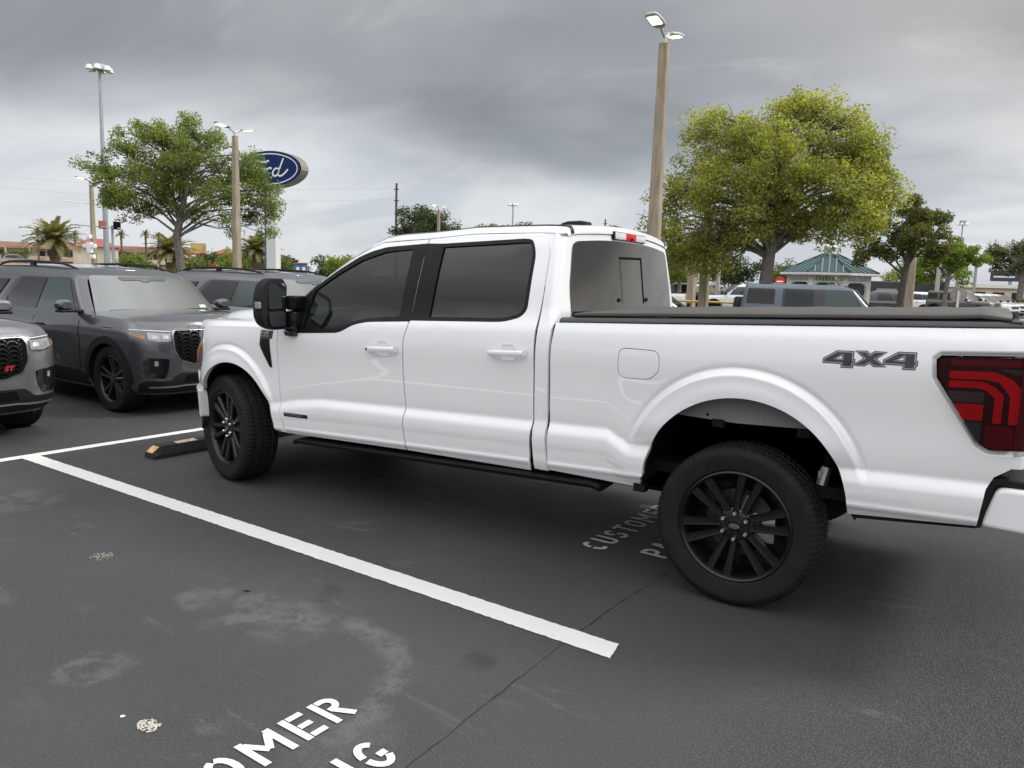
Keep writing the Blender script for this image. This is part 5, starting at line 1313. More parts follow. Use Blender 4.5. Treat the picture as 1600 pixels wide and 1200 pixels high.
# tarred seam between the two pavings, a few worn-through patches
pts = [(3.47, -9), (3.485, -4), (3.49, -2.9), (3.492, -1.9), (3.515, -1.3), (3.565, -.8), (3.60, 1.5), (3.58, 8), (3.6, 20)]
V = []; F = []
rs = random.Random(4)
q = []
for (xa, ya), (xb, yb) in zip(pts, pts[1:]):
    n = max(1, int((yb - ya) / .05))
    for k in range(n): q.append((xa + (xb - xa) * k / n + rs.uniform(-.004, .004), ya + (yb - ya) * k / n))
for i, (x, y) in enumerate(q):
    w = .0008 + rs.random() ** 2 * .004; V += [(x - w, y, .0022), (x + w, y, .0022)]
F = [(2 * i, 2 * i + 1, 2 * i + 3, 2 * i + 2) for i in range(len(q) - 1)]
mesh('pavement_seam', V, F, M['crack'], lot)
def blot(cx, cy, rx, ry, seed, name='worn_patch', mat=None, z=.003):
    r = random.Random(seed); V = []; F = []
    if rx < .02: m, fl = 1, rx
    else: m, fl = int(90 + 60 * (seed == 1)), .0050 if seed != 3 else .0035
    for _ in range(m):
        a = r.uniform(0, 2 * PI); d = r.random() ** .6 if m > 1 else 0; x = cx + rx * d * math.cos(a); y = cy + ry * d * math.sin(a); s = fl * r.uniform(.5, 1.4); b = len(V); n = 6
        V += [(x + s * math.cos(2 * PI * k / n + a) * r.uniform(.6, 1.2), y + s * math.sin(2 * PI * k / n + a) * r.uniform(.6, 1.2), z + .0002 * (_ % 7)) for k in range(n)]; F.append(tuple(range(b, b + n)))
    o = mesh(name, V, F, mat or M['spatter'], lot)
    if m > 1: o['kind'] = 'stuff'
blot(2.577, -3.29, .050, .034, 1); blot(2.447, -3.309, .008, .007, 2, 'paint_drop', M['signwhite']); blot(.846, -2.46, .07, .06, 3); blot(1.94, .40, .11, .05, 4); blot(2.03, .52, .07, .05, 5); blot(2.97, .42, .06, .05, 6); blot(1.95, -3.9, .04, .03, 8)
g = MB(); g.add([(1.86, -2.30, .006), (1.89, -2.31, .012), (1.905, -2.29, .008), (1.88, -2.275, .006)], [(0, 1, 2, 3)]); 
lf = g.build('fallen_leaf', plain('dry_leaf', (.10, .045, .02), .8)); tag(lf, 'small brown dry leaf lying on the asphalt in front', 'leaf')
# wheel stop
def wheel_stop():
    T = empty('wheel_stop', (-1.03, 0, 0), LOT); tag(T, 'low black rubber wheel stop with worn orange tape ahead of front tyre', 'wheel stop')
    V = []; ys = [(-.93, .055), (-.86, .105), (.86, .105), (.93, .055)]; pr = [(-.080, 0), (-.080, .035), (-.055, 1.0), (.055, 1.0), (.080, .035), (.080, 0)]
    V = []; F = []
    for y, h in ys:
        V += [(x, y, (z if z < .5 else h)) for x, z in pr]
    n = 6
    for i in range(3):
        for k in range(n): F.append((i * n + k, i * n + (k + 1) % n, i * n + n + (k + 1) % n, i * n + n + k))
    F += [tuple(range(n)), tuple(range(3 * n, 4 * n))]
    mesh('rubber_body', V, F, M['stoprub'], T)
    mesh('orange_tape', [(-.05, -.935, .056), (.05, -.935, .056), (.05, -.872, .101), (-.05, -.872, .101)], [(0, 1, 2, 3)], M['stopwood'], T)
    for y0, s in ((-.70, 1), (-.10, 2), (.45, 3)):
        r = random.Random(s); top = [(-.048 + r.uniform(-.008, .012) * (k > 0), y0 + .02 + .20 * k / 9, .1075) for k in range(10)]; bot = [(.050, y0 + .20, .1075), (.050, y0, .1075)]
        mesh('orange_tape', top + bot, [tuple(range(12))], plain('faded_tape', (.50, .40, .28), .8, var=.4, vscale=30), T)
wheel_stop()

# ------------------------------------------------------------------ lamp posts and masts
def lamp_post(x, y, h, label, w0=.34, w1=.20, mat='pole', rz=.0, heads=True, lit=True, name='lamp_post', group='concrete lamp posts with twin lit heads'):
    T = empty(name, (x, y, 0), rz); tag(T, label, 'lamp post', group)
    g = MB(); c = .18
    V = []
    for z, w in ((0, w0), (h, w1)):
        a = w / 2; b = a * (1 - c); V += [(a, -b, z), (a, b, z), (b, a, z), (-b, a, z), (-a, b, z), (-a, -b, z), (-b, -a, z), (b, -a, z)]
    g.add(V, [(k, (k + 1) % 8, 8 + (k + 1) % 8, 8 + k) for k in range(8)] + [tuple(range(8, 16))]); g.build('pole', M[mat], T)
    if heads:
        g = MB(); g.tube([(0, 0, h - .02), (0, 0, h + .16)], .055, 10); g.tube([(0, -.30, h + .30), (0, -.12, h + .20), (0, 0, h + .14), (0, .12, h + .20), (0, .30, h + .30)], .035, 8); g.build('bracket', M['alum'], T, R_(60))
        for s in (-1, 1):
            g = MB(); tl = Matrix.Translation((0, s * .28, h + .28)) @ Matrix.Rotation(R_(9 * s), 4, 'X')
            pl = [(-.10, 0), (-.17, .14), (-.19, .30), (-.17, .62), (-.10, .72), (.10, .72), (.17, .62), (.19, .30), (.17, .14), (.10, 0)]
            g.prism(pl, 0, .065, lambda a, b, t: tl @ Vector((a, s * b, t))); hd = g.build('lamp_head', M['alum'], T)
            bv = hd.modifiers.new('b', 'BEVEL'); bv.width = .02; bv.segments = 2
            g = MB(); g.prism(fillet([(-.13, .22), (.13, .22), (.13, .60), (-.13, .60)], .03, 2), -.012, .0, lambda a, b, t: tl @ Vector((a, s * b, t))); g.build('lit_panel', M['lit'] if lit else M['signwhite'], hd)
    return T
lamp_post(-2.47, 13.75, 7.45, 'tall tapered concrete lamp post rising behind the pickup cab', .33, .21)
lamp_post(-23.22, 17.53, 7.35, 'concrete lamp post standing in front of the left oak tree')
pc = lamp_post(-46.3, 24.33, 7.0, 'concrete lamp post with cameras beside the tall steel mast')
for dz, dx in ((3.0, -.5), (3.0, .5), (3.6, 0), (2.3, .35)):
    g = MB(); g.bbox(dx - .20, dx + .20, -.38, -.18, dz - .12, dz + .14, .04); g.tube([(dx, -.3, dz), (0, 0, dz)], .05, 6); g.build('security_camera', M['signwhite'], pc, R_(40))
g = MB(); g.bbox(-.25, .25, -.36, -.18, 2.55, 3.25, .03); g.build('control_box', M['signwhite'], pc)
g = MB(); g.tube([(-1.0, -1.3, 5.85), (1.2, 1.5, 5.7)], .03, 6); g.build('antenna_arm', M['signwhite'], pc)
lamp_post(-38.95, 52.2, 7.75, 'small distant lamp post in front of the dark tree above the cab')
lamp_post(-5.0, 25.6, 4.6, 'concrete post among the pickups, upper part hidden by big oak', .36, .29, heads=False, group='concrete posts behind the truck bed')
lamp_post(-9.75, 37.7, 4.8, 'slim concrete post left of the white parked pickup', .40, .32, heads=False, group='concrete posts behind the truck bed')
lamp_post(-12.6, 46.5, 5.4, 'thin pale post farthest left behind the rear window', .28, .20, heads=False, group='concrete posts behind the truck bed')
lamp_post(-15.8, 62.0, 5.6, 'thin far post behind the white pickup windscreen', .34, .26, 'pole_grey', heads=False, group='concrete posts behind the truck bed')
lamp_post(1.12, 40.0, 6.2, 'brown concrete post beside the bronze-leaved tree trunk', .40, .28, heads=False, group='concrete posts behind the truck bed')
for i, (x, y, h, lb) in enumerate(((.84, 65.0, 4.6, 'grey post behind the small bright green tree'), (1.45, 85.1, 7.2, 'tall grey post right of the small green tree trunk'), (2.87, 85.2, 4.6, 'thin grey post left of the far right tree'))):
    lamp_post(x, y, h, lb, .36, .26, 'pole_grey', heads=False, group='far grey posts on the right', name='steel_post')
def high_mast(x, y, h, r, label):
    T = empty('high_mast', (x, y, 0)); tag(T, label, 'light mast', 'high light masts')
    g = MB(); g.tube([(0, 0, 0), (0, 0, h)], [r, r * .42], 12); g.build('mast', M['galv'], T, R_(60))
    g = MB(); g.lathe([(0, h + .5), (r * 2.2, h + .45), (r * 2.4, h - .1), (0, h - .15)], 14); g.build('ring', M['galv'], T)
    k = r / .34
    for i in range(6):
        a = i * PI / 3 + .3; g = MB(); g.lathe([(0, .32 * k), (.25 * k, .25 * k), (.42 * k, -.15 * k), (.42 * k, -.22 * k), (0, -.24 * k)], 12, Matrix.Translation((1.05 * k * math.cos(a), 1.05 * k * math.sin(a), h))); g.tube([(0, 0, h + .1), (1.0 * k * math.cos(a), 1.0 * k * math.sin(a), h + .1)], .05 * k, 5); g.build('floodlight', M['signwhite'], T, R_(40))
high_mast(-86.5, 48.7, 24.6, .36, 'tall steel light mast with a ring of lamps at upper left')
high_mast(-145.5, 233.7, 28.4, .5, 'tiny distant light mast above the pickup roof')
high_mast(.10, 115.1, 10.8, .18, 'thin distant light mast between the two right-hand trees')
def wood_pole(x, y, h, label):
    T = empty('utility_pole', (x, y, 0)); tag(T, label, 'utility pole', 'wooden utility poles')
    g = MB(); g.tube([(0, 0, 0), (0, 0, h)], [.19, .13], 8); g.build('pole', M['wood'], T, R_(60))
    for z in (h - .8, h - 2.2): g = MB(); g.box(-.35, .35, -.08, .08, z, z + .12); g.build('crossarm', M['wood'], T)
wood_pole(-60.2, 71.0, 13.2, 'wooden utility pole left of the dark tree above cab'); wood_pole(-55.3, 121.6, 12.8, 'short visible tip of a utility pole behind cab roof')
def wires():
    for z, lb in ((12.6, 'upper overhead wire left of the wooden pole'), (11.2, 'lower overhead wire left of the wooden pole')):
        a = Vector((-60.2, 71, z)); b = Vector((-110, 40, z + .6)); g = MB(); g.tube([a.lerp(b, k / 12) - Vector((0, 0, 1.1 * math.sin(PI * k / 12))) for k in range(13)], .006, 4); tag(g.build('overhead_wire', M['gap']), lb, 'wire', 'overhead wires')
wires()
# traffic signal arm far left
T = empty('signal_arm', (-82.5, 44.0, 0)); tag(T, 'thin horizontal signal arm crossing behind the left lamp post', 'traffic signal')
g = MB(); g.tube([(.9, 2.6, 0), (.9, 2.6, 6.4)], .14, 8); g.build('upright', M['galv'], T); g = MB(); g.tube([(-.6, -1.4, 6.25), (1.7, 3.2, 6.1)], .07, 6); g.build('arm', M['galv'], T)
for nm, off, mt in (('red_sign', (.75, 1.55), 'redroof'), ('signal_head', (1.45, 2.85), 'gap')):
    g = MB(); g.box(off[0] - .12, off[0] + .12, off[1] - .38, off[1] + .38, 5.95, 6.85); g.build(nm, M[mt], T)
# ------------------------------------------------------------------ dealer's oval sign
def oval_sign():
    cx, cy = -40.45, 34.35; v = Vector((-.757, .652, 0)); r = Vector((.652, .757, 0)); ph = R_(38)
    n = (-v * math.cos(ph) - r * math.sin(ph)).normalized(); h = Vector((-n.y, n.x, 0)); 
    if h.dot(r) < 0: h = -h
    T = empty('oval_sign', (cx, cy, 0)); tag(T, 'blue oval sign with white script on a pale column', 'sign')
    up = Vector((0, 0, 1)); c = Vector((0, 0, 9.0))
    def E(a, b, d, k=1.0): return [c + h * (a * k * math.cos(t)) + up * (b * k * math.sin(t)) + n * d for t in [2 * PI * i / 64 for i in range(64)]]
    A, B = 2.85, 1.29
    def disc(name, k0, d0, d1, mat, aa=A, bb=B):
        V = E(aa * k0, bb * k0, d0) + E(aa * k0, bb * k0, d1); F = [tuple(range(64, 128)), tuple(range(64))[::-1]] + [(i, (i + 1) % 64, 64 + (i + 1) % 64, 64 + i) for i in range(64)]
        return mesh(name, V, F, mat, T, R_(30))
    disc('sign_case', 1.0, -.42, .42, M['signedge']); fa = disc('blue_face', .985, .40, .46, M['signblue'])
    def ring(name, a, b, w, d, mat):
        V = E(a, b, d) + E(a - w, b - w, d); mesh(name, V, [(i, (i + 1) % 64, 64 + (i + 1) % 64, 64 + i) for i in range(64)], mat, T)
    ring('white_ring', A * .90, B * .86, .075, .475, M['signwhite'])
    # script lettering as flattened strokes
    strokes = [[(-1.95, -.15), (-2.0, .2), (-1.7, .52), (-1.1, .62), (-.45, .50), (.1, .58)], [(-1.05, .55), (-1.25, .1), (-1.5, -.4), (-1.85, -.55), (-2.05, -.38)], [(-1.55, .02), (-1.1, .05), (-.8, .12)],
               [(-.55, .02), (-.8, -.15), (-.85, -.4), (-.6, -.5), (-.35, -.3), (-.35, -.05), (-.55, .02), (-.2, 0)], [(-.1, .05), (-.18, -.2), (-.3, -.5)], [(-.16, -.1), (.05, .05), (.25, .08), (.3, -.02)],
               [(.95, 0), (.65, .02), (.45, -.2), (.45, -.42), (.65, -.5), (.9, -.3), (1.0, 0)], [(1.35, .72), (1.15, .3), (.95, -.15), (.9, -.42), (1.1, -.5), (1.4, -.35), (1.75, -.05)]]
    for st in strokes:
        sm = []
        for i in range(len(st) - 1):
            p0 = Vector(st[max(0, i - 1)]); p1 = Vector(st[i]); p2 = Vector(st[i + 1]); p3 = Vector(st[min(len(st) - 1, i + 2)])
            for k in range(6):
                t = k / 6; sm.append(tuple(.5 * ((2 * p1) + (p2 - p0) * t + (2 * p0 - 5 * p1 + 4 * p2 - p3) * t * t + (3 * p1 - p0 - 3 * p2 + p3) * t ** 3)))
        sm.append(st[-1]); pl, m = ribbon(sm, .12)
        mesh('script_stroke', [c + h * u + up * w_ + n * .485 for u, w_ in pl], [(i, i + 1, 2 * m - 2 - i, 2 * m - 1 - i) for i in range(m - 1)], M['signwhite'], fa)
    ca = math.atan2(h.y, h.x); Mx = Matrix.Rotation(ca, 4, 'Z')
    g = MB(); g.bbox(-.46, .46, -.30, .30, 0, 7.9, .03, Mx); g.build('column', M['signcol'], T)
    g = MB(); g.box(-.48, -.36, -.32, .32, 0, 7.9, Mx); g.build('column_stripe', M['signstripe'], T)
oval_sign()
# ------------------------------------------------------------------ trees
def leaf_cloud(clumps, n, size, rnd, droop=.25, flat=.8):
    """small rhombic leaves gathered round clump centres"""
    V = []; F = []; tot = sum(c[1] ** 2 for c in clumps)
    for c, r in clumps:
        k = int(n * r * r / tot) + 1
        for _ in range(k):
            d = Vector((rnd.gauss(0, 1), rnd.gauss(0, 1), rnd.gauss(0, flat))); d = d.normalized() * (r * (rnd.random() ** .45))
            p = c + Vector((d.x, d.y, d.z * flat - droop * r * (d.x * d.x + d.y * d.y) / (r * r)))
            a = Vector((rnd.gauss(0, 1), rnd.gauss(0, 1), rnd.gauss(0, .7))).normalized(); b = a.orthogonal().normalized()
            b = (b * math.cos(1.0 * rnd.uniform(0, 6)) + a.cross(b) * math.sin(rnd.uniform(0, 6))); b = b.normalized() if b.length > .1 else a.orthogonal().normalized()
            s = size * rnd.uniform(.6, 1.35); i = len(V)
            V += [p - a * s, p + b * s * .42, p + a * s, p - b * s * .42]; F.append((i, i + 1, i + 2, i + 3))
    return V, F
def tree(name, label, x, y, lobes, leafmat, bark, n, size, seed, trunk_r=.2, fork=(0, 0, 2.5), clump_r=(.45, .8), per=14, group=None, lean=0, limb_r=.5, sparse=1.0):
    """lobes: [(dx, dy, z, radius)] of the crown in metres round the trunk foot"""
    rnd = random.Random(seed); T = empty(name, (x, y, 0)); tag(T, label, 'tree', group)
    fk = Vector(fork); g = MB(); base = Vector((0, 0, 0)); mid = fk * .5 + Vector((rnd.uniform(-.08, .08), rnd.uniform(-.08, .08), 0))
    g.tube([base - Vector((0, 0, .05)), base.lerp(mid, .15), mid, fk], [trunk_r * 1.45, trunk_r * 1.1, trunk_r * .95, trunk_r * .85], 12)
    clumps = []; zs = [l[2] for l in lobes]; tl = max(lobes, key=lambda l: l[2] - .6 * math.hypot(l[0], l[1])); top = Vector((tl[0] * .7, tl[1] * .7, tl[2] - .3)); mm = fk.lerp(top, .5) + Vector((rnd.uniform(-.25, .25), rnd.uniform(-.25, .25), 0))
    g.tube([fk, mm, top], [trunk_r * .85, trunk_r * .5, trunk_r * .15], 9, False)
    for lx, ly, lz, lr in lobes:
        c = Vector((lx, ly, lz)); tt = max(0.0, min(1.0, (lz - lr * 1.2 - fk.z) / max(.5, top.z - fk.z))) * rnd.uniform(.6, 1.0); n0 = fk.lerp(top, tt) - Vector((0, 0, rnd.uniform(0, .25)))
        m1 = n0.lerp(c, .38) + Vector((rnd.uniform(-.3, .3), rnd.uniform(-.3, .3), rnd.uniform(.0, .35))); m2 = n0.lerp(c, .72) + Vector((rnd.uniform(-.3, .3), rnd.uniform(-.3, .3), rnd.uniform(-.1, .35)))
        hd_ = math.hypot(c.x - n0.x, c.y - n0.y); m1.z += .10 * hd_; m2.z += .09 * hd_
        r0 = trunk_r * limb_r * (.55 + .3 * lr); path = [n0, m1, m2, c]
        g.tube(path, [r0, r0 * .68, r0 * .42, r0 * .18], 7)
        k = max(3, int(per * lr * lr))
        for _ in range(k):
            d = Vector((rnd.gauss(0, 1), rnd.gauss(0, 1), rnd.gauss(0, .85))).normalized() * (lr * rnd.random() ** .38)
            p = c + d; rr = rnd.uniform(*clump_r); clumps.append((p, rr))
            st = path[rnd.choice((1, 2, 2, 3))]; md = st.lerp(p, .55) + Vector((rnd.uniform(-.2, .2), rnd.uniform(-.2, .2), rnd.uniform(-.05, .2)))
            g.tube([st, md, p], [r0 * .26, r0 * .15, .012], 5, False)
            if rnd.random() < .7:
                e = p + Vector((rnd.uniform(-1, 1), rnd.uniform(-1, 1), rnd.uniform(-.8, .5))) * rr; g.tube([md, md.lerp(e, .5) + Vector((0, 0, .06)), e], [r0 * .12, .014, .008], 4, False)
    g.build('trunk', M[bark], T, R_(60))
    V, F = leaf_cloud(clumps, n, size, rnd)
    mesh('crown', V, F, M[leafmat], T)
    return T
def rlobes(c, rad, n, seed, r=(.9, 1.5), shell=.75):
    rnd = random.Random(seed); out = []
    for _ in range(n):
        d = Vector((rnd.gauss(0, 1), rnd.gauss(0, 1), rnd.gauss(0, 1))).normalized() * (shell + (1 - shell) * rnd.random()) * (rnd.random() ** .25)
        out.append((c[0] + d.x * rad[0], c[1] + d.y * rad[1], c[2] + d.z * rad[2], rnd.uniform(*r)))
    return out
rt = lambda x, y, a: (x * math.cos(a) - y * math.sin(a), x * math.sin(a) + y * math.cos(a))
# crown layouts are given as (sideways, depth, height, radius) and turned to face the lot
def lay(L, ang): return [(*rt(a, b, ang), z, r) for a, b, z, r in L]
big = [(.5, -.8, 4.0, .8), (-.8, -.5, 3.7, .75), (1.3, .6, 4.1, .8), (2.3, 0, 4.1, .7), (-1.9, -.3, 3.3, .8), (3.2, -.2, 4.2, .7), (-.2, .9, 3.9, .7), (2.5, 0, 7.3, .9), (3.1, .1, 6.5, .8), (-2.5, 0, 7.3, .75), (1.7, -.4, 7.9, .7), (3.6, .2, 5.9, .6), (-.3, 0, 7.0, 1.35), (.9, .3, 7.6, 1.05), (-1.5, -.4, 6.9, 1.15), (2.0, .2, 6.7, 1.15), (-2.4, .5, 6.0, 1.1), (3.0, -.3, 5.7, 1.05), (-3.0, -.3, 4.9, .95), (3.4, .2, 5.0, .95), (0, 1.6, 6.0, 1.4), (.3, -1.7, 5.9, 1.4), (-1.6, -1.2, 5.2, 1.2), (1.7, -1.3, 5.2, 1.2), (-2.2, .9, 4.4, 1.1), (2.6, 1.0, 4.3, 1.1), (3.5, -.4, 4.4, .8), (-2.9, -.6, 3.5, .95), (-2.2, .1, 2.7, .85), (0, 0, 5.2, 1.2), (-1.3, .6, 3.2, .8), (-.6, -1.6, 4.2, .9), (2.5, -1.5, 4.4, .9), (-3.3, 0, 2.6, .65), (-3.75, .2, 5.0, .55), (-3.8, -.2, 3.9, .7), (-1.7, -.3, 2.4, .55), (-3.0, .4, 3.0, .7), (1.3, .2, 3.6, .5), (3.8, .1, 4.9, .5), (.7, .5, 8.3, .6), (-1.9, .2, 7.7, .55), (3.2, .5, 6.3, .6)]
tree('oak_tree', 'large yellow-green oak with broad dense crown behind the truck bed', -2.37, 24.28, lay(big, R_(15)), 'leaf_spring', 'bark', 92000, .062, 11, .25, (*rt(.15, 0, R_(15)), 2.9), (.26, .66), 17, limb_r=.42)
left = [(3.2, 0, 6.1, .55), (3.7, 0, 5.3, .5), (3.0, -.3, 6.7, .45), (-2.9, 0, 4.6, .65), (-1.5, 0, 4.35, .55), (.6, 0, 4.4, .6), (2.4, 0, 4.9, .7), (-.4, .5, 6.8, .8), (1.6, -.2, 7.3, .6), (-2.6, .1, 7.3, .5), (-.2, 0, 7.4, 1.0), (-1.2, .2, 7.5, .85), (.9, .3, 7.1, .95), (-2.2, -.2, 6.7, .9), (-3.4, .1, 5.9, .8), (-2.7, .3, 4.9, .8), (1.9, .1, 6.5, .9), (2.8, -.2, 5.9, .8), (.1, -1.1, 6.3, 1.1), (-1.2, 1.0, 5.9, 1.0), (1.2, 1.0, 5.6, 1.0), (3.4, .2, 5.2, .75), (-1.7, -.9, 5.3, .95), (1.6, -1.0, 4.9, .9), (3.3, 0, 4.3, .65), (2.4, .3, 3.9, .6), (-2.2, -.3, 4.1, .6), (-1.0, .3, 4.6, .8), (0, 0, 5.4, .9), (-3.0, 0, 5.4, .7), (3.9, -.2, 4.7, .55), (-1.7, 0, 8.0, .45), (.3, 0, 8.2, .5), (3.5, .1, 3.4, .4), (1.9, 0, 3.5, .45)]
tree('oak_tree', 'open-crowned green oak on the left behind the parked SUVs', -26.15, 16.95, lay(left, R_(53)), 'leaf_oak', 'bark', 44000, .062, 5, .20, (*rt(-.25, 0, R_(53)), 3.1), (.24, .56), 18, limb_r=.42)
dk = [(0, 0, 4.9, .75), (.8, .2, 4.7, .7), (-.7, 0, 4.4, .7), (1.3, 0, 4.0, .65), (-1.4, .1, 3.7, .6), (0, -.6, 4.1, .8), (.4, .8, 4.0, .8), (1.2, -.3, 3.3, .5), (-1.6, -.2, 3.1, .45), (-.8, .3, 3.4, .6), (.3, 0, 5.5, .35)]
tree('street_tree', 'bronze-green tree with dark trunk right of the gazebo', 1.42, 33.03, lay(dk, R_(5)), 'leaf_bronze', 'bark_dark', 16000, .07, 21, .16, (.05, 0, 2.5), (.2, .42), 26)
gr = [(0, 0, 4.3, .7), (.9, 0, 4.2, .6), (-.9, 0, 4.0, .6), (1.5, .2, 3.7, .5), (-1.3, .1, 3.4, .45), (.2, .6, 3.9, .6), (.3, -.6, 3.8, .6)]
tree('street_tree', 'small bright green umbrella-shaped tree in front of the bronze off-roader', 2.29, 50.1, lay(gr, 0), 'leaf_bright', 'bark', 9000, .085, 31, .14, (0, 0, 2.5), (.25, .45), 22, limb_r=.75)
tree('street_tree', 'grey-green spreading tree at the right edge beyond the hedge', 7.2, 105.2, rlobes((-1.0, 0, 6.4), (4.0, 3, 2.0), 15, 8, (1.0, 1.5)), 'leaf_grey', 'bark', 11000, .17, 41, .38, (0, 0, 3.2), (.5, .9), 8, limb_r=.7)
tree('street_tree', 'bright green tree between the bronze-leaved tree and small tree', .3, 74.0, rlobes((0, 0, 4.2), (2.8, 2, 1.7), 12, 3, (.8, 1.2)), 'leaf_bright', 'bark', 8000, .13, 43, .2, (0, 0, 2.2), (.4, .7), 10)
tree('street_tree', 'dark dense round tree above the cab windscreen', -44.4, 58.1, rlobes((0, 0, 6.6), (3.3, 3.0, 2.6), 22, 17, (.9, 1.4)), 'leaf_dark', 'bark_dark', 17000, .13, 51, .35, (0, 0, 3.0), (.45, .8), 12)
tree('street_tree', 'low tree top peeping over the front of the roof', -54.0, 88.0, rlobes((0, 0, 7.9), (4.4, 3, 1.4), 14, 23, (1.0, 1.4)), 'leaf_hedge', 'bark_dark', 8000, .16, 53, .3, (0, 0, 5.0), (.5, .9), 8)
tree('street_tree', 'little tree top behind the high brake lamp', -35.9, 86.4, rlobes((0, 0, 7.2), (2.2, 2, 1.2), 9, 24, (.8, 1.2)), 'leaf_dark', 'bark_dark', 6000, .15, 57, .25, (0, 0, 4.5), (.5, .8), 8)
tree('street_tree', 'light green tree just right of the cab rear window', -15.4, 51.4, rlobes((0, 0, 3.7), (1.6, 1.5, 1.5), 10, 25, (.7, 1.0)), 'leaf_bright', 'bark', 7000, .10, 59, .16, (0, 0, 2.0), (.35, .6), 12)
for i, (x, y, h, w_, lm, lb) in enumerate(((-22.5, 66.0, 3.9, 2.8, 'leaf_hedge', 'bushy tree farthest left beyond the parked pickups'), (-17.3, 72.5, 5.6, 3.0, 'leaf_dark', 'dark tall tree beyond the white parked pickup'), (-13.6, 82.0, 4.9, 3.4, 'leaf_hedge', 'olive tree behind the trunk of the big oak'), (-10.6, 78.0, 4.0, 2.6, 'leaf_dark', 'dark shrubby tree left of the gazebo'), (-4.2, 96.0, 4.6, 3.6, 'leaf_oak', 'green tree low behind the right side of the gazebo'), (-28.0, 78.0, 6.2, 3.2, 'leaf_oak', 'green tree hidden mostly by the cab rear window'))):
    tree('background_tree', lb, x, y, rlobes((0, 0, h * .58), (w_, w_ * .8, h * .34), 12, 60 + i, (.9, 1.3)), lm, 'bark_dark', 7000, .14, 70 + i, .22, (0, 0, h * .35), (.45, .8), 9, group='trees beyond the parked cars')
for i, (x, y, h, w_, lm, lb) in enumerate(((-106, 95.5, 4.6, 6, 'leaf_dark', 'round dark bush tree by the blue wall'), (-85.7, 88.3, 5.2, 4, 'leaf_oak', 'bushy tree behind the windscreen pillar'), (-98.0, 97.0, 5.0, 5, 'leaf_dark', 'dark bush right of the blue wall'), (-72, 60, 3.6, 4, 'leaf_hedge', 'rounded bush behind the sign column'), (-90, 70, 4.4, 4, 'leaf_oak', 'green tree left of the sign column'), (-108, 80, 4.4, 4, 'leaf_dark', 'dark tree below the orange billboard'), (-172, 78.5, 4.6, 2.4, 'leaf_hedge', 'small round tree in front of the left motel wing'), (-128, 78, 4.0, 3, 'leaf_oak', 'tree between the motel and the oak trunk'), (-196, 101, 9.6, 4, 'leaf_bronze', 'tree rising over the motel roof'), (-80, 56, 2.6, 3, 'leaf_hedge', 'low hedge tree under the left oak'))):
    tree('far_tree', lb, x, y, rlobes((0, 0, h * .55), (w_ * .8, w_ * .7, h * .33), 10, 90 + i, (1.3, 1.9)), lm, 'bark_dark', 4200, .26, 110 + i, .25, (0, 0, h * .35), (.7, 1.2), 5, group='trees across the road')
def hedge(x0, y0, x1, y1, h, d, n, label, seed, mat='leaf_hedge'):
    rnd = random.Random(seed); a = Vector((x0, y0, 0)); b = Vector((x1, y1, 0)); L_ = (b - a).length; cl = []
    for _ in range(int(L_ * 1.6)):
        p = a.lerp(b, rnd.random()); cl.append((p + Vector((rnd.uniform(-d, d), rnd.uniform(-d, d), rnd.uniform(.2, h * .75))), rnd.uniform(.45, .75)))
    V, F = leaf_cloud(cl, n, .13, rnd); o = mesh('hedge', V, F, M[mat]); tag(o, label, 'hedge'); return o
hedge(-58.5, 36, -50, 47, 1.5, 1.0, 9000, 'long ragged hedge at the lot edge behind the grey SUVs', 1)
hedge(5.4, 98, 14, 99, 1.3, .8, 3500, 'clipped green hedge at the far right below the tree', 2)
hedge(-22, 57, -11, 62, 1.3, .8, 5000, 'low hedge behind the parked pickups', 3)
hedge(-72, 40, -66, 48, 1.2, 1.2, 4500, 'scrubby bushes under the feather palms on the left', 4, 'leaf_oak')
# ------------------------------------------------------------------ palms
def frond_mesh(L_, seed, mat, leaf=.55):
    rnd = random.Random(seed); V = []; F = []; n = 36
    def rach(t): return Vector((L_ * t * (1 - .10 * t), 0, L_ * (.24 * t - .50 * t * t)))
    for k in range(n):
        t = .12 + .88 * k / n; p = rach(t); q = rach(min(1, t + .02)); d = (q - p).normalized()
        for s in (-1, 1):
            ll = leaf * (1 - .55 * abs(t - .45)) * (1.15 - .6 * t); e = p + (d * .55 + Vector((0, s * .8, .18 + rnd.uniform(-.25, .12)))).normalized() * ll
            w = d * .035; i = len(V); V += [p - w, p + w, p.lerp(e, .6) + w * .9, e, p.lerp(e, .6) - w * .9]; F.append((i, i + 1, i + 2, i + 3, i + 4))
    b = len(V)
    for k in range(7):
        p = rach(k / 6); r = .035 * (1 - k / 7); V += [p + Vector((0, r, 0)), p + Vector((0, -r, 0)), p + Vector((0, 0, -r))]
    for k in range(6):
        for j in range(3): F.append((b + k * 3 + j, b + k * 3 + (j + 1) % 3, b + k * 3 + 3 + (j + 1) % 3, b + k * 3 + 3 + j))
    me = bpy.data.meshes.new('frond'); me.from_pydata([tuple(v) for v in V], [], F); me.materials.append(mat); me.update(); return me
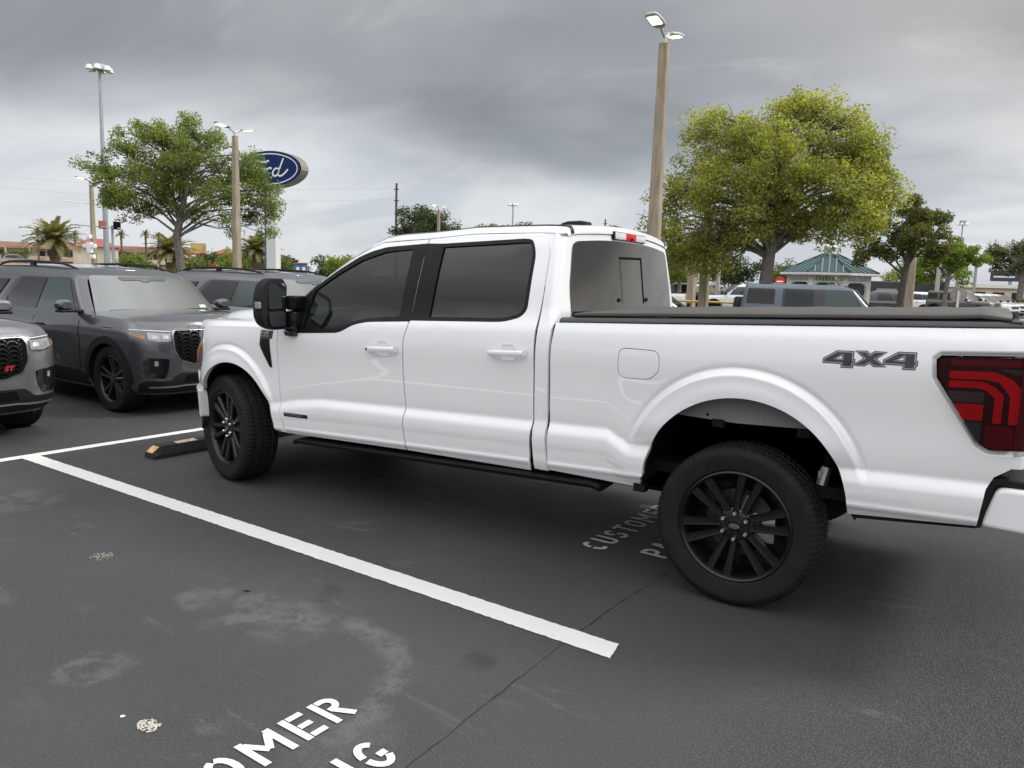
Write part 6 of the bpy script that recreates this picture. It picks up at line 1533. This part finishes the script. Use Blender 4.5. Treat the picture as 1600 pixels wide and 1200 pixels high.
def palm(x, y, h, L_, nf, label, seed, r=.32, group='feather palms on the left'):
    rnd = random.Random(seed); T = empty('palm_tree', (x, y, 0)); tag(T, label, 'palm', group)
    g = MB(); pts = []; rs = []
    for k in range(15): z = h * k / 14; pts.append((0, 0, z)); rs.append(r * (1.1 if k % 2 else .92) * (1 + .25 * (k / 14) ** 3))
    g.tube(pts, rs, 10); g.build('trunk', M['palmtrunk'], T)
    ms = [frond_mesh(L_, seed + i, M['palm']) for i in range(3)]
    for k in range(nf):
        a = k * 2.399963; el = 1.35 - 1.70 * (k / nf) ** .95
        o = bpy.data.objects.new('frond', ms[k % 3]); COL.objects.link(o); o.parent = T; o.location = (0, 0, h)
        o.rotation_euler = (rnd.uniform(-.2, .2), -el, a); s = rnd.uniform(.85, 1.1) * (1 if k > 8 else .85); o.scale = (s, s, s)
palm(-57.13, 27.42, 3.55, 2.5, 50, 'feather palm farthest left before the motel', 1, .38)
palm(-52.94, 34.45, 3.0, 2.15, 46, 'feather palm just left of the oak trunk', 2, .36)
palm(-48.86, 39.9, 3.4, 2.2, 42, 'feather palm against the pale sign column', 3, .36)
for i, (x, y, h) in enumerate(((-189, 92, 9.2), (-186, 95, 9.6), (-184, 98, 9.0), (-200, 86, 9.4), (-178, 106, 9.5), (-175, 110.5, 9.8), (-174, 113.3, 9.6))):
    lb = ('thin fan palm over the left motel wing', 'second thin palm over the left motel wing', 'third thin palm over the left motel wing', 'thin palm touching the left photo edge', 'slim palm over the right motel wing by the mast', 'left of a pair of slim palms over the motel', 'right of a pair of slim palms over the motel')[i]
    palm(x, y, h, 1.9, 16, lb, 20 + i, .22, 'distant slim palms over the motel')
# ------------------------------------------------------------------ gazebo
def gazebo():
    T = empty('gazebo', (-2.80, 39.5, 0), R_(10)); tag(T, 'white eight-sided gazebo with teal metal roof and cupola', 'gazebo')
    Rp, Re, ze, za = 2.12, 2.62, 2.50, 3.50; W = M['white_trim']
    P = [(Rp * math.cos(R_(22.5 + 45 * k)), Rp * math.sin(R_(22.5 + 45 * k))) for k in range(8)]
    g = MB(); g.prism([(p[0] * 1.08, p[1] * 1.08) for p in P], 0, .18, lambda a, b, t: (a, b, t)); g.build('floor_deck', W, T)
    for k in range(8):
        x, y = P[k]; g = MB(); g.bbox(x - .10, x + .10, y - .10, y + .10, .18, ze, .012); g.build('post', W, T)
        a = Vector((*P[k], 0)); b = Vector((*P[(k + 1) % 8], 0)); d = (b - a).normalized(); L_ = (b - a).length; ang = math.atan2(d.y, d.x); Mx = Matrix.Translation(a) @ Matrix.Rotation(ang, 4, 'Z')
        for nm, z0, z1, t in (('frieze_rail', 2.40, 2.52, .05), ('frieze_rail', 2.02, 2.09, .04), ('hand_rail', 1.02, 1.09, .04), ('hand_rail', .30, .36, .04)):
            g = MB(); g.box(.09, L_ - .09, -t, t, z0, z1, Mx); g.build(nm, W, T)
        for j in range(9):
            u = .16 + (L_ - .32) * j / 8; g = MB(); g.box(u - .03, u + .03, -.025, .025, 2.09, 2.40, Mx); g.build('frieze_spindle', W, T)
            g = MB(); g.box(u - .02, u + .02, -.02, .02, .36, 1.02, Mx); g.build('baluster', W, T)
        for s in (0, 1):
            pts = [(.10, 1.45)] + [(.10 + .62 * (1 - math.cos(R_(q))), 1.45 + .57 * math.sin(R_(q))) for q in range(0, 91, 15)] + [(.72, 2.02), (.60, 2.02)] + [(.20 + .45 * (1 - math.cos(R_(q))), 1.55 + .40 * math.sin(R_(q))) for q in range(90, -1, -18)]
            pl = [(.10, 1.66), (.10, 2.02), (.46, 2.02)] + [(.46 - .36 * math.sin(R_(q)), 1.66 + .36 * math.cos(R_(q))) for q in range(10, 91, 16)]
            g = MB(); g.prism([(q[0] if s == 0 else L_ - q[0], q[1]) for q in pl], -.025, .025, lambda u, z, t: Mx @ Vector((u, t, z))); g.build('arch_bracket', W, T)
    E_ = [(Re * math.cos(R_(22.5 + 45 * k)), Re * math.sin(R_(22.5 + 45 * k))) for k in range(8)]; rt_ = .38
    for k in range(8):
        a, b = E_[k], E_[(k + 1) % 8]; c, d = (a[0] * rt_ / Re, a[1] * rt_ / Re), (b[0] * rt_ / Re, b[1] * rt_ / Re)
        A3, B3, C3, D3 = Vector((*a, ze)), Vector((*b, ze)), Vector((*c, za)), Vector((*d, za))
        pn = mesh('roof_panel', [A3, B3, D3, C3, A3 - Vector((0, 0, .05)), B3 - Vector((0, 0, .05)), D3 - Vector((0, 0, .05)), C3 - Vector((0, 0, .05))], [(0, 1, 2, 3), (7, 6, 5, 4), (0, 4, 5, 1)], M['teal'], T)
        fc = mesh('fascia', [A3 * 1.002 - Vector((0, 0, .006)), B3 * 1.002 - Vector((0, 0, .006)), B3 * 1.002 - Vector((0, 0, .12)), A3 * 1.002 - Vector((0, 0, .12))], [(0, 1, 2, 3)], W, pn)
        nrm = (B3 - A3).cross(C3 - A3).normalized(); nrm = nrm if nrm.z > 0 else -nrm
        for j in range(1, 6):
            t = j / 6; p = A3.lerp(B3, t); up = ((C3 + D3) / 2 - (A3 + B3) / 2); Lu = up.length; f = min(t, 1 - t) * 2; q = p + up * min(.985, f * 1.0 * (1 / (1 - rt_ / Re)) * (1) if f < 1 else .985)
            hw = (B3 - A3).normalized() * .028; m = mesh('roof_seam', [p - hw + nrm * .004, p + hw + nrm * .004, q + hw + nrm * .004, q - hw + nrm * .004, p - hw + nrm * .045, p + hw + nrm * .045, q + hw + nrm * .045, q - hw + nrm * .045], [(4, 5, 6, 7), (0, 1, 5, 4), (1, 2, 6, 5), (2, 3, 7, 6), (3, 0, 4, 7)], M['tealrib'], pn)
        g = MB(); g.tube([A3 + Vector((0, 0, .02)), C3 + Vector((0, 0, .02))], .05, 6); g.build('hip_cap', M['teal'], T)
    g = MB(); g.lathe([(.34, za - .03), (.34, za + .06), (.26, za + .08), (.26, za + .30), (.36, za + .33), (.38, za + .38), (.20, za + .50), (.08, za + .56), (.0, za + .60)], 8, Matrix.Rotation(R_(22.5), 4, 'Z')); g.build('cupola', W, T)
    for k in range(8):
        a = R_(45 * k); g = MB(); g.box(.235, .245, -.06, .06, za + .11, za + .27, Matrix.Rotation(a, 4, 'Z')); g.build('cupola_louvre', M['pole_grey'], T)
gazebo()
# ------------------------------------------------------------------ background cars (seen 25 m away and more)
KINDS = {
 'boxy': dict(nx=.82, tx=-3.62, wb=2.95, w=.93, zb=.36, zt=[(-4, 1.16), (-.7, 1.15), (.4, 1.12), (.75, 1.08), (.9, 1.0)], g=dict(z=1.13, h=.66, xf=[(0, -.62), (.85, -1.05), (1, -1.25)], xb=[(0, -3.60), (1, -3.52)], w=[(0, .88), (.6, .83), (.92, .79), (1, .72)], rf=.10, rb=.10, bow=.10), wr=.40, rf=.14, rb=.12,
   win=[[(-.98, 1.22), (-1.22, 1.64), (-1.74, 1.66), (-1.74, 1.22)], [(-1.98, 1.22), (-1.98, 1.66), (-2.62, 1.66), (-2.62, 1.22)], [(-2.84, 1.26), (-2.84, 1.67), (-3.44, 1.67), (-3.48, 1.26)]], pil=[[(-.90, 1.20), (-1.17, 1.68), (-2.67, 1.69), (-2.67, 1.20)]], ws=[(-.76, 1.20), (.76, 1.20), (.72, 1.70), (-.72, 1.70)], hl=(.48, .80, .88, 1.04), spare=True),
 'crossover': dict(nx=.90, tx=-3.82, wb=2.85, w=.95, zb=.26, zt=[(-4.2, 1.08), (-1, 1.05), (-.6, 1.04), (.3, .97), (.7, .90), (.95, .82)], g=dict(z=1.02, h=.64, xf=[(0, -.55), (.85, -1.40), (1, -1.70)], xb=[(0, -3.78), (.8, -3.40), (1, -3.20)], w=[(0, .87), (.6, .78), (.92, .69), (1, .58)], rf=.18, rb=.2, bow=.18), wr=.36, rf=.30, rb=.22,
   win=[[(-.98, 1.10), (-1.42, 1.50), (-1.75, 1.53), (-1.80, 1.10)], [(-1.90, 1.10), (-1.85, 1.53), (-2.55, 1.51), (-2.72, 1.12)], [(-2.84, 1.14), (-2.70, 1.48), (-3.10, 1.44), (-3.42, 1.18)]], pil=[[(-.90, 1.075), (-1.38, 1.52), (-1.6, 1.55), (-3.12, 1.47), (-3.50, 1.15), (-2.7, 1.08)]], ws=[(-.76, 1.10), (.76, 1.10), (.60, 1.54), (-.60, 1.54)], hl=(.52, .88, .74, .84)),
 'sedan': dict(nx=.90, tx=-3.85, wb=2.80, w=.92, zb=.22, zt=[(-4.2, 1.02), (-3.3, 1.02), (-1, .96), (-.5, .94), (.3, .86), (.7, .79), (.95, .70)], g=dict(z=.92, h=.50, xf=[(0, -.45), (.85, -1.45), (1, -1.75)], xb=[(0, -3.45), (.8, -2.85), (1, -2.60)], w=[(0, .84), (.6, .72), (.92, .62), (1, .52)], rf=.2, rb=.25, bow=.2), wr=.33, rf=.32, rb=.25,
   win=[[(-1.0, 1.0), (-1.50, 1.32), (-1.85, 1.35), (-1.90, 1.0)], [(-1.97, 1.0), (-1.92, 1.35), (-2.45, 1.32), (-2.85, 1.05)]], pil=[[(-.92, .98), (-1.45, 1.345), (-1.85, 1.365), (-2.5, 1.335), (-2.95, 1.04)]], ws=[(-.72, .98), (.72, .98), (.54, 1.34), (-.54, 1.34)], hl=(.50, .86, .62, .72)),
 'pickup': dict(nx=.86, tx=-4.35, wb=3.25, w=.94, zb=.36, zt=[(-4.5, 1.10), (-1, 1.10), (-.6, 1.09), (.4, 1.05), (.75, 1.0), (.9, .93)], g=dict(z=1.07, h=.72, xf=[(0, -.50), (.85, -1.22), (1, -1.45)], xb=[(0, -2.72), (.8, -2.62), (1, -2.52)], w=[(0, .86), (.6, .79), (.92, .72), (1, .62)], rf=.14, rb=.12, bow=.15), wr=.385, rf=.22, rb=.10,
   win=[[(-.95, 1.17), (-1.28, 1.60), (-1.62, 1.62), (-1.66, 1.17)], [(-1.76, 1.17), (-1.74, 1.62), (-2.40, 1.61), (-2.48, 1.20)]], pil=[[(-.88, 1.15), (-1.24, 1.63), (-2.46, 1.64), (-2.55, 1.16)]], ws=[(-.74, 1.15), (.74, 1.15), (.62, 1.64), (-.62, 1.64)], hl=(.52, .88, .84, .97), bed=True),
}
SMALL = None
def bg_car(kind, paint):
    global SMALL
    K = KINDS[kind]; T = empty('parked_' + {'boxy': 'offroader', 'crossover': 'suv', 'sedan': 'sedan', 'pickup': 'pickup'}[kind])
    def lev(s):
        nose = spl([(0, -.08), (.2, 0), (.7, 0), (.92, -.05), (1, -.10)], s); w = K['w'] + spl([(0, -.07), (.15, -.02), (.5, 0), (.85, -.015), (1, -.06)], s)
        half = car_loop(K['nx'] + nose, K['tx'] + .05 * s, w, K['rf'], K['rb'], .10, 16, 5)
        return half, (lambda x, y, s=s: K['zb'] + s * (spl(K['zt'], x) - K['zb']))
    V, F = car_shell([lev(s) for s in (0, .06, .15, .3, .5, .7, .82, .9, .96, 1)], lambda x, y, ye: .035 * max(0, 1 - (y / max(ye, .01)) ** 2) ** .6, 8)
    body = mesh('body', V, F, paint, T, R_(35)); G_ = K['g']
    def gl(t): return car_loop(lin(G_['xf'], t), lin(G_['xb'], t), spl(G_['w'], t), G_['rf'], G_['rb'], G_['bow'], 16, 5), (lambda x, y, t=t: G_['z'] + t * G_['h'])
    V, F = car_shell([gl(t) for t in (0, .15, .3, .45, .6, .75, .85, .92, .97, 1)], lambda x, y, ye: .03 * max(0, 1 - (y / max(ye, .01)) ** 2), 8)
    cab = mesh('cabin', V, F, paint, T, R_(38)); D = Drape([body]); G = Drape([cab])
    sheet_auto('windscreen', fillet(K['ws'], .04, 2), G.front(.012), M['glass_ws'], T, .07)
    zz = [q[1] for q in K['ws']]; yw = K['ws'][2][0] * .95
    sheet_auto('rear_screen', fillet([(-yw, min(zz) + .08), (yw, min(zz) + .08), (yw * .9, max(zz) - .06), (-yw * .9, max(zz) - .06)], .04, 2), G.front(.012, -1), M['glass_priv'], T, .07)
    for sg in (-1, 1):
        for p in K['pil']: fr = sheet_auto('window_surround', fillet(p, .03, 2), G.side(sg, .008), M['gloss_black'], T, .06, thick=.006)
        for i, p in enumerate(K['win']): sheet_auto('side_window', fillet(p, .03, 2), G.side(sg, .014), M['glass_green'] if i == 0 else M['glass_priv'], T, .06, thick=.004)
        for x in (0, -K['wb']):
            rr = K['wr'] + .055; ring = [(x + rr * math.cos(R_(a)), K['wr'] + rr * math.sin(R_(a))) for a in range(-8, 189, 14)]
            sheet_auto('arch_shade_disc', ring, D.side(sg, .006), M['under'], T, .07, thick=.004)  # dark disc on the uncut body, painted shade of a wheel well
            if kind in ('boxy', 'pickup'):
                r2 = rr + .06; sheet_auto('arch_flare', ring + [(x + r2 * math.cos(R_(a)), K['wr'] + r2 * math.sin(R_(a))) for a in range(188, -9, -14)], D.side(sg, .035), M['rough_black'], T, .06, thick=.04)
        for hx in (-1.55, -2.35): P = D.side(sg, 0)[0](hx, K['zt'][1][1] - .14); g = MB(); g.bbox(hx - .09, hx + .09, *sorted((P.y, P.y + sg * .03)), P.z - .015, P.z + .015, .006); g.build('door_handle', M['satin_black'], T)
        zt = K['ws'][0][1]; xm = lin(G_['xf'], .1) - .10; g = MB(); g.bbox(xm - .07, xm + .06, *sorted((sg * .93, sg * 1.12)), zt - .02, zt + .13, .03); g.build('door_mirror', M['satin_black'], T, R_(40))
        y0, y1, z0, z1 = K['hl']; s = sg
        pl = [(s * y0, z0), (s * y1, z0 + .02), (s * y1, z1), (s * y0, z1)]
        h = sheet_auto('headlight', fillet(pl, .02, 2), D.front(.008), M['lampclear'], T, .05)
        pl = [(s * .55, z0), (s * .84, z0), (s * .84, z1 + .06), (s * .62, z1 + .06)]; sheet_auto('tail_light', fillet(pl, .02, 2), D.front(.008, -1), M['redbright'], T, .05)
    y0, y1, z0, z1 = K['hl']
    sheet_auto('grille', fillet([(-y0 + .02, z0 - .12), (y0 - .02, z0 - .12), (y0 - .02, z1), (-y0 + .02, z1)], .03, 2), D.front(.008), M['gloss_black'], T, .06)
    sheet_auto('bumper_intake', fillet([(-.62, K['zb'] + .10), (.62, K['zb'] + .10), (.55, K['zb'] + .22), (-.55, K['zb'] + .22)], .03, 2), D.front(.008), M['satin_black'], T, .06)
    if K.get('bed'):
        g = MB(); g.box(-4.25, -2.80, -.78, .78, 1.09, 1.122); g.build('bed_shade_slab', M['under'], T)  # dark slab on the closed top, painted shade of an open bed
    if K.get('spare'):
        g = MB(); g.lathe([(0, .10), (.22, .11), (.25, .09), (.38, .09), (.40, .05), (.40, -.10), (.36, -.14), (0, -.14)], 28, Matrix.Translation((K['tx'] - .10, 0, 1.02)) @ Matrix.Rotation(R_(-90), 4, 'Y')); g.build('spare_wheel', M['rubber'], T, R_(35))
        g = MB(); g.box(K['nx'] - .05, K['nx'] + .12, -.85, .85, .45, .66); g.build('front_bumper', M['rough_black'], T)
    if SMALL is None: SMALL = make_wheel('small')
    first = not SMALL.parent
    for i, (x, sg) in enumerate(((0, -1), (0, 1), (-K['wb'], -1), (-K['wb'], 1))):
        o = SMALL if (first and i == 0) else copy_tree(SMALL); o.parent = T; k = K['wr'] / .345
        o.location = (x, sg * (K['w'] - .115), K['wr']); o.rotation_euler = (0, 0, 0 if sg < 0 else PI); o.scale = (k, 1, k)
    return T
PROTO = {}
def put(kind, paint, x, y, head, label, group=None, sc=1.0):
    cat = {'boxy': 'off-roader', 'crossover': 'SUV', 'sedan': 'car', 'pickup': 'pickup truck'}[kind]
    if kind not in PROTO:
        o = bg_car(kind, M[paint]); PROTO[kind] = (o, M[paint])
    else:
        src, pm = PROTO[kind]; o = copy_tree(src)
        if pm is not M[paint]: recolor(o, pm, M[paint])
    o.location = (x, y, 0); o.rotation_euler = (0, 0, R_(head)); o.scale = (sc, sc, sc)
    tag(o, label, cat, group or 'cars parked across the aisle'); return o
put('boxy', 'blue_car', 2.97, 17.66, 11.3, 'slate blue boxy off-roader right behind the truck bed').scale = (1.12, 1.05, .965)
put('crossover', 'white_car', -2.35, 17.9, 11, 'white car with green-tinted glass peeping beside the cab rear window', sc=.88)
put('pickup', 'white_car', -9.9, 42.8, 192, 'white pickup facing left beyond the aisle posts')
put('pickup', 'white_car', -15.4, 40.2, 192, 'white pickup seen by its tail beside the cab corner')
put('pickup', 'black_car', -13.0, 52.0, 195, 'black pickup parked behind the white pickups')
put('pickup', 'black_car', -18.5, 54.5, 195, 'second black pickup half hidden by the cab rear window')
put('sedan', 'white_car', -15.5, 57.5, 192, 'white car roof glimpsed behind the black pickups')
put('crossover', 'dark_car', -3.0, 46.6, 185, 'charcoal SUV parked right of the gazebo')
put('boxy', 'tan_car', 4.3, 57.2, -22, 'bronze-brown off-roader facing right beyond the small green tree')
put('sedan', 'white_car', -.4, 67.5, 178, 'white sedan between the tree trunks')
put('sedan', 'mid_car', 1.3, 71.2, 178, 'grey sedan half hidden by the bronze off-roader')
put('crossover', 'white_car', -2.6, 62.0, 185, 'white SUV behind the charcoal SUV')
for i, (x, y) in enumerate(((5.4, 63.2), (5.9, 67.4), (6.3, 71.6), (6.7, 75.8))):
    put('crossover', ('white_car', 'white_car', 'white_car', 'red_car')[i], x, y, -28, ('white SUV next behind the bronze off-roader', 'white SUV second behind the bronze off-roader', 'white SUV third behind the bronze off-roader', 'red car at the end of the angled white row')[i])
put('pickup', 'white_car', 4.2, 90.2, 5, 'white pickup beside the far hedge on the right')
put('crossover', 'white_car', -9.3, 3.6, LOT * 57.3, 'white SUV roof corner showing behind the SUVs on the left', sc=.97)
# ------------------------------------------------------------------ signs and low things on the right
def post_sign(x, y, h, label, kind):
    T = empty('road_sign', (x, y, 0)); tag(T, label, 'sign')
    g = MB(); g.box(-.05, .05, -.03, .03, 0, h); g.build('sign_post', M['signwhite'], T)
    if kind == 'octagon':
        g = MB(); g.prism([(.36 * math.cos(R_(22.5 + 45 * k)), h - .18 + .36 * math.sin(R_(22.5 + 45 * k))) for k in range(8)], .035, .05, lambda a, b, t: (a, t, b)); g.build('sign_back', M['pole_grey'], T)
    else:
        g = MB(); g.prism([(.30 * math.cos(R_(15 * k)), h - .05 + .30 * math.sin(R_(15 * k))) for k in range(24)], -.05, -.035, lambda a, b, t: (a, t, b)); g.build('sign_disc', M['red'], T)
        g = MB(); g.box(-.20, .20, -.056, -.052, h - .10, h - .02); g.build('white_bar', M['signwhite'], T)
post_sign(3.5, 35.17, 1.75, 'back of an octagonal stop sign on a white post', 'octagon')
post_sign(-6.32, 43.9, 2.1, 'round red no-entry sign left of the gazebo', 'disc')
post_sign(-43.0, 31.2, 1.9, 'small red sign low behind the grey SUV', 'disc')
T = empty('barrier_rail', (-6.6, 31.3, 0), R_(17)); tag(T, 'low yellow barrier rail in front of the white pickup', 'rail')
g = MB(); g.tube([(-2.6, 0, .88), (2.2, 0, .88)], .05, 8); g.build('rail', M['yellow'], T)
for x in (-2.4, -.9, .6, 2.0): g = MB(); g.tube([(x, 0, 0), (x, 0, .88)], .045, 8); g.build('rail_post', M['yellow'], T)
def billboard(x, y, rz, w, h, z, mat, label, lines):
    T = empty('billboard', (x, y, 0), rz); tag(T, label, 'billboard')
    g = MB(); g.box(-w / 2, w / 2, -.15, .15, z, z + h); g.build('board', M[mat], T); g = MB(); g.tube([(0, .2, 0), (0, .2, z)], .35, 8); g.build('post', M['galv'], T)
    for i, (a, b, zz, hh, m) in enumerate(lines): g = MB(); g.box(a * w, b * w, -.19, -.16, z + zz * h, z + (zz + hh) * h); g.build('print_block', M[m], T)
billboard(-116.4, 83.0, R_(53), 2.6, 2.1, 4.3, 'billy', 'orange-yellow billboard right of the oak trunk', [(-.5, .5, 0, .16, 'red'), (-.3, .2, .4, .3, 'yellow')])
billboard(6.9, 195.2, 0, 7.6, 2.3, 4.6, 'billd', 'dark purple billboard behind the right-edge tree', [(-.42, .1, .35, .14, 'signwhite'), (.18, .42, .3, .2, 'signwhite')])
T = empty('box_trailer', (-5.2, 90.0, 0)); tag(T, 'long dark grey trailer behind the charcoal SUV', 'trailer')
g = MB(); g.bbox(-5.2, 5.6, -1.2, 1.2, .6, 2.75, .08); g.build('box', M['dark_car'], T); g = MB(); g.box(-1.2, .8, -1.23, -1.205, 1.75, 1.95); g.build('stripe', M['steel'], T); g = MB(); g.bbox(-5.4, -2.4, -1.15, 1.15, 2.76, 3.3, .05); g.build('roof_unit', M['signwhite'], T)
for x in (-3.5, 3.0): g = MB(); g.lathe([(0, .15), (.45, .15), (.45, -.15), (0, -.15)], 16, Matrix.Translation((x, -1.0, .45)) @ Matrix.Rotation(R_(90), 4, 'X')); g.build('wheel', M['rubber'], T)
T = empty('low_building', (3.5, 130, 0)); tag(T, 'long low white-roofed building behind the right-hand car rows', 'building')
g = MB(); g.box(-14, 8, -3, 3, 0, 2.6); g.build('wall', M['stucco'], T); g = MB(); g.box(-14.4, 8.4, -3.4, 3.4, 2.6, 3.1); g.build('roof', M['white_trim'], T)
for k in range(9): g = MB(); g.box(-13 + k * 2.3, -11.6 + k * 2.3, -3.04, -3.01, .9, 2.0); g.build('window', M['winglass'], T)
# ------------------------------------------------------------------ across the road on the left: motel, ramp wall, road
V = [(-400, -60, -.012), (-62.5, -60, -.012), (-62.5, 30, -.012), (-38.5, 100, -.012), (-38.5, 400, -.012), (-400, 400, -.012)]
tag(mesh('grass_field', V, [tuple(range(6))], M['grass']), kind='structure')
def along(a, b, t, off=0): 
    d = (Vector(b) - Vector(a)).normalized(); p = Vector(a).lerp(Vector(b), t); return (p.x - d.y * off, p.y + d.x * off)
T = empty('ramp_wall', (-122, 53, 0), math.atan2(15.3, 8.1)); tag(T, 'tan concrete ramp wall behind the left SUV roof', 'wall')
g = MB(); g.prism([(-40, 0), (19, 0), (19, .6), (6, 2.0), (-40, 2.6)], -.3, .3, lambda x, z, y: (x, y, z)); g.build('wall_face', M['ramp'], T)
g = MB(); g.prism([(-40, 2.6), (6, 2.0), (19, .6), (19, .9), (6, 2.4), (-40, 3.0)], -.4, .4, lambda x, z, y: (x, y, z)); g.build('parapet', M['pole_grey'], T)
put('crossover', 'mid_car', -128.5, 60.5, 62, 'tiny grey car on the ramp before the motel', 'cars on the ramp').location.z = 1.6
put('sedan', 'white_car', -104.0, 62.0, 62, 'tiny white car on the road behind the mast', 'cars on the ramp')
put('sedan', 'white_car', -118.0, 51.0, 62, 'tiny white car at the left edge behind the SUV roof', 'cars on the ramp')
def motel(name, a, b, depth, storeys, label, roofmat='rooftile', wallmat='stucco'):
    """two-storey block seen along its gallery side from a to b"""
    A_, B_ = Vector((*a, 0)), Vector((*b, 0)); d = (B_ - A_); L_ = d.length; T = empty(name, A_, math.atan2(d.y, d.x)); tag(T, label, 'building', 'motel buildings')
    H = 2.9 * storeys
    g = MB(); g.box(0, L_, 0, depth, 0, H); g.build('wall', M[wallmat], T)
    g = MB(); g.prism([(-1.4, H), (-1.2, H + .15), (2.2, H + 1.3), (depth - 2, H + 1.3), (depth + 1, H + .1), (depth + 1, H)], -.6, L_ + .6, lambda y, z, x: (x, y, z)); g.build('roof', M[roofmat], T)
    for s in range(storeys):
        z = s * 2.9
        g = MB(); g.box(0, L_, -1.35, .0, z + 2.72, z + 2.9); g.build('gallery_slab', M['stucco2'], T)
        g = MB(); g.box(0, L_, -1.35, -1.28, z + .05, z + .95); g.build('gallery_parapet', M['stucco2'], T)
        n = max(1, int(L_ / 4.2))
        for k in range(n):
            x = (k + .5) * L_ / n
            w_ = MB(); w_.box(x - 1.35, x + .15, -.06, -.02, z + .9, z + 2.2); wo = w_.build('window', M['winglass'], T)
            dr = MB(); dr.box(x + .55, x + 1.4, -.06, -.02, z + .05, z + 2.15); dr.build('door', M['wood'], T)
            g = MB(); g.box(x - 1.2, x - .1, -1.40, -1.36, z + .35, z + .75); g.build('parapet_panel', M['winglass'] if s == 0 else M['stucco'], T)
            g = MB(); g.box(x + 1.75, x + 2.05, -1.34, -1.04, z, z + 2.9); g.build('gallery_column', M['stucco2'], T)
    return T
motel('motel', (-203, 76), (-188, 101), 10, 2, 'long cream motel wing with brown roof at the far left')
motel('motel', (-184.5, 103), (-170, 117.5), 10, 2, 'cream motel wing with dark windows right of the mast', 'rooftile', 'stucco2')
T = empty('gabled_house', (-178, 99, 0), R_(55)); tag(T, 'cream house with bright red roof between the motel wings', 'building', 'motel buildings')
g = MB(); g.box(-4, 5, -3, 4, 0, 6.3); g.build('wall', M['stucco'], T); g = MB(); g.add([(-4.6, -3.6, 6.3), (5.6, -3.6, 6.3), (5.6, 4.6, 6.3), (-4.6, 4.6, 6.3), (-1, .5, 8.3), (2, .5, 8.3)], [(0, 1, 5, 4), (1, 2, 5), (2, 3, 4, 5), (3, 0, 4)]); g.build('roof', M['redroof'], T)
for x in (-2.5, 0, 2.8): g = MB(); g.box(x - .6, x + .6, -3.06, -3.02, 1.0, 2.3); g.build('window', M['winglass'], T)
T = empty('gabled_house', (-204, 84, 0), R_(55)); tag(T, 'tiny red hipped roof above the left motel wing', 'building', 'motel buildings')
g = MB(); g.box(-3, 3, -3, 3, 0, 7.2); g.build('wall', M['stucco'], T); g = MB(); g.add([(-3.5, -3.5, 7.2), (3.5, -3.5, 7.2), (3.5, 3.5, 7.2), (-3.5, 3.5, 7.2), (0, 0, 8.8)], [(0, 1, 4), (1, 2, 4), (2, 3, 4), (3, 0, 4)]); g.build('roof', M['redroof'], T)
T = empty('gabled_house', (-128, 98, 0), R_(50)); tag(T, 'small house with orange-red roof right of the billboard', 'building', 'motel buildings')
g = MB(); g.box(-2.5, 2.5, -2.5, 2.5, 0, 5.0); g.build('wall', M['stucco2'], T); g = MB(); g.add([(-3, -3, 5), (3, -3, 5), (3, 3, 5), (-3, 3, 5), (0, 0, 6.3)], [(0, 1, 4), (1, 2, 4), (2, 3, 4), (3, 0, 4)]); g.build('roof', M['redroof'], T)
T = empty('blue_shed', (-98.5, 90.3, 0), R_(50)); tag(T, 'small blue shed with orange roof edge behind the pickup bonnet', 'building')
g = MB(); g.box(-1.1, 1.1, -1.5, 1.5, 0, 3.2); g.build('wall', M['blueb'], T); g = MB(); g.box(-1.2, 1.2, -1.6, 1.6, 3.2, 3.45); g.build('roof', M['redroof'], T)
for x in (-.5, .5): g = MB(); g.box(x - .25, x + .25, -1.54, -1.51, 1.9, 2.7); g.build('window', M['signwhite'], T)
